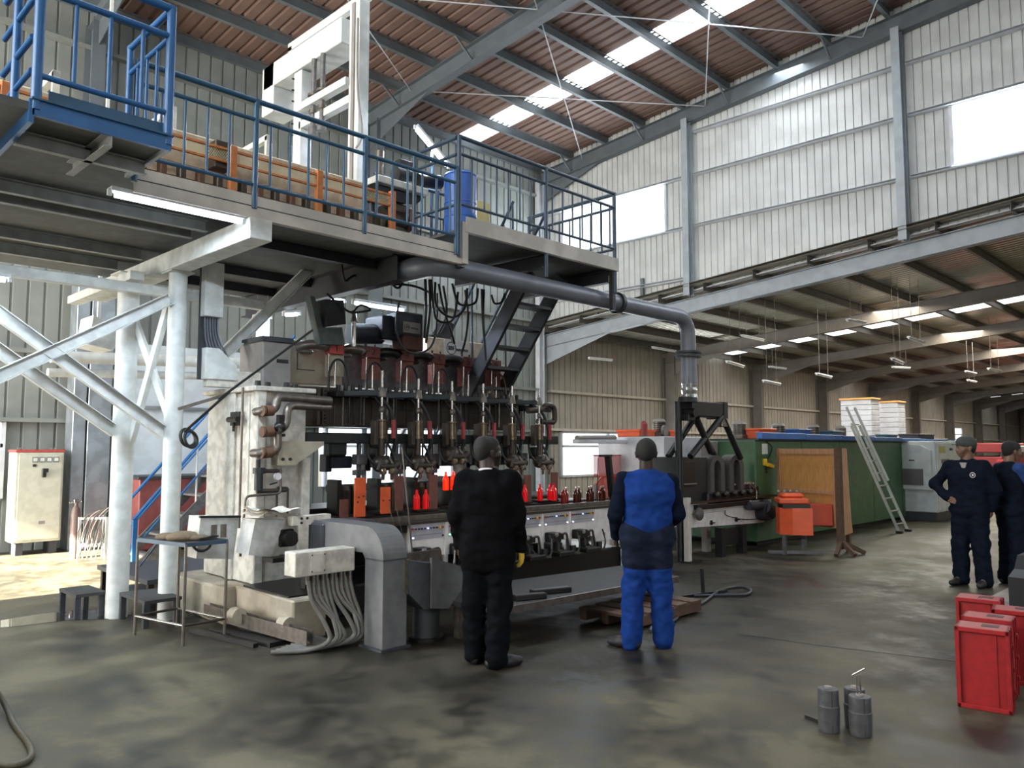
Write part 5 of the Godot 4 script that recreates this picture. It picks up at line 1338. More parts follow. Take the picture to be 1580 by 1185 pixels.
	for q in mo:
		var x: float = q[0]
		if first == null:
			first = thing("fan_motor", "grey ribbed motor " + q[2], "motor", V(x + 0.2, 1.85, -7.2), "fan motors on the green oven")
			put("motor_base", G.new().bx(x + 0.05, x + 0.35, 1.85, 1.93, -7.35, -7.05, 0.01), M.oilsteel, first)
			put("motor_can", G.new().cyl(x + 0.2, 1.93, 2.12, -7.2, 0.12, -1, 18), M.oilmetal, first)
			put("motor_cap", G.new().cyl(x + 0.2, 2.12, 2.17, -7.2, 0.13, 0.09, 18), M.greyplate, first)
			for k in 5: put("cooling_rib", G.new().cyl(x + 0.2, 1.95 + k * 0.036, 1.962 + k * 0.036, -7.2, 0.13, -1, 18), M.oilsteel, first)
		else: copy(first, "grey ribbed motor " + q[2], V(x + 0.2, 1.85 if x > 12 else 1.89, -7.2 if x > 12 else -8.2))
	for q in [[13.2, 13.8, "orange", "orange sheet metal box beside the near fan motor on the oven", 1.85, 2.03, -7.05], [11.3, 11.75, "orange", "orange box left of the pulley on the white hood", 1.88, 2.0, -8.3], [12.15, 12.5, "orange", "small orange box right of the pulley on the white hood", 1.88, 2.0, -8.3], [15.06, 15.62, "bluerail", "blue box beside the second fan motor on the oven", 1.85, 2.05, -7.2], [16.66, 17.25, "bluegreen", "blue-green box beside the third fan motor on the oven", 1.85, 2.04, -7.2], [19.8, 20.5, "bluegreen", "dark blue box between crate stack and ladder on the oven", 1.85, 2.0, -7.2], [22.1, 23.3, "navysteel", "long dark blue box at the far end of the oven", 1.85, 2.04, -7.2]]:
		var o := thing("gear_box", q[3], "box", V((q[0] + q[1]) * 0.5, q[4], q[6]))
		put("box_body", G.new().bx(q[0], q[1], q[4], q[5], q[6] - 0.25, q[6] + 0.25, 0.015), M[q[2]], o)
		put("box_lid", G.new().bx(q[0] - 0.02, q[1] + 0.02, q[5] - 0.03, q[5] + 0.01, q[6] - 0.27, q[6] + 0.27, 0.008), M[q[2]], o)
	var pu := thing("pulley", "small pulley wheel with hanging cord between the orange boxes on the hood", "pulley", V(11.95, 1.88, -8.0))
	put("wheel", G.new().tube(V(11.95, 2.0, -8.0), V(11.95, 2.0, -7.96), 0.09, -1, 18), M.greyplate, pu)
	put("wheel_stand", G.new().bx(11.93, 11.97, 1.88, 2.0, -8.03, -8.0), M.oildark, pu)
	put("cord", G.new().tube(V(11.86, 2.0, -7.95), V(11.86, 1.5, -7.95), 0.006, -1, 6).tube(V(12.04, 2.0, -7.95), V(12.04, 1.4, -7.95), 0.006, -1, 6), M.black, pu)
	var fx := thing("fire_extinguisher", "small red extinguisher hanging beyond the black frame post", "extinguisher", V(11.6, 1.83, -8.0))
	put("bottle_body", G.new().lathe([Vector2(0, 1.9), Vector2(0.06, 1.9), Vector2(0.06, 2.1), Vector2(0.03, 2.15), Vector2(0, 2.16)], V(11.35, 0, -8.0), 14), M.barred, fx)
	put("green_stand", G.new().bx(11.28, 11.42, 1.83, 1.9, -8.06, -7.94), M.green, fx)
	# white ribbed towers with orange lids behind the oven
	var tw := [["left", 22.3, 22.9, -9.04, -8.2], ["right", 24.5, 25.1, -8.88, -8.25]]
	for q in tw:
		var o := thing("crate_stack", "white stack of shallow crates under an orange lid, %s one of two on the oven" % q[0], "crates", V((q[1] + q[2]) * 0.5, 1.85, -8.6), "white crate stacks on the oven")
		var n := 8
		for k in n: put("crate", G.new().bx(q[1], q[2], 1.852 + 0.145 * k, 1.852 + 0.145 * (k + 1) - 0.006, q[3], q[4], 0.012), M.cratewhite, o)
		put("lid", G.new().bx(q[1] - 0.03, q[2] + 0.03, 3.008, 3.06, q[3] - 0.03, q[4] + 0.03, 0.01), M.lidorange, o)
	var la := thing("ladder", "aluminium extension ladder leaning against the green oven", "ladder", V(16.9, 0, -5.7))
	var a0 := V(16.65, 0, -5.67)
	var a1 := V(17.15, 0, -5.67)
	var t0 := V(16.3, 2.5, -6.55)
	var t1 := V(16.72, 2.5, -6.55)
	put("rail", G.new().bar(a0, a0.lerp(t0, 0.86), 0.025, 0.055), M.alu, la); put("rail", G.new().bar(a1, a1.lerp(t1, 0.86), 0.025, 0.055), M.alu, la)
	var up := V(0, 0.02, 0.06)
	put("upper_rail", G.new().bar(a0.lerp(t0, 0.4) + up, t0 + up, 0.025, 0.05), M.alu, la); put("upper_rail", G.new().bar(a1.lerp(t1, 0.4) + up, t1 + up, 0.025, 0.05), M.alu, la)
	for k in 9: put("rung", G.new().tube(a0.lerp(t0, 0.07 + k * 0.1), a1.lerp(t1, 0.07 + k * 0.1), 0.017, -1, 8), M.alu, la)
	for q in [a0, a1]: put("rubber_foot", G.new().bx(q.x - 0.05, q.x + 0.05, 0, 0.05, q.z - 0.06, q.z + 0.06, 0.01), M.black, la)
	put("stay_cord", G.new().tube(V(16.9, 1.6, -6.2), V(17.3, 0.75, -5.95), 0.006, -1, 6), M.darkgrey, la)
	var sh := G.new().prism([Vector2(17.3, 1.86), Vector2(18.2, 1.86), Vector2(18.1, 1.98), Vector2(17.5, 1.94)], 0.5, Basis(), V(0, 0, -7.1))
	solo("white_sheet", sh, M.whiteplate, V(17.7, 1.85, -6.85), "crumpled white sheet lying on the oven top beside the ladder head", "sheet")
	var cb := thing("electric_cabinet", "grey electrical cabinet with an air conditioner, at the far end of the green oven", "cabinet", V(20.7, 0, -6.3))
	put("plinth", G.new().bx(19.87, 21.7, 0, 0.2, -6.75, -5.93), M.darkgrey, cb)
	put("cabinet_body", G.new().bx(19.85, 21.72, 0.2, 1.84, -6.78, -5.91, 0.015), M.cabinet, cb)
	var door := put("door", G.new().bx(19.92, 21.68, 0.24, 1.8, -5.91, -5.89, 0.006), M.cabinet, cb)
	put("air_conditioner", G.new().prism([Vector2(-6.7, 0.72), Vector2(-5.98, 0.72), Vector2(-5.98, 1.62), Vector2(-6.2, 1.75), Vector2(-6.7, 1.8)], 0.12, Basis(V(0, 0, 1), V(0, 1, 0), V(-1, 0, 0)), V(19.86, 0, 0)), M.cabinet, cb)
	put("conditioner_grille", G.new().bx(19.725, 19.742, 0.82, 1.2, -6.6, -6.15), M.dimprint, cb)
	put("maker_badge", G.new().bx(19.73, 19.74, 1.38, 1.41, -6.45, -6.33), M.black, cb)
	put("yellow_sign", G.new().bx(20.06, 20.5, 1.56, 1.72, -5.89, -5.885), M.olive, cb)
	put("meter", G.new().bx(20.2, 20.75, 1.32, 1.42, -5.89, -5.88), M.dimprint, cb)
	put("meter", G.new().bx(20.2, 20.7, 1.2, 1.24, -5.89, -5.88), M.dimprint, cb)
	put("handle", G.new().bx(19.94, 19.97, 1.0, 1.15, -5.89, -5.87), M.black, cb)
	put("switch", G.new().bx(20.85, 21.05, 1.62, 1.68, -5.89, -5.88), M.black, cb)
	# orange loader and the plywood screen
	var o := thing("orange_loader", "bright orange loader box on grey legs before the plywood screen", "machine", V(12.3, 0, -5.8))
	var lx := V(0.62, 0, 0.78)
	var lb := Basis(lx, Vector3.UP, lx.cross(Vector3.UP))
	var lc := V(12.24, 0, -5.76)
	put("body", G.new().prism([Vector2(-0.24, 0.2), Vector2(-0.24, -0.08), Vector2(-0.07, -0.2), Vector2(0.24, -0.2), Vector2(0.24, 0.2)], 0.42, Basis(lx, lb.z * -1.0, Vector3.UP), lc + V(0, 0.32, 0)), M.loaderorange, o)
	put("cap", G.new().box(lc + V(-0.02, 0.85, -0.03), V(0.46, 0.09, 0.4), lb, 0.02), M.loaderorange, o)
	put("cap_top", G.new().box(lc + V(-0.02, 0.93, -0.03), V(0.34, 0.08, 0.32), lb, 0.035), M.loaderorange, o)
	put("neck", G.new().box(lc + V(0, 0.77, 0), V(0.42, 0.06, 0.36), lb), M.oildark, o)
	put("side_box", G.new().box(lc + V(0.36, 0.62, 0.22), V(0.42, 0.34, 0.28), lb, 0.012), M.loaderorange2, o)
	put("sticker", G.new().box(lc + V(0.1, 0.68, 0.0) - lb.z * -0.205, V(0.05, 0.05, 0.006), lb), M.whiteplate, o)
	for q in [V(-0.14, 0, -0.1), V(0.12, 0, 0.1)]: put("leg", G.new().bx(lc.x + q.x - 0.03, lc.x + q.x + 0.03, 0, 0.33, lc.z + q.z - 0.03, lc.z + q.z + 0.03), M.greysteel, o)
	put("foot_rail", G.new().bar(lc + V(-0.3, 0.04, -0.3), lc + V(0.25, 0.04, 0.35), 0.05, 0.05), M.greysteel, o)
	for k in 4: put("wheel_knob", G.new().ball(lc + V(-0.16 + k * 0.06, 0.99, -0.18 + k * 0.075), V(0.025, 0.03, 0.025), 10, 6), M.greyplate, o)
	var s := thing("plywood_screen", "large plywood screen in a wooden frame standing before the green oven", "screen", V(12.9, 0, -5.7))
	var e0 := V(12.66, 0, -5.22)
	var e1 := V(13.28, 0, -6.52)
	var vu := V(0, 1, 0)
	put("panel", G.new().bar(e0 + vu * 1.05, e1 + vu * 1.05, 0.02, 1.24), M.ply, s)
	var off := (e1 - e0).cross(vu).normalized() * -0.018
	if off.x > 0: off *= -1.0
	for yy in [1.63, 0.97, 0.46]: put("frame_rail", G.new().bar(e0 + vu * yy + off, e1 + vu * yy + off, 0.025, 0.09 if yy != 0.97 else 0.06), M.woodpale, s)
	for q in [e0.lerp(e1, 0.03), e0.lerp(e1, 0.97)]: put("frame_stile", G.new().bar(q + vu * 0.42 + off, q + vu * 1.68 + off, 0.03, 0.07, e1 - e0), M.woodpale, s)
	put("post", G.new().bx(12.6, 12.7, 0.1, 1.7, -5.24, -5.15), M.woodbrown, s)
	for q in [V(12.35, 0.03, -5.15), V(12.58, 0.03, -4.95), V(12.98, 0.03, -4.96)]: put("foot", G.new().bar(V(12.65, 0.22, -5.19), q, 0.06, 0.06), M.woodbrown, s)
	put("board", G.new().prism([Vector2(12.78, 0.25), Vector2(13.35, 0.3), Vector2(13.3, 0.5), Vector2(13.2, 1.68), Vector2(12.86, 1.68)], 0.025, Basis(), V(0, 0, -5.3)), M.woodpale, s)
	put("board_leg", G.new().bx(13.2, 13.28, 0, 0.35, -5.34, -5.28), M.woodbrown, s)

func yoke(cx: float, r: float, y0: float, yc: float, depth: float, at: Vector3) -> G:
	# arch plate with an arched hole, as a ring of quads
	var g := G.new()
	var outer := []
	var inner := []
	for k in 17:
		var a := PI * k / 16.0
		outer.append(Vector2(cx + r * cos(a), yc + r * 0.95 * sin(a)))
		inner.append(Vector2(cx + r * 0.46 * cos(a), yc + r * 0.6 * sin(a)))
	outer.push_front(Vector2(cx + r, y0)); outer.append(Vector2(cx - r, y0))
	inner.push_front(Vector2(cx + r * 0.46, y0 + 0.18)); inner.append(Vector2(cx - r * 0.46, y0 + 0.18))
	for i in outer.size() - 1:
		var p := [outer[i], outer[i + 1], inner[i + 1], inner[i]]
		var f := []
		for q in p:
			f.append(at + V(q.x, q.y, depth * 0.5)); f.append(at + V(q.x, q.y, -depth * 0.5))
		g.quad(f[0], f[2], f[4], f[6]); g.quad(f[1], f[7], f[5], f[3])
		g.quad(f[0], f[1], f[3], f[2]); g.quad(f[6], f[4], f[5], f[7])
	g.bx(cx - r, cx + r, y0, y0 + 0.18, at.z - depth * 0.5, at.z + depth * 0.5)
	return g
func build_upper_gear() -> void:
	# forehearth channel with orange mesh rails
	var F := thing("forehearth", "long cream glass channel with orange mesh guards on the platform", "furnace channel", V(2.5, 3.84, -7.8))
	put("channel_body", G.new().bx(-2.8, 5.25, 3.86, 4.8, -8.6, -7.6, 0.015), M.tan, F)
	put("channel_skirt", G.new().bx(-2.8, 5.2, 3.84, 4.3, -7.6, -7.5), M.rustbrown, F)
	for i in 9:
		var x := -2.4 + i * 0.97 + 0.05
		put("mesh_post", G.new().bx(x - 0.035, x + 0.035, 3.86, 4.66, -7.33, -7.27, 0.004), M.meshorange, F)
		if i < 8:
			var f := Node3D.new()
			f.name = kin(F, "mesh_panel")
			f.position = V(x + 0.48, 4.3, -7.3) - F.position
			F.add_child(f, true)
			put("panel_rail", G.new().bx(x, x + 0.97, 4.60, 4.622, -7.31, -7.28).bx(x, x + 0.97, 4.475, 4.495, -7.31, -7.28), M.meshorange, f)
			var mesh := G.new()
			for k in 48:
				mesh.bar(V(x + k * 0.02, 4.5, -7.3), V(x + k * 0.02 + 0.06, 4.6, -7.3), 0.003, 0.003)
				mesh.bar(V(x + k * 0.02 + 0.06, 4.5, -7.302), V(x + k * 0.02, 4.6, -7.302), 0.003, 0.003)
			put("wire_mesh", mesh, M.meshwire, f).set_meta("kind", "stuff")
			put("burner_pipe", G.new().tube(V(x, 4.36, -7.35), V(x + 0.97, 4.36, -7.35), 0.02, -1, 8).tube(V(x, 4.24, -7.42), V(x + 0.97, 4.24, -7.42), 0.016, -1, 8), M.rustbrown, f)
			for k in 5: put("burner_valve", G.new().bx(x + 0.1 + k * 0.18, x + 0.16 + k * 0.18, 4.22, 4.36, -7.4, -7.3, 0.008), M.rust if k % 2 else M.oilbrown, f)
	put("stained_block", G.new().bx(3.3, 3.47, 4.42, 4.7, -7.5, -7.32, 0.01), M.oilbrown, F)
	for x in [2.05, 3.12, 4.17]:
		put("white_bracket", G.new().bx(x - 0.03, x + 0.03, 4.8, 5.14, -7.95, -7.9).bar(V(x, 5.12, -7.9), V(x, 5.12, -8.5), 0.06, 0.06), M.paint, F)
	# white feeder portal
	var P := thing("feeder_portal", "tall white feeder portal with a sooty box beam above the glass channel", "portal frame", V(5.5, 3.84, -9.3))
	put("column", G.new().bx(5.5, 5.66, 3.86, 7.42, -8.38, -8.16, 0.008), M.portal, P)
	put("column_groove", G.new().bx(5.48, 5.5, 4.6, 7.38, -8.3, -8.24), M.greyplate, P)
	put("column", G.new().bx(5.5, 5.68, 3.86, 6.95, -9.75, -9.55, 0.008), M.portal, P)
	put("box_beam", G.new().bx(5.49, 5.86, 6.97, 7.32, -10.62, -8.56, 0.01), M.portal, P)
	put("beam_leg", G.new().bx(5.49, 5.86, 6.58, 7.32, -10.66, -10.32, 0.01), M.portal, P)
	put("rear_frame", G.new().bx(5.7, 5.78, 7.54, 7.66, -10.3, -8.3).bx(5.7, 5.78, 7.3, 7.6, -10.3, -10.2), M.portal, P)
	put("cross_bar", G.new().bx(5.44, 5.54, 6.32, 6.42, -9.6, -8.36), M.portal, P)
	put("cross_bar", G.new().bx(5.5, 5.6, 6.1, 6.2, -9.6, -8.36), M.portal, P)
	for z in [-9.22, -9.0]:
		put("plunger_rod", G.new().cyl(5.5, 6.0, 6.97, z, 0.035, -1, 14), M.greysteel, P)
		put("rod_flange", G.new().cyl(5.5, 6.44, 6.47, z, 0.08, -1, 16), M.oilsteel, P)
		put("rod_flange", G.new().cyl(5.5, 6.2, 6.25, z, 0.06, -1, 16), M.oilsteel, P)
		put("rod_cup", G.new().cyl(5.5, 5.9, 6.02, z, 0.065, -1, 16), M.greysteel, P)
	for k in 6: put("bolt", G.new().tube(V(5.43, 6.0 + k * 0.16, -9.62), V(5.40, 6.0 + k * 0.16, -9.62), 0.012, -1, 6), M.black, P)
	put("conduit", G.new().pipe([V(5.45, 7.1, -8.12), V(5.45, 6.2, -8.1), V(5.5, 5.6, -8.06), V(5.44, 5.4, -8.1)], 0.014, 6), M.greyplate, P)
	# shear motor set at the end of the channel
	var S := thing("shear_drive", "oily shear drive with a white table and black motors at the channel end", "drive unit", V(5.9, 3.84, -7.8))
	put("drive_table", G.new().bx(5.42, 6.2, 4.86, 4.95, -8.05, -7.6, 0.01), M.paint, S)
	put("table_apron", G.new().prism([Vector2(5.42, 4.86), Vector2(6.2, 4.86), Vector2(6.05, 4.72), Vector2(5.55, 4.7)], 0.3, Basis(), V(0, 0, -7.98)), M.black, S)
	put("valve_tower", G.new().lathe([Vector2(0, 4.95), Vector2(0.07, 4.95), Vector2(0.07, 5.0), Vector2(0.045, 5.02), Vector2(0.045, 5.16), Vector2(0.075, 5.17), Vector2(0.075, 5.2), Vector2(0.05, 5.22), Vector2(0.05, 5.3), Vector2(0, 5.32)], V(5.55, 0, -7.75), 14), M.oilsteel, S)
	put("motor", G.new().tube(V(5.82, 5.1, -7.8), V(6.12, 5.14, -7.8), 0.1, -1, 16).bx(5.85, 6.08, 5.1, 5.3, -7.86, -7.74, 0.015), M.black, S)
	put("motor", G.new().tube(V(6.1, 5.06, -7.7), V(6.46, 5.12, -7.7), 0.09, -1, 16), M.black, S)
	put("lower_gear", G.new().tube(V(5.6, 4.5, -7.8), V(5.95, 4.5, -7.8), 0.14, -1, 16).bx(5.7, 5.95, 4.2, 4.7, -7.95, -7.7, 0.02), M.oilmetal, S)
	put("copper_band", G.new().ring(V(5.98, 4.52, -7.72), V(1, 0, 0.3), 0.12, 0.03, 18, 8), M.rustbrown, S)
	put("gear_base", G.new().bx(5.45, 6.3, 3.84, 4.22, -8.1, -7.5, 0.02), M.oildark, S)
	put("prop", G.new().bar(V(6.3, 3.86, -7.6), V(6.43, 5.0, -7.7), 0.03, 0.03).bar(V(6.25, 3.86, -7.6), V(6.05, 4.5, -7.7), 0.03, 0.03), M.greysteel, S)
	put("red_cap", G.new().bx(5.7, 5.85, 3.7, 3.84, -7.0, -6.8).cyl(5.62, 3.62, 3.8, -6.45, 0.05, 0.01, 10), M.oilbrown, S)
	var d := thing("blue_drum", "blue plastic drum standing on the raised landing under the tilted tube light", "drum", V(6.6, 4.09, -7.45))
	put("drum_body", G.new().lathe([Vector2(0, 4.09), Vector2(0.19, 4.09), Vector2(0.205, 4.13), Vector2(0.207, 4.6), Vector2(0.213, 4.62), Vector2(0.207, 4.66), Vector2(0.205, 5.15), Vector2(0.19, 5.2), Vector2(0, 5.2)], V(6.6, 0, -7.45), 28), M.drumblue, d)
	put("drum_ring", G.new().ring(V(6.6, 5.17, -7.45), V(0, 1, 0), 0.2, 0.014, 28, 8), M.drumblue, d)
	put("drum_ring", G.new().ring(V(6.6, 4.8, -7.45), V(0, 1, 0), 0.204, 0.01, 28, 8), M.drumblue, d)
	var y := thing("yellow_board", "pale yellow board standing upright behind the blue drum", "board", V(7.2, 4.09, -7.8))
	put("board", G.new().bx(6.95, 7.5, 4.12, 5.1, -7.88, -7.85), M.paleyellow, y)
	put("board_foot", G.new().bx(7.0, 7.45, 4.09, 4.12, -7.95, -7.75), M.paleyellow, y)

func tube_light(label: String, a: Vector3, b: Vector3, drop: float, on: bool, group := "") -> void:
	# lit or unlit batten between a and b; drop = length of the two hanging rods, 0 = fixed
	var o := thing("tube_light", label, "light", (a + b) * 0.5, group)
	var up := V(0, 1, 0)
	if absf((b - a).normalized().y) > 0.3: up = (b - a).cross(V(0, 0, 1)).normalized() * -1.0
	put("batten", G.new().bar(a + up * 0.035, b + up * 0.035, 0.09, 0.035, up, 0.004), M.lampwhite, o)
	var d := (b - a).normalized()
	put("tube", G.new().tube(a + d * 0.04, b - d * 0.04, 0.026 if on else 0.017, -1, 12), M.tubeglow if on else M.tubeoff, o)
	for q in [a, b]: put("lamp_holder", G.new().box(q + up * 0.008, V(0.03, 0.05, 0.03)), M.lampwhite, o)
	if drop > 0:
		for t in [0.2, 0.8]: put("hanging_rod", G.new().tube(a.lerp(b, t) + up * 0.05, a.lerp(b, t) + V(0, drop, 0), 0.005, -1, 5), M.greyplate, o)
	if on: area((a + b) * 0.5 - up * 0.03, -up, (b - a).length() * 0.9, 0.04, TUBE_E, Color(0.86, 0.93, 1.0), "tube_light_lamp")
const TUBE_E := 260.0

func build_lights() -> void:
	tube_light("lit tube light along the cream platform edge above the round columns", V(2.05, 3.645, -6.37), V(3.14, 3.645, -6.37), 0.0, true)
	tube_light("lit tube light at the far left under the platform tie beam", V(0.75, 3.215, -8.24), V(1.84, 3.215, -8.24), 0.0, true)
	tube_light("lit tube light leaning over the blue drum on the platform", V(6.28, 5.89, -8.0), V(6.86, 5.50, -8.0), 0.0, true)
	solo("light_pole", G.new().tube(V(6.6, 4.1, -8.03), V(6.6, 5.68, -8.03), 0.02, -1, 8), M.railgrey, V(6.6, 4.1, -8.03), "thin pole holding the leaning tube light beside the drum", "pole")
	tube_light("lit tube light under the platform above the dark drive motor", V(5.78, 3.575, -8.62), V(6.62, 3.575, -8.62), 0.12, true)
	tube_light("lit short tube light under the platform left of the black funnel", V(5.4, 3.575, -8.62), V(5.66, 3.575, -8.62), 0.12, true)
	tube_light("lit tube light under the platform, the upper of two beyond the knee brace", V(5.28, 3.46, -9.5), V(5.52, 3.5, -9.5), 0.2, true)
	tube_light("lit tube light under the platform, the lower of two beyond the knee brace", V(4.86, 3.36, -9.5), V(5.1, 3.40, -9.5), 0.3, true)
	var grp := "hanging tube lights in the far hall"
	var hang := [[V(16.7, 4.1, -13.55), V(17.55, 4.1, -13.42), "above the window left of the elbow pipe"], [V(18.96, 4.55, -13.03), V(20.22, 4.55, -13.08), "second from the left, left of the elbow pipe"], [V(19.22, 4.65, -10.35), V(20.46, 4.65, -10.37), "right of the elbow pipe, the higher one"], [V(13.24 + 4.0, 3.75, -9.7), V(18.6, 3.75, -10.0), "right of the elbow pipe, the lower one"],
		[V(18.25, 4.6, -7.18), V(19.03, 4.6, -7.07), "just under the nearest skylight strip"], [V(26.0, 4.5, -13.0), V(27.1, 4.5, -12.9), "before the third wall column"], [V(20.33, 3.6, -8.84), V(21.56, 3.6, -8.98), "above the white crate stacks, left one"], [V(19.66, 4.25, -6.32), V(20.91, 4.25, -6.39), "under the second skylight strip"], [V(27.7, 4.1, -6.63), V(28.95, 4.1, -6.57), "at the right above the capped man"],
		[V(28.1, 4.4, -9.6), V(28.9, 4.4, -9.3), "right of the crate stacks, far one"], [V(18.95, 3.7, -6.47), V(20.18, 3.7, -6.65), "right of the crate stacks, near one"], [V(18.08, 3.3, -9.19), V(19.32, 3.3, -9.38), "lowest, left of the crate stacks"], [V(30.5, 4.3, -8.0), V(31.7, 4.3, -8.0), "far, above the electrical cabinet"], [V(34.5, 4.3, -9.0), V(35.7, 4.3, -9.0), "far, beyond the electrical cabinet"], [V(33.0, 4.3, -6.5), V(34.2, 4.3, -6.5), "far right, beyond the capped man"]]
	for q in hang:
		var yr: float = AY + AS * (15 + q[0].z) + 0.02
		tube_light("unlit white hanging tube light, " + q[2], q[0], q[1], yr - q[0].y, false, grp)

func build_left() -> void:
	var c := thing("switch_cabinet", "beige switch cabinet with four meters and a red top strip by the back wall", "cabinet", V(3.75, 0, -14.5))
	put("cabinet_body", G.new().bx(3.4, 4.08, 0.2, 1.62, -14.75, -14.3, 0.01), M.cabinetbeige, c)
	put("red_strip", G.new().bx(3.39, 4.09, 1.62, 1.66, -14.76, -14.29, 0.004), M.plate_red, c)
	put("cabinet_door", G.new().bx(3.44, 4.05, 0.24, 1.58, -14.3, -14.285, 0.004), M.cabinetbeige, c)
	for k in 4:
		put("meter", G.new().bx(3.62 + k * 0.1, 3.70 + k * 0.1, 1.46, 1.54, -14.285, -14.27, 0.003), M.meterframe, c)
		put("meter_face", G.new().bx(3.63 + k * 0.1, 3.69 + k * 0.1, 1.475, 1.53, -14.27, -14.267), M.whiteplate, c)
	put("indicator", G.new().bx(3.63, 3.68, 1.39, 1.43, -14.285, -14.275), M.black, c)
	put("isolator_handle", G.new().bx(3.76, 3.82, 1.22, 1.36, -14.285, -14.24, 0.008).bx(3.79, 3.84, 1.3, 1.36, -14.27, -14.22), M.black, c)
	put("name_label", G.new().bx(3.75, 3.84, 0.48, 0.53, -14.285, -14.282), M.greyplate, c)
	for x in [3.46, 3.94]: put("plinth", G.new().bx(x, x + 0.1, 0, 0.2, -14.7, -14.35), M.darkgrey, c)
	for k in 4: put("lifting_eye", G.new().ring(V(3.48 + k * 0.06 + (0.34 if k > 1 else 0.0), 1.68, -14.5), V(0, 0, 1), 0.02, 0.006, 12, 6), M.greyplate, c)
	var du := thing("sheet_ducts", "pair of tall galvanised ducts running up the wall beside the switch cabinet", "duct", V(4.5, 0, -14.6))
	put("duct_run", G.new().bx(4.22, 4.42, 0, 4.6, -14.8, -14.42, 0.01), M.galv, du)
	put("duct_run", G.new().bx(4.45, 4.82, 0, 4.6, -14.8, -14.42, 0.01), M.galv, du)
	for yy in [1.1, 2.2, 3.3]: put("duct_joint", G.new().bx(4.44, 4.83, yy, yy + 0.025, -14.81, -14.405), M.galv, du)
	# gas bottle and hose rack
	var b := thing("gas_bottle", "brown gas bottle standing beside the hose rack near the ducts", "gas bottle", V(4.03, 0, -13.42))
	put("bottle_body", G.new().lathe([Vector2(0, 0), Vector2(0.065, 0), Vector2(0.068, 0.02), Vector2(0.068, 0.68), Vector2(0.05, 0.76), Vector2(0.025, 0.8), Vector2(0.025, 0.85), Vector2(0, 0.86)], V(4.03, 0, -13.42), 18), M.bottlebrown, b)
	put("valve", G.new().bx(3.99, 4.07, 0.84, 0.9, -13.44, -13.4, 0.006).tube(V(3.93, 0.85, -13.42), V(4.1, 0.87, -13.42), 0.018, -1, 8), M.chrome, b)
	var r := thing("hose_rack", "white rack of looped gas hoses standing behind the rear round column", "rack", V(4.25, 0, -13.1))
	for q in [V(4.02, 0, -13.2), V(4.32, 0, -12.95), V(4.4, 0, -13.3), V(4.12, 0, -13.5)]: put("upright", G.new().bx(q.x - 0.018, q.x + 0.018, 0, 0.64, q.z - 0.018, q.z + 0.018), M.paint, r)
	put("cross_rail", G.new().bar(V(4.02, 0.22, -13.2), V(4.32, 0.22, -12.95), 0.03, 0.05).bar(V(4.02, 0.62, -13.2), V(4.32, 0.62, -12.95), 0.03, 0.03), M.paint, r)
	var hs := thing("gas_hoses", "tangle of pale gas hoses hanging over the white rack", "hoses", V(4.2, 0.1, -13.0))
	for k in 5:
		var x := 4.0 + k * 0.05
		var z := -13.18 + k * 0.035
		put("hose", G.new().pipe([V(x + 0.2, 0.72 + 0.02 * k, z + 0.1), V(x + 0.08, 0.64, z + 0.06), V(x - 0.02, 0.4 - 0.04 * (k % 3), z + 0.05), V(x + 0.03, 0.24 - 0.05 * (k % 3), z + 0.07), V(x + 0.1, 0.4, z + 0.08), V(x + 0.12, 0.66, z + 0.06), V(x + 0.05, 0.3, z + 0.1), V(x - 0.04, 0.02, z + 0.14)], 0.009, 6), M.hosepink if k % 2 else M.hosegrey, hs)
	# stair with blue rails, red tank
	var s := thing("blue_rail_stair", "steep steel stair with blue handrails beside the red tank behind the front column", "stairs", V(4.7, 0, -11.5))
	var dz := [-11.15, -11.85]
	for z in dz:
		put("stringer", G.new().bar(V(4.12, 0.05, z), V(6.6, 2.55, z), 0.04, 0.14), M.greysteel, s)
		put("handrail", G.new().tube(V(4.05, 0.72, z), V(6.4, 3.45, z), 0.022, -1, 10), M.blue, s)
		put("mid_rail", G.new().tube(V(4.08, 0.35, z), V(6.45, 3.05, z), 0.016, -1, 8), M.blue, s)
		put("newel_post", G.new().bx(4.05, 4.11, 0, 0.74, z - 0.02, z + 0.02), M.blue, s)
		for k in 3: put("rail_post", G.new().tube(V(4.9 + k * 0.7, 0.85 + k * 0.71, z), V(4.9 + k * 0.7, 1.7 + k * 0.81, z), 0.014, -1, 8), M.paint, s)
	for k in 9: put("tread", G.new().bx(4.22 + k * 0.26, 4.44 + k * 0.26, 0.2 + k * 0.263, 0.23 + k * 0.263, -11.83, -11.17), M.greysteel, s)
	var t := thing("red_tank", "dull red steel tank standing by the wall behind the stair", "tank", V(5.5, 0, -13.6))
	put("tank_body", G.new().bx(4.87, 6.6, 0.05, 1.2, -14.1, -13.2, 0.02), M.tankred, t)
	put("tank_rim", G.new().bx(4.84, 6.63, 1.18, 1.23, -14.13, -13.17, 0.006), M.darkgrey, t)
	put("tank_foot", G.new().bx(5.0, 6.5, 0, 0.06, -14.0, -13.3), M.black, t)
	var w := thing("white_partition", "bluish white sheet partition behind the round columns and red tank", "partition", V(5.8, 0, -14.2))
	put("partition_sheet", G.new().bx(4.95, 8.3, 0.0, 3.5, -14.35, -14.25), M.paleblue, w)  # pale sheet added where the back wall is only brightly lit
	put("partition_post", G.new().bx(4.9, 4.98, 0, 3.5, -14.4, -14.2), M.steel, w)
	put("partition_rail", G.new().bx(4.95, 8.3, 2.36, 2.42, -14.25, -14.2), M.galv, w)
	var pp := thing("service_pipes", "pair of pale service pipes running along the hall behind the round columns", "pipe", V(5, 3.0, -12.0))
	put("pipe", G.new().tube(V(3.2, 2.93, -12.0), V(9.5, 3.2, -12.0), 0.085, -1, 14), M.paint, pp)
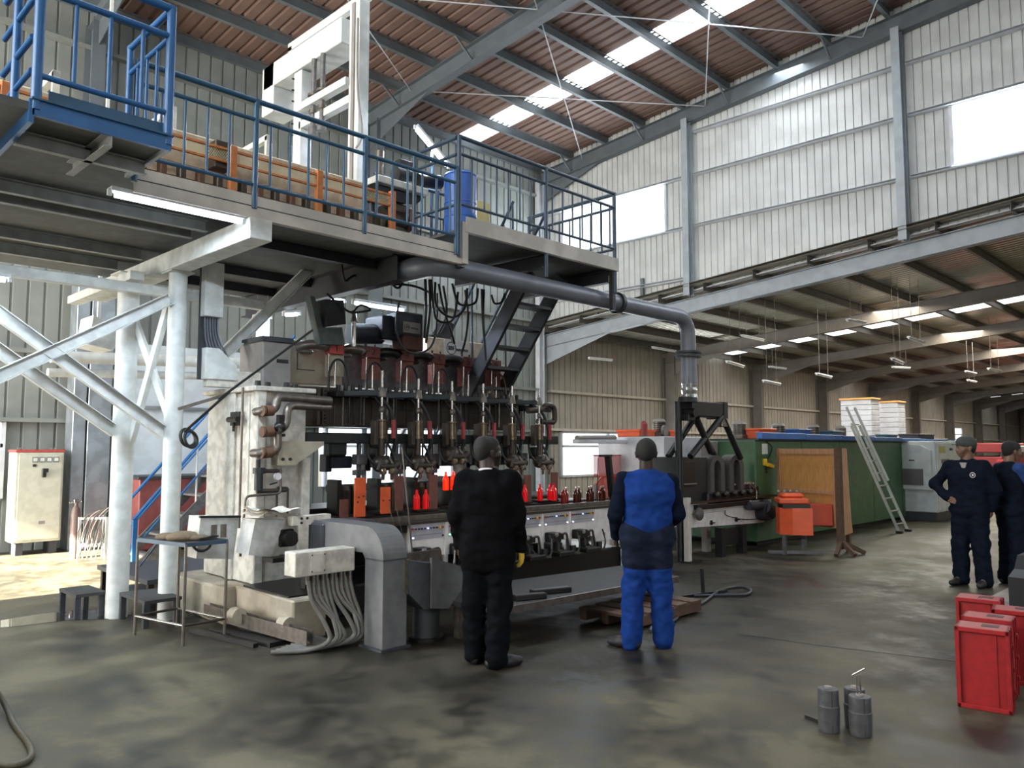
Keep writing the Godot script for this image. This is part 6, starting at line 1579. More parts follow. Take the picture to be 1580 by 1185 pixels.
	put("pipe", G.new().tube(V(3.2, 2.72, -12.1), V(9.5, 2.98, -12.1), 0.06, -1, 14), M.paint, pp)
	for x in [6.0, 9.3]: put("pipe_post", G.new().bx(x - 0.04, x + 0.04, 0, 2.9, -12.14, -12.06), M.paint, pp)
	var ah := thing("white_hood", "white tapered sheet hood hanging under the platform beyond the rear column", "hood", V(3.9, 2.9, -11))
	put("hood_shell", G.new().prism([Vector2(3.3, 3.0), Vector2(3.6, 2.95), Vector2(3.75, 3.2), Vector2(3.35, 3.38)], 0.5, Basis(), V(0, 0, -11.3)), M.paint, ah)
	put("hood_strap", G.new().bx(3.5, 3.54, 3.0, 9.7, -11.17, -11.13), M.paint, ah)
	# low floor benches at the left
	for q in [["low_stool", "small low steel stand with four short legs, left of the rear column base", 2.62, 2.9, -9.15, -8.62, 0.25], ["low_stand", "dark low plate stand between the two round columns", 2.95, 3.3, -8.4, -7.75, 0.26]]:
		var o := thing(q[0], q[1], "stand", V((q[2] + q[3]) * 0.5, 0, (q[4] + q[5]) * 0.5))
		put("top_plate", G.new().bx(q[2], q[3], q[6] - 0.03, q[6], q[4], q[5]), M.benchsteel, o)
		for x in [q[2] + 0.03, q[3] - 0.03]:
			for z in [q[4] + 0.03, q[5] - 0.03]: put("leg", G.new().bx(x - 0.025, x + 0.025, 0, q[6] - 0.03, z - 0.008, z + 0.008).bx(x - 0.025, x - 0.012, 0, q[6] - 0.03, z - 0.04, z), M.darkgrey, o)
	var lp := thing("low_platform", "wide dark step platform behind the tubular table", "step", V(3.9, 0, -9.6))
	put("step_plate", G.new().bx(3.35, 4.6, 0.24, 0.29, -10.3, -8.75), M.darkgrey, lp)
	for q in [V(3.4, 0, -8.8), V(4.5, 0, -8.8), V(3.4, 0, -10.2), V(4.5, 0, -10.2)]: put("leg", G.new().bx(q.x - 0.03, q.x + 0.03, 0, 0.24, q.z - 0.03, q.z + 0.03), M.oildark, lp)
	var pud := G.new().prism([Vector2(2.0, 8.8), Vector2(2.18, 8.74), Vector2(2.56, 8.70), Vector2(2.9, 8.45), Vector2(3.1, 8.5), Vector2(3.0, 8.95), Vector2(2.75, 9.16), Vector2(2.46, 9.21), Vector2(2.1, 9.15), Vector2(1.6, 9.25), Vector2(1.5, 9.0)], 0.003, Basis(V(1, 0, 0), V(0, 0, -1), V(0, 1, 0)), V(0, 0.001, 0))
	solo("puddle", pud, M.water, V(2.5, 0.0, -8.9), "dark shallow puddle on the floor around the small low stand", "puddle", "", "stuff")
	# left foreground: teal tank end and hose
	var ta := thing("teal_cylinder", "round end of a teal gas cylinder cut by the left frame edge", "gas bottle", V(1.05, 0, -5.5))
	put("cylinder_body", G.new().tube(V(1.2, 0.24, -6.2), V(0.2, 0.24, -5.0), 0.225, -1, 28).ball(V(1.2, 0.24, -6.2), V(0.225, 0.225, 0.225), 24, 14), M.teal, ta)
	put("cylinder_cradle", G.new().bx(0.45, 0.85, 0, 0.06, -5.6, -5.4), M.oildark, ta)
	solo("left_hose", G.new().pipe([V(1.36, 0.2, -6.05), V(1.43, 0.04, -5.95), V(1.40, 0.02, -5.64), V(1.37, 0.02, -5.2), V(1.32, 0.02, -4.98), V(1.23, 0.02, -4.93), V(1.12, 0.02, -5.05), V(1.0, 0.02, -4.8)], 0.017, 8), M.hoseolive, V(1.3, 0.003, -5.2), "olive brown hose curling on the floor at the left edge", "hose")

func crate() -> Node3D:
	# local: stands on its short side, open base towards -x; 0.3 wide along z, 0.22 deep along x, 0.5 tall
	var c := thing("bottle_crate", "nearest red plastic bottle crate standing on end at the right, fully visible", "crate", V(0, 0, 0), "red bottle crates at the right edge")
	var g := G.new()
	g.bx(-0.10, 0.11, 0.0, 0.02, -0.15, 0.15).bx(-0.10, 0.11, 0.5, 0.52, -0.15, 0.15)
	g.bx(-0.10, 0.11, 0.0, 0.52, -0.15, -0.135).bx(-0.10, 0.11, 0.0, 0.52, 0.135, 0.15)
	put("shell", g, M.cratered, c)
	put("base", G.new().bx(-0.09, -0.075, 0.01, 0.51, -0.14, 0.14), M.cratered, c)
	put("base_rim", G.new().bx(-0.115, -0.095, 0.0, 0.03, -0.155, 0.155, 0.004).bx(-0.115, -0.095, 0.49, 0.52, -0.155, 0.155, 0.004).bx(-0.115, -0.095, 0.0, 0.52, -0.155, -0.13, 0.004).bx(-0.115, -0.095, 0.0, 0.52, 0.13, 0.155, 0.004), M.cratered, c)
	put("rib", G.new().bx(-0.098, -0.09, 0.03, 0.49, 0.07, 0.08), M.cratered, c)
	put("rib", G.new().bx(0.05, 0.06, 0.0, 0.52, 0.15, 0.158).bx(-0.04, -0.03, 0.0, 0.52, 0.15, 0.158), M.cratered, c)
	put("grip_hole", G.new().bx(-0.02, 0.06, 0.518, 0.5225, -0.01, 0.09), M.cratedark, c)
	for k in 3: put("side_boss", G.new().tube(V(0.02, 0.12 + k * 0.14, 0.15), V(0.02, 0.12 + k * 0.14, 0.168), 0.018, -1, 12), M.cratered, c)
	put("divider", G.new().bx(-0.07, 0.1, 0.255, 0.262, -0.13, 0.13).bx(-0.07, 0.1, 0.13, 0.137, -0.13, 0.13).bx(-0.07, 0.1, 0.38, 0.387, -0.13, 0.13), M.cratered, c)
	return c

func build_right() -> void:
	var c := crate()
	c.position = V(6.0, 0, -1.54)
	c.rotation.y = 0.15
	copy(c, "second red bottle crate, standing close behind the nearest one", V(6.38, 0, -1.60), 0.1)
	copy(c, "third red bottle crate, set further right behind the second", V(6.8, 0, -1.52), 0.2)
	copy(c, "rearmost darker red bottle crate, last in the row of four", V(7.12, 0, -1.84), 0.12)
	var b := thing("black_trolley", "black steel trolley with a flat foot plate behind the red crates", "trolley", V(9.3, 0, -2.0))
	put("trolley_back", G.new().prism([Vector2(8.9, 0.1), Vector2(9.6, 0.1), Vector2(9.6, 0.62), Vector2(9.3, 0.62), Vector2(9.15, 0.5), Vector2(8.9, 0.45)], 0.4, Basis(), V(0, 0, -2.05)), M.black, b)
	put("foot_plate", G.new().bx(8.5, 9.6, 0.06, 0.1, -2.35, -1.7), M.greysteel, b)
	put("wheel", G.new().tube(V(8.8, 0.06, -2.3), V(8.8, 0.06, -2.24), 0.06, -1, 14), M.black, b)
	put("wheel", G.new().tube(V(9.4, 0.06, -2.3), V(9.4, 0.06, -2.24), 0.06, -1, 14), M.black, b)
	solo("grey_plank", G.new().bx(9.9, 11.2, 0.0, 0.05, -2.5, -2.2), M.greyplate, V(10.5, 0, -2.35), "flat grey plank lying on the floor behind the black trolley", "plank")
	# graphite mould halves
	for q in [[V(4.83, 0, -2.09), 0.25, 0.06, "grey cylindrical mould standing alone, left of three on the floor"], [V(4.9, 0, -1.93), 0.225, 0.063, "grey cylindrical mould at the front of the pair on the floor"], [V(5.0, 0, -2.0), 0.235, 0.06, "grey cylindrical mould at the back of the pair on the floor"]]:
		var m := thing("mould", q[3], "mould", q[0], "moulds on the floor")
		put("mould_body", G.new().lathe([Vector2(0, 0), Vector2(q[2] - 0.003, 0), Vector2(q[2], 0.004), Vector2(q[2] + 0.004, q[1] * 0.6), Vector2(q[2], q[1] * 0.62), Vector2(q[2], q[1] - 0.004), Vector2(q[2] - 0.004, q[1]), Vector2(0.02, q[1]), Vector2(0.018, q[1] - 0.03), Vector2(0, q[1] - 0.03)], q[0], 28), M.graphite, m)
		put("parting_line", G.new().bx(q[0].x - q[2] * 0.72 - 0.002, q[0].x - q[2] * 0.72 + 0.002, 0.01, q[1], q[0].z + q[2] * 0.66, q[0].z + q[2] * 0.72), M.black, m)
		put("mould_cap", G.new().cyl(q[0].x, q[1], q[1] + 0.012, q[0].z, q[2] * 0.35, -1, 14), M.greyplate, m)
	var k := thing("lifting_tool", "thin T handled lifting tool standing in the front mould", "tool", V(4.9, 0.237, -1.93))
	put("rod", G.new().tube(V(4.893, 0.237, -1.94), V(4.893, 0.34, -1.945), 0.005, -1, 8), M.oilsteel, k)
	put("rod", G.new().tube(V(4.907, 0.237, -1.925), V(4.907, 0.345, -1.93), 0.005, -1, 8), M.oilsteel, k)
	put("handle", G.new().tube(V(4.885, 0.34, -1.965), V(4.915, 0.385, -1.9), 0.006, -1, 8), M.chrome, k)
	solo("iron_peg", G.new().bar(V(4.95, 0.012, -2.29), V(4.9, 0.012, -2.14), 0.02, 0.02), M.oildark, V(4.95, 0.002, -2.25), "short dark iron peg lying on the floor beside the single mould", "peg")
	# floor joint
	var fj := G.new()
	var pts := [V(6.7, 0.001, -3.7), V(6.76, 0.001, -3.42), V(6.8, 0.001, -3.04), V(6.9, 0.001, -2.69), V(7.0, 0.001, -2.3), V(7.1, 0.001, -1.95), V(7.4, 0.001, -0.8), V(7.7, 0.001, 0.4)]
	for i in pts.size() - 1: fj.bar(pts[i], pts[i + 1], 0.02, 0.003)
	put("floor_crack", fj, M.black, get_node("floor"))
	# far machines in the other hall
	var f := thing("far_red_line", "low red packing line with bright lamps far down the second hall", "machine", V(37, 0, -7.5))
	put("line_body", G.new().bx(33, 46, 0.0, 1.35, -9.0, -7.6, 0.03), M.barred, f)
	put("line_canopy", G.new().bx(33, 46, 1.5, 1.85, -9.1, -7.5, 0.03), M.barred, f)
	for i in 5: put("canopy_post", G.new().bx(33.2 + i * 3.0, 33.4 + i * 3.0, 1.3, 1.6, -7.7, -7.6), M.greyplate, f)
	put("white_cover", G.new().bx(33.2, 37.0, 1.52, 1.75, -7.5, -7.4, 0.02), M.whiteplate, f)  # white strips of the line, modelled as plain plates
	put("white_cover", G.new().bx(38, 44, 1.0, 1.25, -7.6, -7.45, 0.02), M.whiteplate, f)
	var yb := thing("yellow_machine", "yellow boxed machine far away behind the man in blue at the right edge", "machine", V(24.5, 0, -3.2))
	put("machine_body", G.new().bx(23, 26, 0, 1.5, -4.2, -2.4, 0.03), M.paleyellow, yb)
	put("machine_strip", G.new().bx(22.98, 26.02, 1.2, 1.3, -4.22, -2.38), M.whiteplate, yb)
# ---- smooth union of tapered capsules, meshed as surface nets
var _wn: FastNoiseLite
func skin_field(g: G, bones: Array, cell: float, k: float, wrinkle := 0.0) -> void:
	if _wn == null:
		_wn = FastNoiseLite.new()
		_wn.seed = 4; _wn.frequency = 6.0; _wn.fractal_octaves = 2
	var lo := Vector3.INF
	var hi := -Vector3.INF
	var nb := bones.size()
	var A := PackedVector3Array(); var D := PackedVector3Array(); var L2 := PackedFloat32Array(); var RA := PackedFloat32Array(); var RD := PackedFloat32Array()
	for b in bones:
		var m := maxf(b[2], b[3]) + cell * 2.5 + wrinkle
		for p in [b[0], b[1]]:
			lo = lo.min(p - Vector3.ONE * m); hi = hi.max(p + Vector3.ONE * m)
		A.append(b[0]); D.append(b[1] - b[0]); L2.append(maxf((b[1] - b[0]).length_squared(), 1e-9)); RA.append(b[2]); RD.append(b[3] - b[2])
	var B := 5
	var n := Vector3i(((hi - lo) / (cell * B)).ceil()) + Vector3i.ONE
	var nx := n.x * B + 1
	var ny := n.y * B + 1
	var nz := n.z * B + 1
	var F := PackedFloat32Array()
	F.resize(nx * ny * nz)
	F.fill(9.0)
	var act := []
	var half := cell * B * 0.5
	var diag := half * 1.7321
	for bz in n.z:
		for by in n.y:
			for bx in n.x:
				var c := lo + Vector3(bx, by, bz) * (cell * B) + Vector3.ONE * half
				var near := PackedInt32Array()
				var best := 9.0
				for i in nb:
					var q := c - A[i]
					var t := clampf(q.dot(D[i]) / L2[i], 0.0, 1.0)
					var d := (q - D[i] * t).length() - RA[i] - RD[i] * t
					if d < best: best = d
					if d < diag + k * 1.5: near.append(i)
				if best > diag + k * 0.5 + wrinkle: continue
				var inside := best < -diag - wrinkle
				if not inside: act.append(Vector3i(bx, by, bz))
				for z in range(bz * B, bz * B + B + 1):
					for y in range(by * B, by * B + B + 1):
						var row := (z * ny + y) * nx
						for x in range(bx * B, bx * B + B + 1):
							if F[row + x] < 8.0: continue
							if inside:
								F[row + x] = -1.0
								continue
							var p := lo + Vector3(x, y, z) * cell
							var v := 9.0
							for i in near:
								var q := p - A[i]
								var t := clampf(q.dot(D[i]) / L2[i], 0.0, 1.0)
								var d := (q - D[i] * t).length() - RA[i] - RD[i] * t
								var h := maxf(k - absf(v - d), 0.0) / k
								v = minf(v, d) - h * h * k * 0.25
							if wrinkle > 0.0 and absf(v) < 0.06: v += wrinkle * _wn.get_noise_3d(p.x, p.y * 1.6, p.z)
							F[row + x] = v
	var vid := {}
	var vs := PackedVector3Array()
	var sx := 1
	var sy := nx
	var sz := nx * ny
	var off := [0, sx, sy, sx + sy, sz, sx + sz, sy + sz, sx + sy + sz]
	var cor := [Vector3(0, 0, 0), Vector3(1, 0, 0), Vector3(0, 1, 0), Vector3(1, 1, 0), Vector3(0, 0, 1), Vector3(1, 0, 1), Vector3(0, 1, 1), Vector3(1, 1, 1)]
	var edges := [[0, 1], [2, 3], [4, 5], [6, 7], [0, 2], [1, 3], [4, 6], [5, 7], [0, 4], [1, 5], [2, 6], [3, 7]]
	var cells := []
	for b in act:
		for z in range(b.z * B, b.z * B + B):
			for y in range(b.y * B, b.y * B + B):
				var row: int = (z * ny + y) * nx
				for x in range(b.x * B, b.x * B + B):
					var i: int = row + x
					var cnt := 0
					for o in off:
						if F[i + o] < 0.0: cnt += 1
					if cnt == 0 or cnt == 8: continue
					var s := Vector3.ZERO
					var m := 0
					for e in edges:
						var f0 := F[i + off[e[0]]]
						var f1 := F[i + off[e[1]]]
						if (f0 < 0.0) != (f1 < 0.0):
							s += cor[e[0]].lerp(cor[e[1]], clampf(f0 / (f0 - f1), 0.0, 1.0)); m += 1
					vid[i] = vs.size()
					vs.append(lo + (Vector3(x, y, z) + s / m) * cell)
					cells.append(i)
	var ns := PackedVector3Array()
	ns.resize(vs.size())
	var quads := []
	for i in cells:
		for ax in 3:
			var st: int = [sx, sy, sz][ax]
			var u: int = [sy, sz, sx][ax]
			var w: int = [sz, sx, sy][ax]
			var f0 := F[i]
			var f1 := F[i + st]
			if (f0 < 0.0) == (f1 < 0.0): continue
			if not (vid.has(i - u) and vid.has(i - w) and vid.has(i - u - w)): continue
			var q := [vid[i - u - w], vid[i - w], vid[i], vid[i - u]]
			if f0 >= 0.0: q.reverse()
			quads.append(q)
			var nn := (vs[q[2]] - vs[q[0]]).cross(vs[q[3]] - vs[q[1]])
			for j in q: ns[j] += nn
	for i in ns.size(): ns[i] = ns[i].normalized()
	for q in quads:
		g.squad(vs[q[0]], vs[q[1]], vs[q[2]], vs[q[3]], ns[q[0]], ns[q[1]], ns[q[2]], ns[q[3]])

func hand_bones(w: Vector3, d: Vector3, pn: Vector3, thumb_side: float, curl: float, grow := 0.0) -> Array:
	# w wrist, d direction of the fingers, pn palm normal (fingers curl towards it)
	d = d.normalized()
	pn = (pn - d * pn.dot(d)).normalized()
	var s := d.cross(pn) * thumb_side
	var o := [[w - d * 0.02, w + d * 0.02, 0.026 + grow, 0.027 + grow]]
	for i in 4:
		var a := w + d * 0.085 + s * (0.027 - i * 0.019)
		o.append([w + d * 0.018 + s * (0.014 - i * 0.010), a, 0.017 + grow, 0.0125 + grow])
		var l: float = [0.072, 0.08, 0.074, 0.058][i]
		var p := a
		var dir: Vector3 = d
		for j in 3:
			dir = dir.rotated(d.cross(pn).normalized(), curl * [0.5, 1.0, 0.8][j]).normalized()
			var q: Vector3 = p + dir * l * [0.45, 0.32, 0.25][j]
			o.append([p, q, 0.0095 - j * 0.0008 + grow, 0.0088 - j * 0.0008 + grow])
			p = q
	var t0 := w + d * 0.03 + s * 0.024 + pn * 0.006
	var t1 := t0 + (d * 0.6 + s * 0.75 + pn * 0.25).normalized() * 0.042
	var t2 := t1 + (d * 0.9 + s * 0.25 + pn * 0.4).normalized() * 0.036
	o.append([w + d * 0.012 + s * 0.01, t0, 0.016 + grow, 0.014 + grow]); o.append([t0, t1, 0.0125 + grow, 0.0105 + grow]); o.append([t1, t2, 0.0105 + grow, 0.009 + grow])
	return o

func az(deg: float) -> Vector3: return Vector3(sin(deg_to_rad(deg)), 0, -cos(deg_to_rad(deg)))

# c: at, face (azimuth), head, tall, joints, skin, hair, top, sleeves, legs, shoes, cell
func person(c: Dictionary) -> Node3D:
	var f := az(c.face)
	var r := f.cross(Vector3.UP)
	var sc: float = c.tall / 1.75
	var at: Vector3 = c.at
	var J := {"hipL": V(-0.09, 0.92, 0), "hipR": V(0.09, 0.92, 0), "kneeL": V(-0.11, 0.49, 0.02), "kneeR": V(0.11, 0.49, 0.02), "ankL": V(-0.12, 0.09, -0.02), "ankR": V(0.12, 0.09, -0.02), "toeL": V(-0.15, 0.035, 0.17), "toeR": V(0.15, 0.035, 0.17),
		"waist": V(0, 1.06, 0.0), "chest": V(0, 1.30, 0.01), "shL": V(-0.185, 1.42, 0), "shR": V(0.185, 1.42, 0), "neck": V(0, 1.47, 0.0), "head": V(0, 1.635, 0.02), "elL": V(-0.25, 1.14, -0.02), "elR": V(0.25, 1.14, -0.02), "wrL": V(-0.27, 0.89, 0.05), "wrR": V(0.27, 0.89, 0.05)}
	for q in c.get("joints", {}): J[q] = c.joints[q]
	var P := {}
	for q in J: P[q] = at + (r * J[q].x + Vector3.UP * J[q].y + f * J[q].z) * sc
	var root := thing("person", c.label, "person", at)
	var cell: float = c.get("cell", 0.014)
	# body: one surface, with finer grids for head and hands
	var body := []
	var add := func(a: String, b: String, ra: float, rb: float): body.append([P[a], P[b], ra * sc, rb * sc])
	for s in ["L", "R"]:
		add.call("hip" + s, "knee" + s, 0.082, 0.055); add.call("knee" + s, "ank" + s, 0.052, 0.036); add.call("ank" + s, "toe" + s, 0.036, 0.028)
		add.call("sh" + s, "el" + s, 0.05, 0.038); add.call("el" + s, "wr" + s, 0.038, 0.027)
		body.append([P["chest"] + r * (0.07 if s == "R" else -0.07) * sc, P["sh" + s], 0.09 * sc, 0.055 * sc])
	add.call("hipL", "hipR", 0.09, 0.09); add.call("waist", "chest", 0.09, 0.095); add.call("hipL", "waist", 0.07, 0.08); add.call("hipR", "waist", 0.07, 0.08); add.call("chest", "neck", 0.09, 0.06)
	var bg := G.new()
	skin_field(bg, body, maxf(cell, 0.018), 0.05)
	var hf := az(c.head)
	var hr := hf.cross(Vector3.UP)
	var tilt: float = c.get("tilt", 0.0)
	var hu := Vector3.UP.rotated(hr, -tilt)
	hf = hf.rotated(hr, -tilt)
	var hc: Vector3 = P["head"]
	var hp := func(x: float, y: float, z: float) -> Vector3: return hc + (hr * x + hu * y + hf * z) * sc
	var hb := [[hp.call(0, 0.035, -0.025), hp.call(0, 0.035, 0.02), 0.083 * sc, 0.077 * sc], [hp.call(0, -0.03, 0.03), hp.call(0, -0.075, 0.055), 0.058 * sc, 0.034 * sc], [hp.call(-0.03, 0.03, 0.078), hp.call(0.03, 0.03, 0.078), 0.018 * sc, 0.018 * sc], [hp.call(0, 0.012, 0.094), hp.call(0, -0.02, 0.108), 0.010 * sc, 0.014 * sc], [hp.call(-0.014, -0.024, 0.096), hp.call(0.014, -0.024, 0.096), 0.011 * sc, 0.011 * sc], [hp.call(-0.018, -0.05, 0.084), hp.call(0.018, -0.05, 0.084), 0.011 * sc, 0.011 * sc], [hp.call(-0.045, -0.015, 0.06), hp.call(-0.02, -0.05, 0.07), 0.03 * sc, 0.026 * sc], [hp.call(0.045, -0.015, 0.06), hp.call(0.02, -0.05, 0.07), 0.03 * sc, 0.026 * sc],
		[hp.call(-0.082, 0.012, -0.012), hp.call(-0.08, -0.022, -0.004), 0.017 * sc, 0.012 * sc], [hp.call(0.082, 0.012, -0.012), hp.call(0.08, -0.022, -0.004), 0.017 * sc, 0.012 * sc], [hp.call(0, -0.03, -0.02), P["neck"] + Vector3.DOWN * 0.02, 0.056 * sc, 0.062 * sc]]
	var hcell := cell * 0.42
	skin_field(bg, hb, hcell, 0.016 * sc)
	var hands := {}
	for s in ["L", "R"]:
		if not c.get("hands", {}).has(s): continue
		var h: Array = c.hands[s]    # direction and palm normal in the body frame, curl, gloved
		var dv: Vector3 = r * h[0].x + Vector3.UP * h[0].y + f * h[0].z
		var pv: Vector3 = r * h[1].x + Vector3.UP * h[1].y + f * h[1].z
		hands[s] = [P["wr" + s], dv, pv, h[2]]
		skin_field(bg, hand_bones(P["wr" + s], dv, pv, h[4], h[2]), 0.0045, 0.008)
		if h[3]:
			var gg := G.new()
			var gb := hand_bones(P["wr" + s], dv, pv, h[4], h[2], 0.004)
			gb.append([P["wr" + s] - dv.normalized() * 0.06, P["wr" + s], 0.044, 0.036])
			skin_field(gg, gb, 0.0055, 0.012)
			put("glove", gg, h[3], root)
	put("body", bg, c.skin, root)
	for s in [-1.0, 1.0]: put("eye", G.new().ball(hp.call(s * 0.032, 0.012, 0.083), Vector3.ONE * 0.0115 * sc, 10, 8), M.eyewhite, root)
	for s in [-1.0, 1.0]: put("pupil", G.new().ball(hp.call(s * 0.033, 0.012, 0.0905), Vector3.ONE * 0.0058 * sc, 8, 6), M.black, root)
	var hg := G.new()
	skin_field(hg, [[hp.call(0, 0.05, -0.035), hp.call(0, 0.055, 0.012), 0.088 * sc, 0.079 * sc], [hp.call(0, 0.0, -0.05), hp.call(0, 0.05, -0.04), 0.066 * sc, 0.07 * sc], [hp.call(-0.055, 0.03, -0.01), hp.call(0.055, 0.03, -0.01), 0.035 * sc, 0.035 * sc]], hcell * 1.1, 0.02, 0.004)
	put("hair", hg, c.hair, root)
	if c.has("cap"):
		var cg := G.new()
		skin_field(cg, [[hp.call(0, 0.06, -0.03), hp.call(0, 0.066, 0.02), 0.096 * sc, 0.088 * sc]], hcell, 0.02)
		put("cap", cg, c.cap, root)
		var bb := Basis(hr, hu, -hf)
		var poly := []
		for i in 9:
			var a := PI * i / 8.0
			poly.append(Vector2(0.078 * cos(a), 0.09 * sin(a)))
		put("cap_brim", G.new().prism(poly, 0.008, Basis(hr, hf, hr.cross(hf)), hp.call(0, 0.045, 0.07)), c.cap, root)
	# clothes
	var short: bool = c.get("short", false)
	var lowmid: Vector3 = P["hipL"].lerp(P["hipR"], 0.5) + (V(0, 0.1, 0) if short else Vector3.ZERO)
	var lowr := r * (0.07 if short else 0.09) * sc
	var top := [[lowmid - lowr + Vector3.DOWN * 0.02, lowmid + lowr + Vector3.DOWN * 0.02, 0.125 * sc, 0.125 * sc], [P["waist"] - r * 0.06, P["waist"] + r * 0.06, 0.125 * sc, 0.125 * sc], [P["chest"] - r * 0.08, P["chest"] + r * 0.08, 0.135 * sc, 0.135 * sc], [P["shL"] + r * 0.02 + V(0, -0.012, 0), P["neck"] + V(0, -0.035, 0), 0.086 * sc, 0.074 * sc], [P["shR"] - r * 0.02 + V(0, -0.012, 0), P["neck"] + V(0, -0.035, 0), 0.086 * sc, 0.074 * sc], [P["chest"] - f * 0.04, P["neck"] - f * 0.01 + Vector3.DOWN * 0.03, 0.11 * sc, 0.075 * sc]]
	for q in [-0.07, 0.0, 0.07]: top.append([lowmid + r * q * sc, P["chest"] + r * q * 1.2 * sc, 0.125 * sc, 0.132 * sc])
	if c.get("coat", false): top.append([P["hipL"] + Vector3.DOWN * 0.12, P["hipR"] + Vector3.DOWN * 0.12, 0.125 * sc, 0.125 * sc])
	var sl := []
	for s in ["L", "R"]:
		sl.append([P["sh" + s], P["el" + s], 0.079 * sc, 0.064 * sc]); sl.append([P["el" + s], P["wr" + s], 0.062 * sc, 0.048 * sc])
	if c.sleeves == c.top:
		top.append_array(sl)
	else:
		var sg := G.new()
		skin_field(sg, sl, cell, 0.03, 0.014)
		put("sleeves", sg, c.sleeves, root)
	var tg := G.new()
	skin_field(tg, top, cell, 0.05, 0.014)
	put("jacket", tg, c.top, root)
	var lg := []
	for s in ["L", "R"]:
		var foot: Vector3 = P["ank" + s] + Vector3.DOWN * 0.02
		lg.append([P["hip" + s], P["knee" + s], 0.116 * sc, 0.095 * sc]); lg.append([P["knee" + s], foot, 0.095 * sc, 0.09 * sc])
	lg.append([P["hipL"], P["hipR"], 0.115 * sc, 0.115 * sc])
	var tr := G.new()
	skin_field(tr, lg, cell, 0.04, 0.018)
	put("trousers", tr, c.legs, root)
	if c.has("seat"):
		var st := []
		for s in ["L", "R"]: st.append([P["hip" + s] + Vector3.UP * 0.06, P["hip" + s].lerp(P["knee" + s], 0.45), 0.136 * sc, 0.118 * sc])
		st.append([P["hipL"] + Vector3.UP * 0.03, P["hipR"] + Vector3.UP * 0.03, 0.135 * sc, 0.135 * sc])
		var sg := G.new()
		skin_field(sg, st, cell, 0.05, 0.014)
		put("trouser_seat", sg, c.seat, root)
	for s in ["L", "R"]:
		var d: Vector3 = P["toe" + s] - P["ank" + s]
		d.y = 0
		d = d.normalized()
		var base: Vector3 = P["ank" + s]
		base.y = at.y
		var hg2 := G.new()
		skin_field(hg2, [[base - d * 0.045 * sc + V(0, 0.045, 0), base + d * 0.12 * sc + V(0, 0.042, 0), 0.043 * sc, 0.041 * sc], [base + d * 0.12 * sc + V(0, 0.042, 0), base + d * 0.2 * sc + V(0, 0.036, 0), 0.042 * sc, 0.034 * sc], [base + V(0, 0.06, 0), base + V(0, 0.13, 0), 0.05 * sc, 0.052 * sc]], 0.008, 0.03)
		put("shoe", hg2, c.shoes, root)
	if c.has("collar"): put("collar", G.new().ring(P["neck"] + Vector3.UP * 0.022 * sc + f * 0.006, (Vector3.UP + f * 0.25), 0.066 * sc, 0.013 * sc, 24, 8), c.collar, root)
	return root

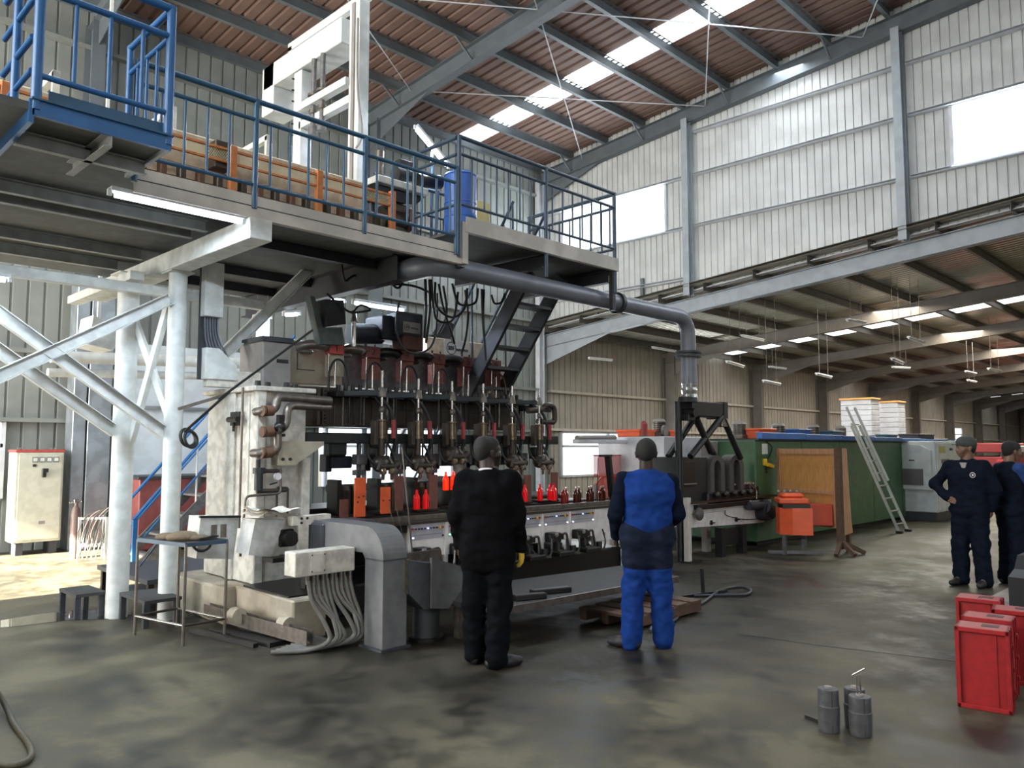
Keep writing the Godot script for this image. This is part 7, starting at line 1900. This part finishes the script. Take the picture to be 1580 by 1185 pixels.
func build_people() -> void:
	mt("skindark", 50, 36, 30, 0.5, 0.0, "", 1)
	mt("skinmid", 112, 82, 66, 0.5, 0.0, "", 1)
	mt("hair", 16, 14, 13, 0.8, 0.0, "", 1)
	mt("eyewhite", 190, 182, 174, 0.3, 0.0, "", 1)
	mt("suitblack", 17, 17, 19, 0.85, 0.0, "dirt", 2)
	mt("trouserblack", 18, 19, 22, 0.85, 0.0, "dirt", 2)
	mt("shoeblack", 28, 27, 27, 0.55, 0.0, "dirt", 4)
	mt("coverblue", 30, 58, 122, 0.8, 0.0, "dirt", 2)
	mt("coverdark", 20, 26, 40, 0.85, 0.0, "dirt", 2)
	mt("seatdark", 34, 40, 56, 0.85, 0.0, "grime2", 2)
	mt("navy", 22, 27, 38, 0.85, 0.0, "dirt", 2)
	mt("navylight", 44, 68, 112, 0.8, 0.0, "dirt", 2)
	mt("capdark", 52, 58, 56, 0.8, 0.0, "dirt", 3)
	mt("gloveyellow", 220, 176, 60, 0.8, 0.0, "dirt", 3)
	mt("collarwhite", 206, 200, 204, 0.8, 0.0, "", 1)
	mt("shirtred", 170, 40, 44, 0.8, 0.0, "dirt", 2)
	for q in ["suitblack", "trouserblack", "coverblue", "coverdark", "seatdark", "navy", "navylight"]: M[q].metallic_specular = 0.12
	var R := {"label": "man in a black coat and trousers seen from behind, watching the glowing bottles", "at": V(4.38, 0, -4.6), "face": 54.0, "head": 104.0, "tall": 1.77, "skin": M.skindark, "hair": M.hair, "top": M.suitblack, "sleeves": M.suitblack, "legs": M.trouserblack, "shoes": M.shoeblack, "collar": M.collarwhite, "coat": true, "cell": 0.013,
		"joints": {"toeL": V(-0.10, 0.035, 0.16), "ankL": V(-0.1, 0.09, 0.05), "toeR": V(0.23, 0.035, 0.03), "ankR": V(0.08, 0.09, -0.08), "kneeR": V(0.1, 0.5, 0.0), "elL": V(-0.25, 1.15, -0.01), "wrL": V(-0.24, 0.92, 0.06), "elR": V(0.235, 1.14, 0.02), "wrR": V(0.25, 0.885, 0.10)},
		"hands": {"R": [V(0.05, -1, 0.15), V(-1, 0, 0.1), 0.45, M.gloveyellow, 1.0], "L": [V(0.0, -1, 0.2), V(1, 0, 0.1), 0.45, null, -1.0]}}
	person(R)
	person({"label": "man in a blue work suit with dark sleeves, back turned, by the belt", "at": V(5.70, 0, -4.0), "face": 46.0, "head": 52.0, "tall": 1.76, "skin": M.skindark, "hair": M.hair, "top": M.coverblue, "sleeves": M.coverdark, "legs": M.coverblue, "seat": M.seatdark, "short": true, "shoes": M.shoeblack, "cell": 0.013, "tilt": 0.06,
		"joints": {"chest": V(0.015, 1.29, -0.01), "shL": V(-0.19, 1.41, 0.0), "shR": V(0.195, 1.39, 0), "ankL": V(-0.15, 0.09, -0.02), "toeL": V(-0.30, 0.035, 0.1), "kneeL": V(-0.12, 0.49, 0.03), "ankR": V(0.13, 0.09, 0.02), "toeR": V(0.16, 0.035, 0.2), "elL": V(-0.27, 1.12, -0.02), "wrL": V(-0.25, 0.93, 0.14), "elR": V(0.265, 1.12, 0.0), "wrR": V(0.2, 1.0, 0.22), "head": V(0.0, 1.63, 0.0)},
		"hands": {"L": [V(0.1, -0.9, 0.5), V(1, 0, 0.1), 0.6, null, -1.0], "R": [V(-0.5, -0.4, 0.8), V(-1, 0, -0.3), 0.7, null, 1.0]}})
	var c1 := person({"label": "man in a dark cap and navy uniform with one hand on his hip", "at": V(11.05, 0, -2.93), "face": 276.0, "head": 318.0, "tall": 1.80, "skin": M.skinmid, "hair": M.hair, "cap": M.capdark, "top": M.navy, "sleeves": M.navy, "legs": M.navy, "shoes": M.shoeblack, "cell": 0.015,
		"joints": {"ankL": V(-0.14, 0.09, 0.0), "ankR": V(0.12, 0.09, 0.0), "elR": V(0.40, 1.20, -0.04), "wrR": V(0.215, 1.04, 0.1), "elL": V(-0.28, 1.16, -0.06), "wrL": V(-0.22, 0.93, -0.1), "kneeL": V(-0.12, 0.49, 0.02)},
		"hands": {"R": [V(-0.8, -0.25, 0.3), V(-0.2, 0, -1), 0.3, null, 1.0], "L": [V(0.2, -1, 0.0), V(1, 0, 0), 0.4, null, -1.0]}})
	# round badge on the chest
	var f := az(276.0)
	var r := f.cross(Vector3.UP)
	var bc := V(11.05, 1.36, -2.93) - r * 0.12 + f * 0.165
	put("chest_badge", G.new().ring(bc, f, 0.03, 0.004, 20, 6).tube(bc - f * 0.006, bc + f * 0.002, 0.012, -1, 10), M.collarwhite, c1)
	put("undershirt", G.new().prism([Vector2(-0.04, 0.05), Vector2(0.0, -0.07), Vector2(0.045, 0.05)], 0.01, Basis(r, Vector3.UP, r.cross(Vector3.UP)), V(11.05, 1.46, -2.93) + f * 0.112), M.greyplate, c1)
	person({"label": "man in navy and blue overalls turned right, reaching out a yellow gloved hand", "at": V(11.45, 0, -2.58), "face": 140.0, "head": 136.0, "tall": 1.76, "skin": M.skinmid, "hair": M.hair, "top": M.navy, "sleeves": M.navylight, "legs": M.navy, "shoes": M.shoeblack, "cell": 0.015, "tilt": 0.1,
		"joints": {"elR": V(0.24, 1.2, 0.18), "wrR": V(0.16, 1.16, 0.42), "elL": V(-0.24, 1.2, 0.14), "wrL": V(-0.12, 1.12, 0.38), "shR": V(0.185, 1.42, 0.03), "chest": V(0, 1.3, 0.03), "head": V(0, 1.63, 0.06)},
		"hands": {"R": [V(-0.1, -0.1, 1), V(-1, -0.2, 0), 0.5, M.gloveyellow, 1.0], "L": [V(0.2, -0.1, 1), V(1, -0.2, 0), 0.5, M.gloveyellow, -1.0]}})
	person({"label": "distant worker in a red top standing before the far red line", "at": V(26.6, 0, -6.05), "face": 250.0, "head": 260.0, "tall": 1.55, "skin": M.skindark, "hair": M.hair, "top": M.shirtred, "sleeves": M.shirtred, "legs": M.navy, "shoes": M.shoeblack, "cell": 0.026})
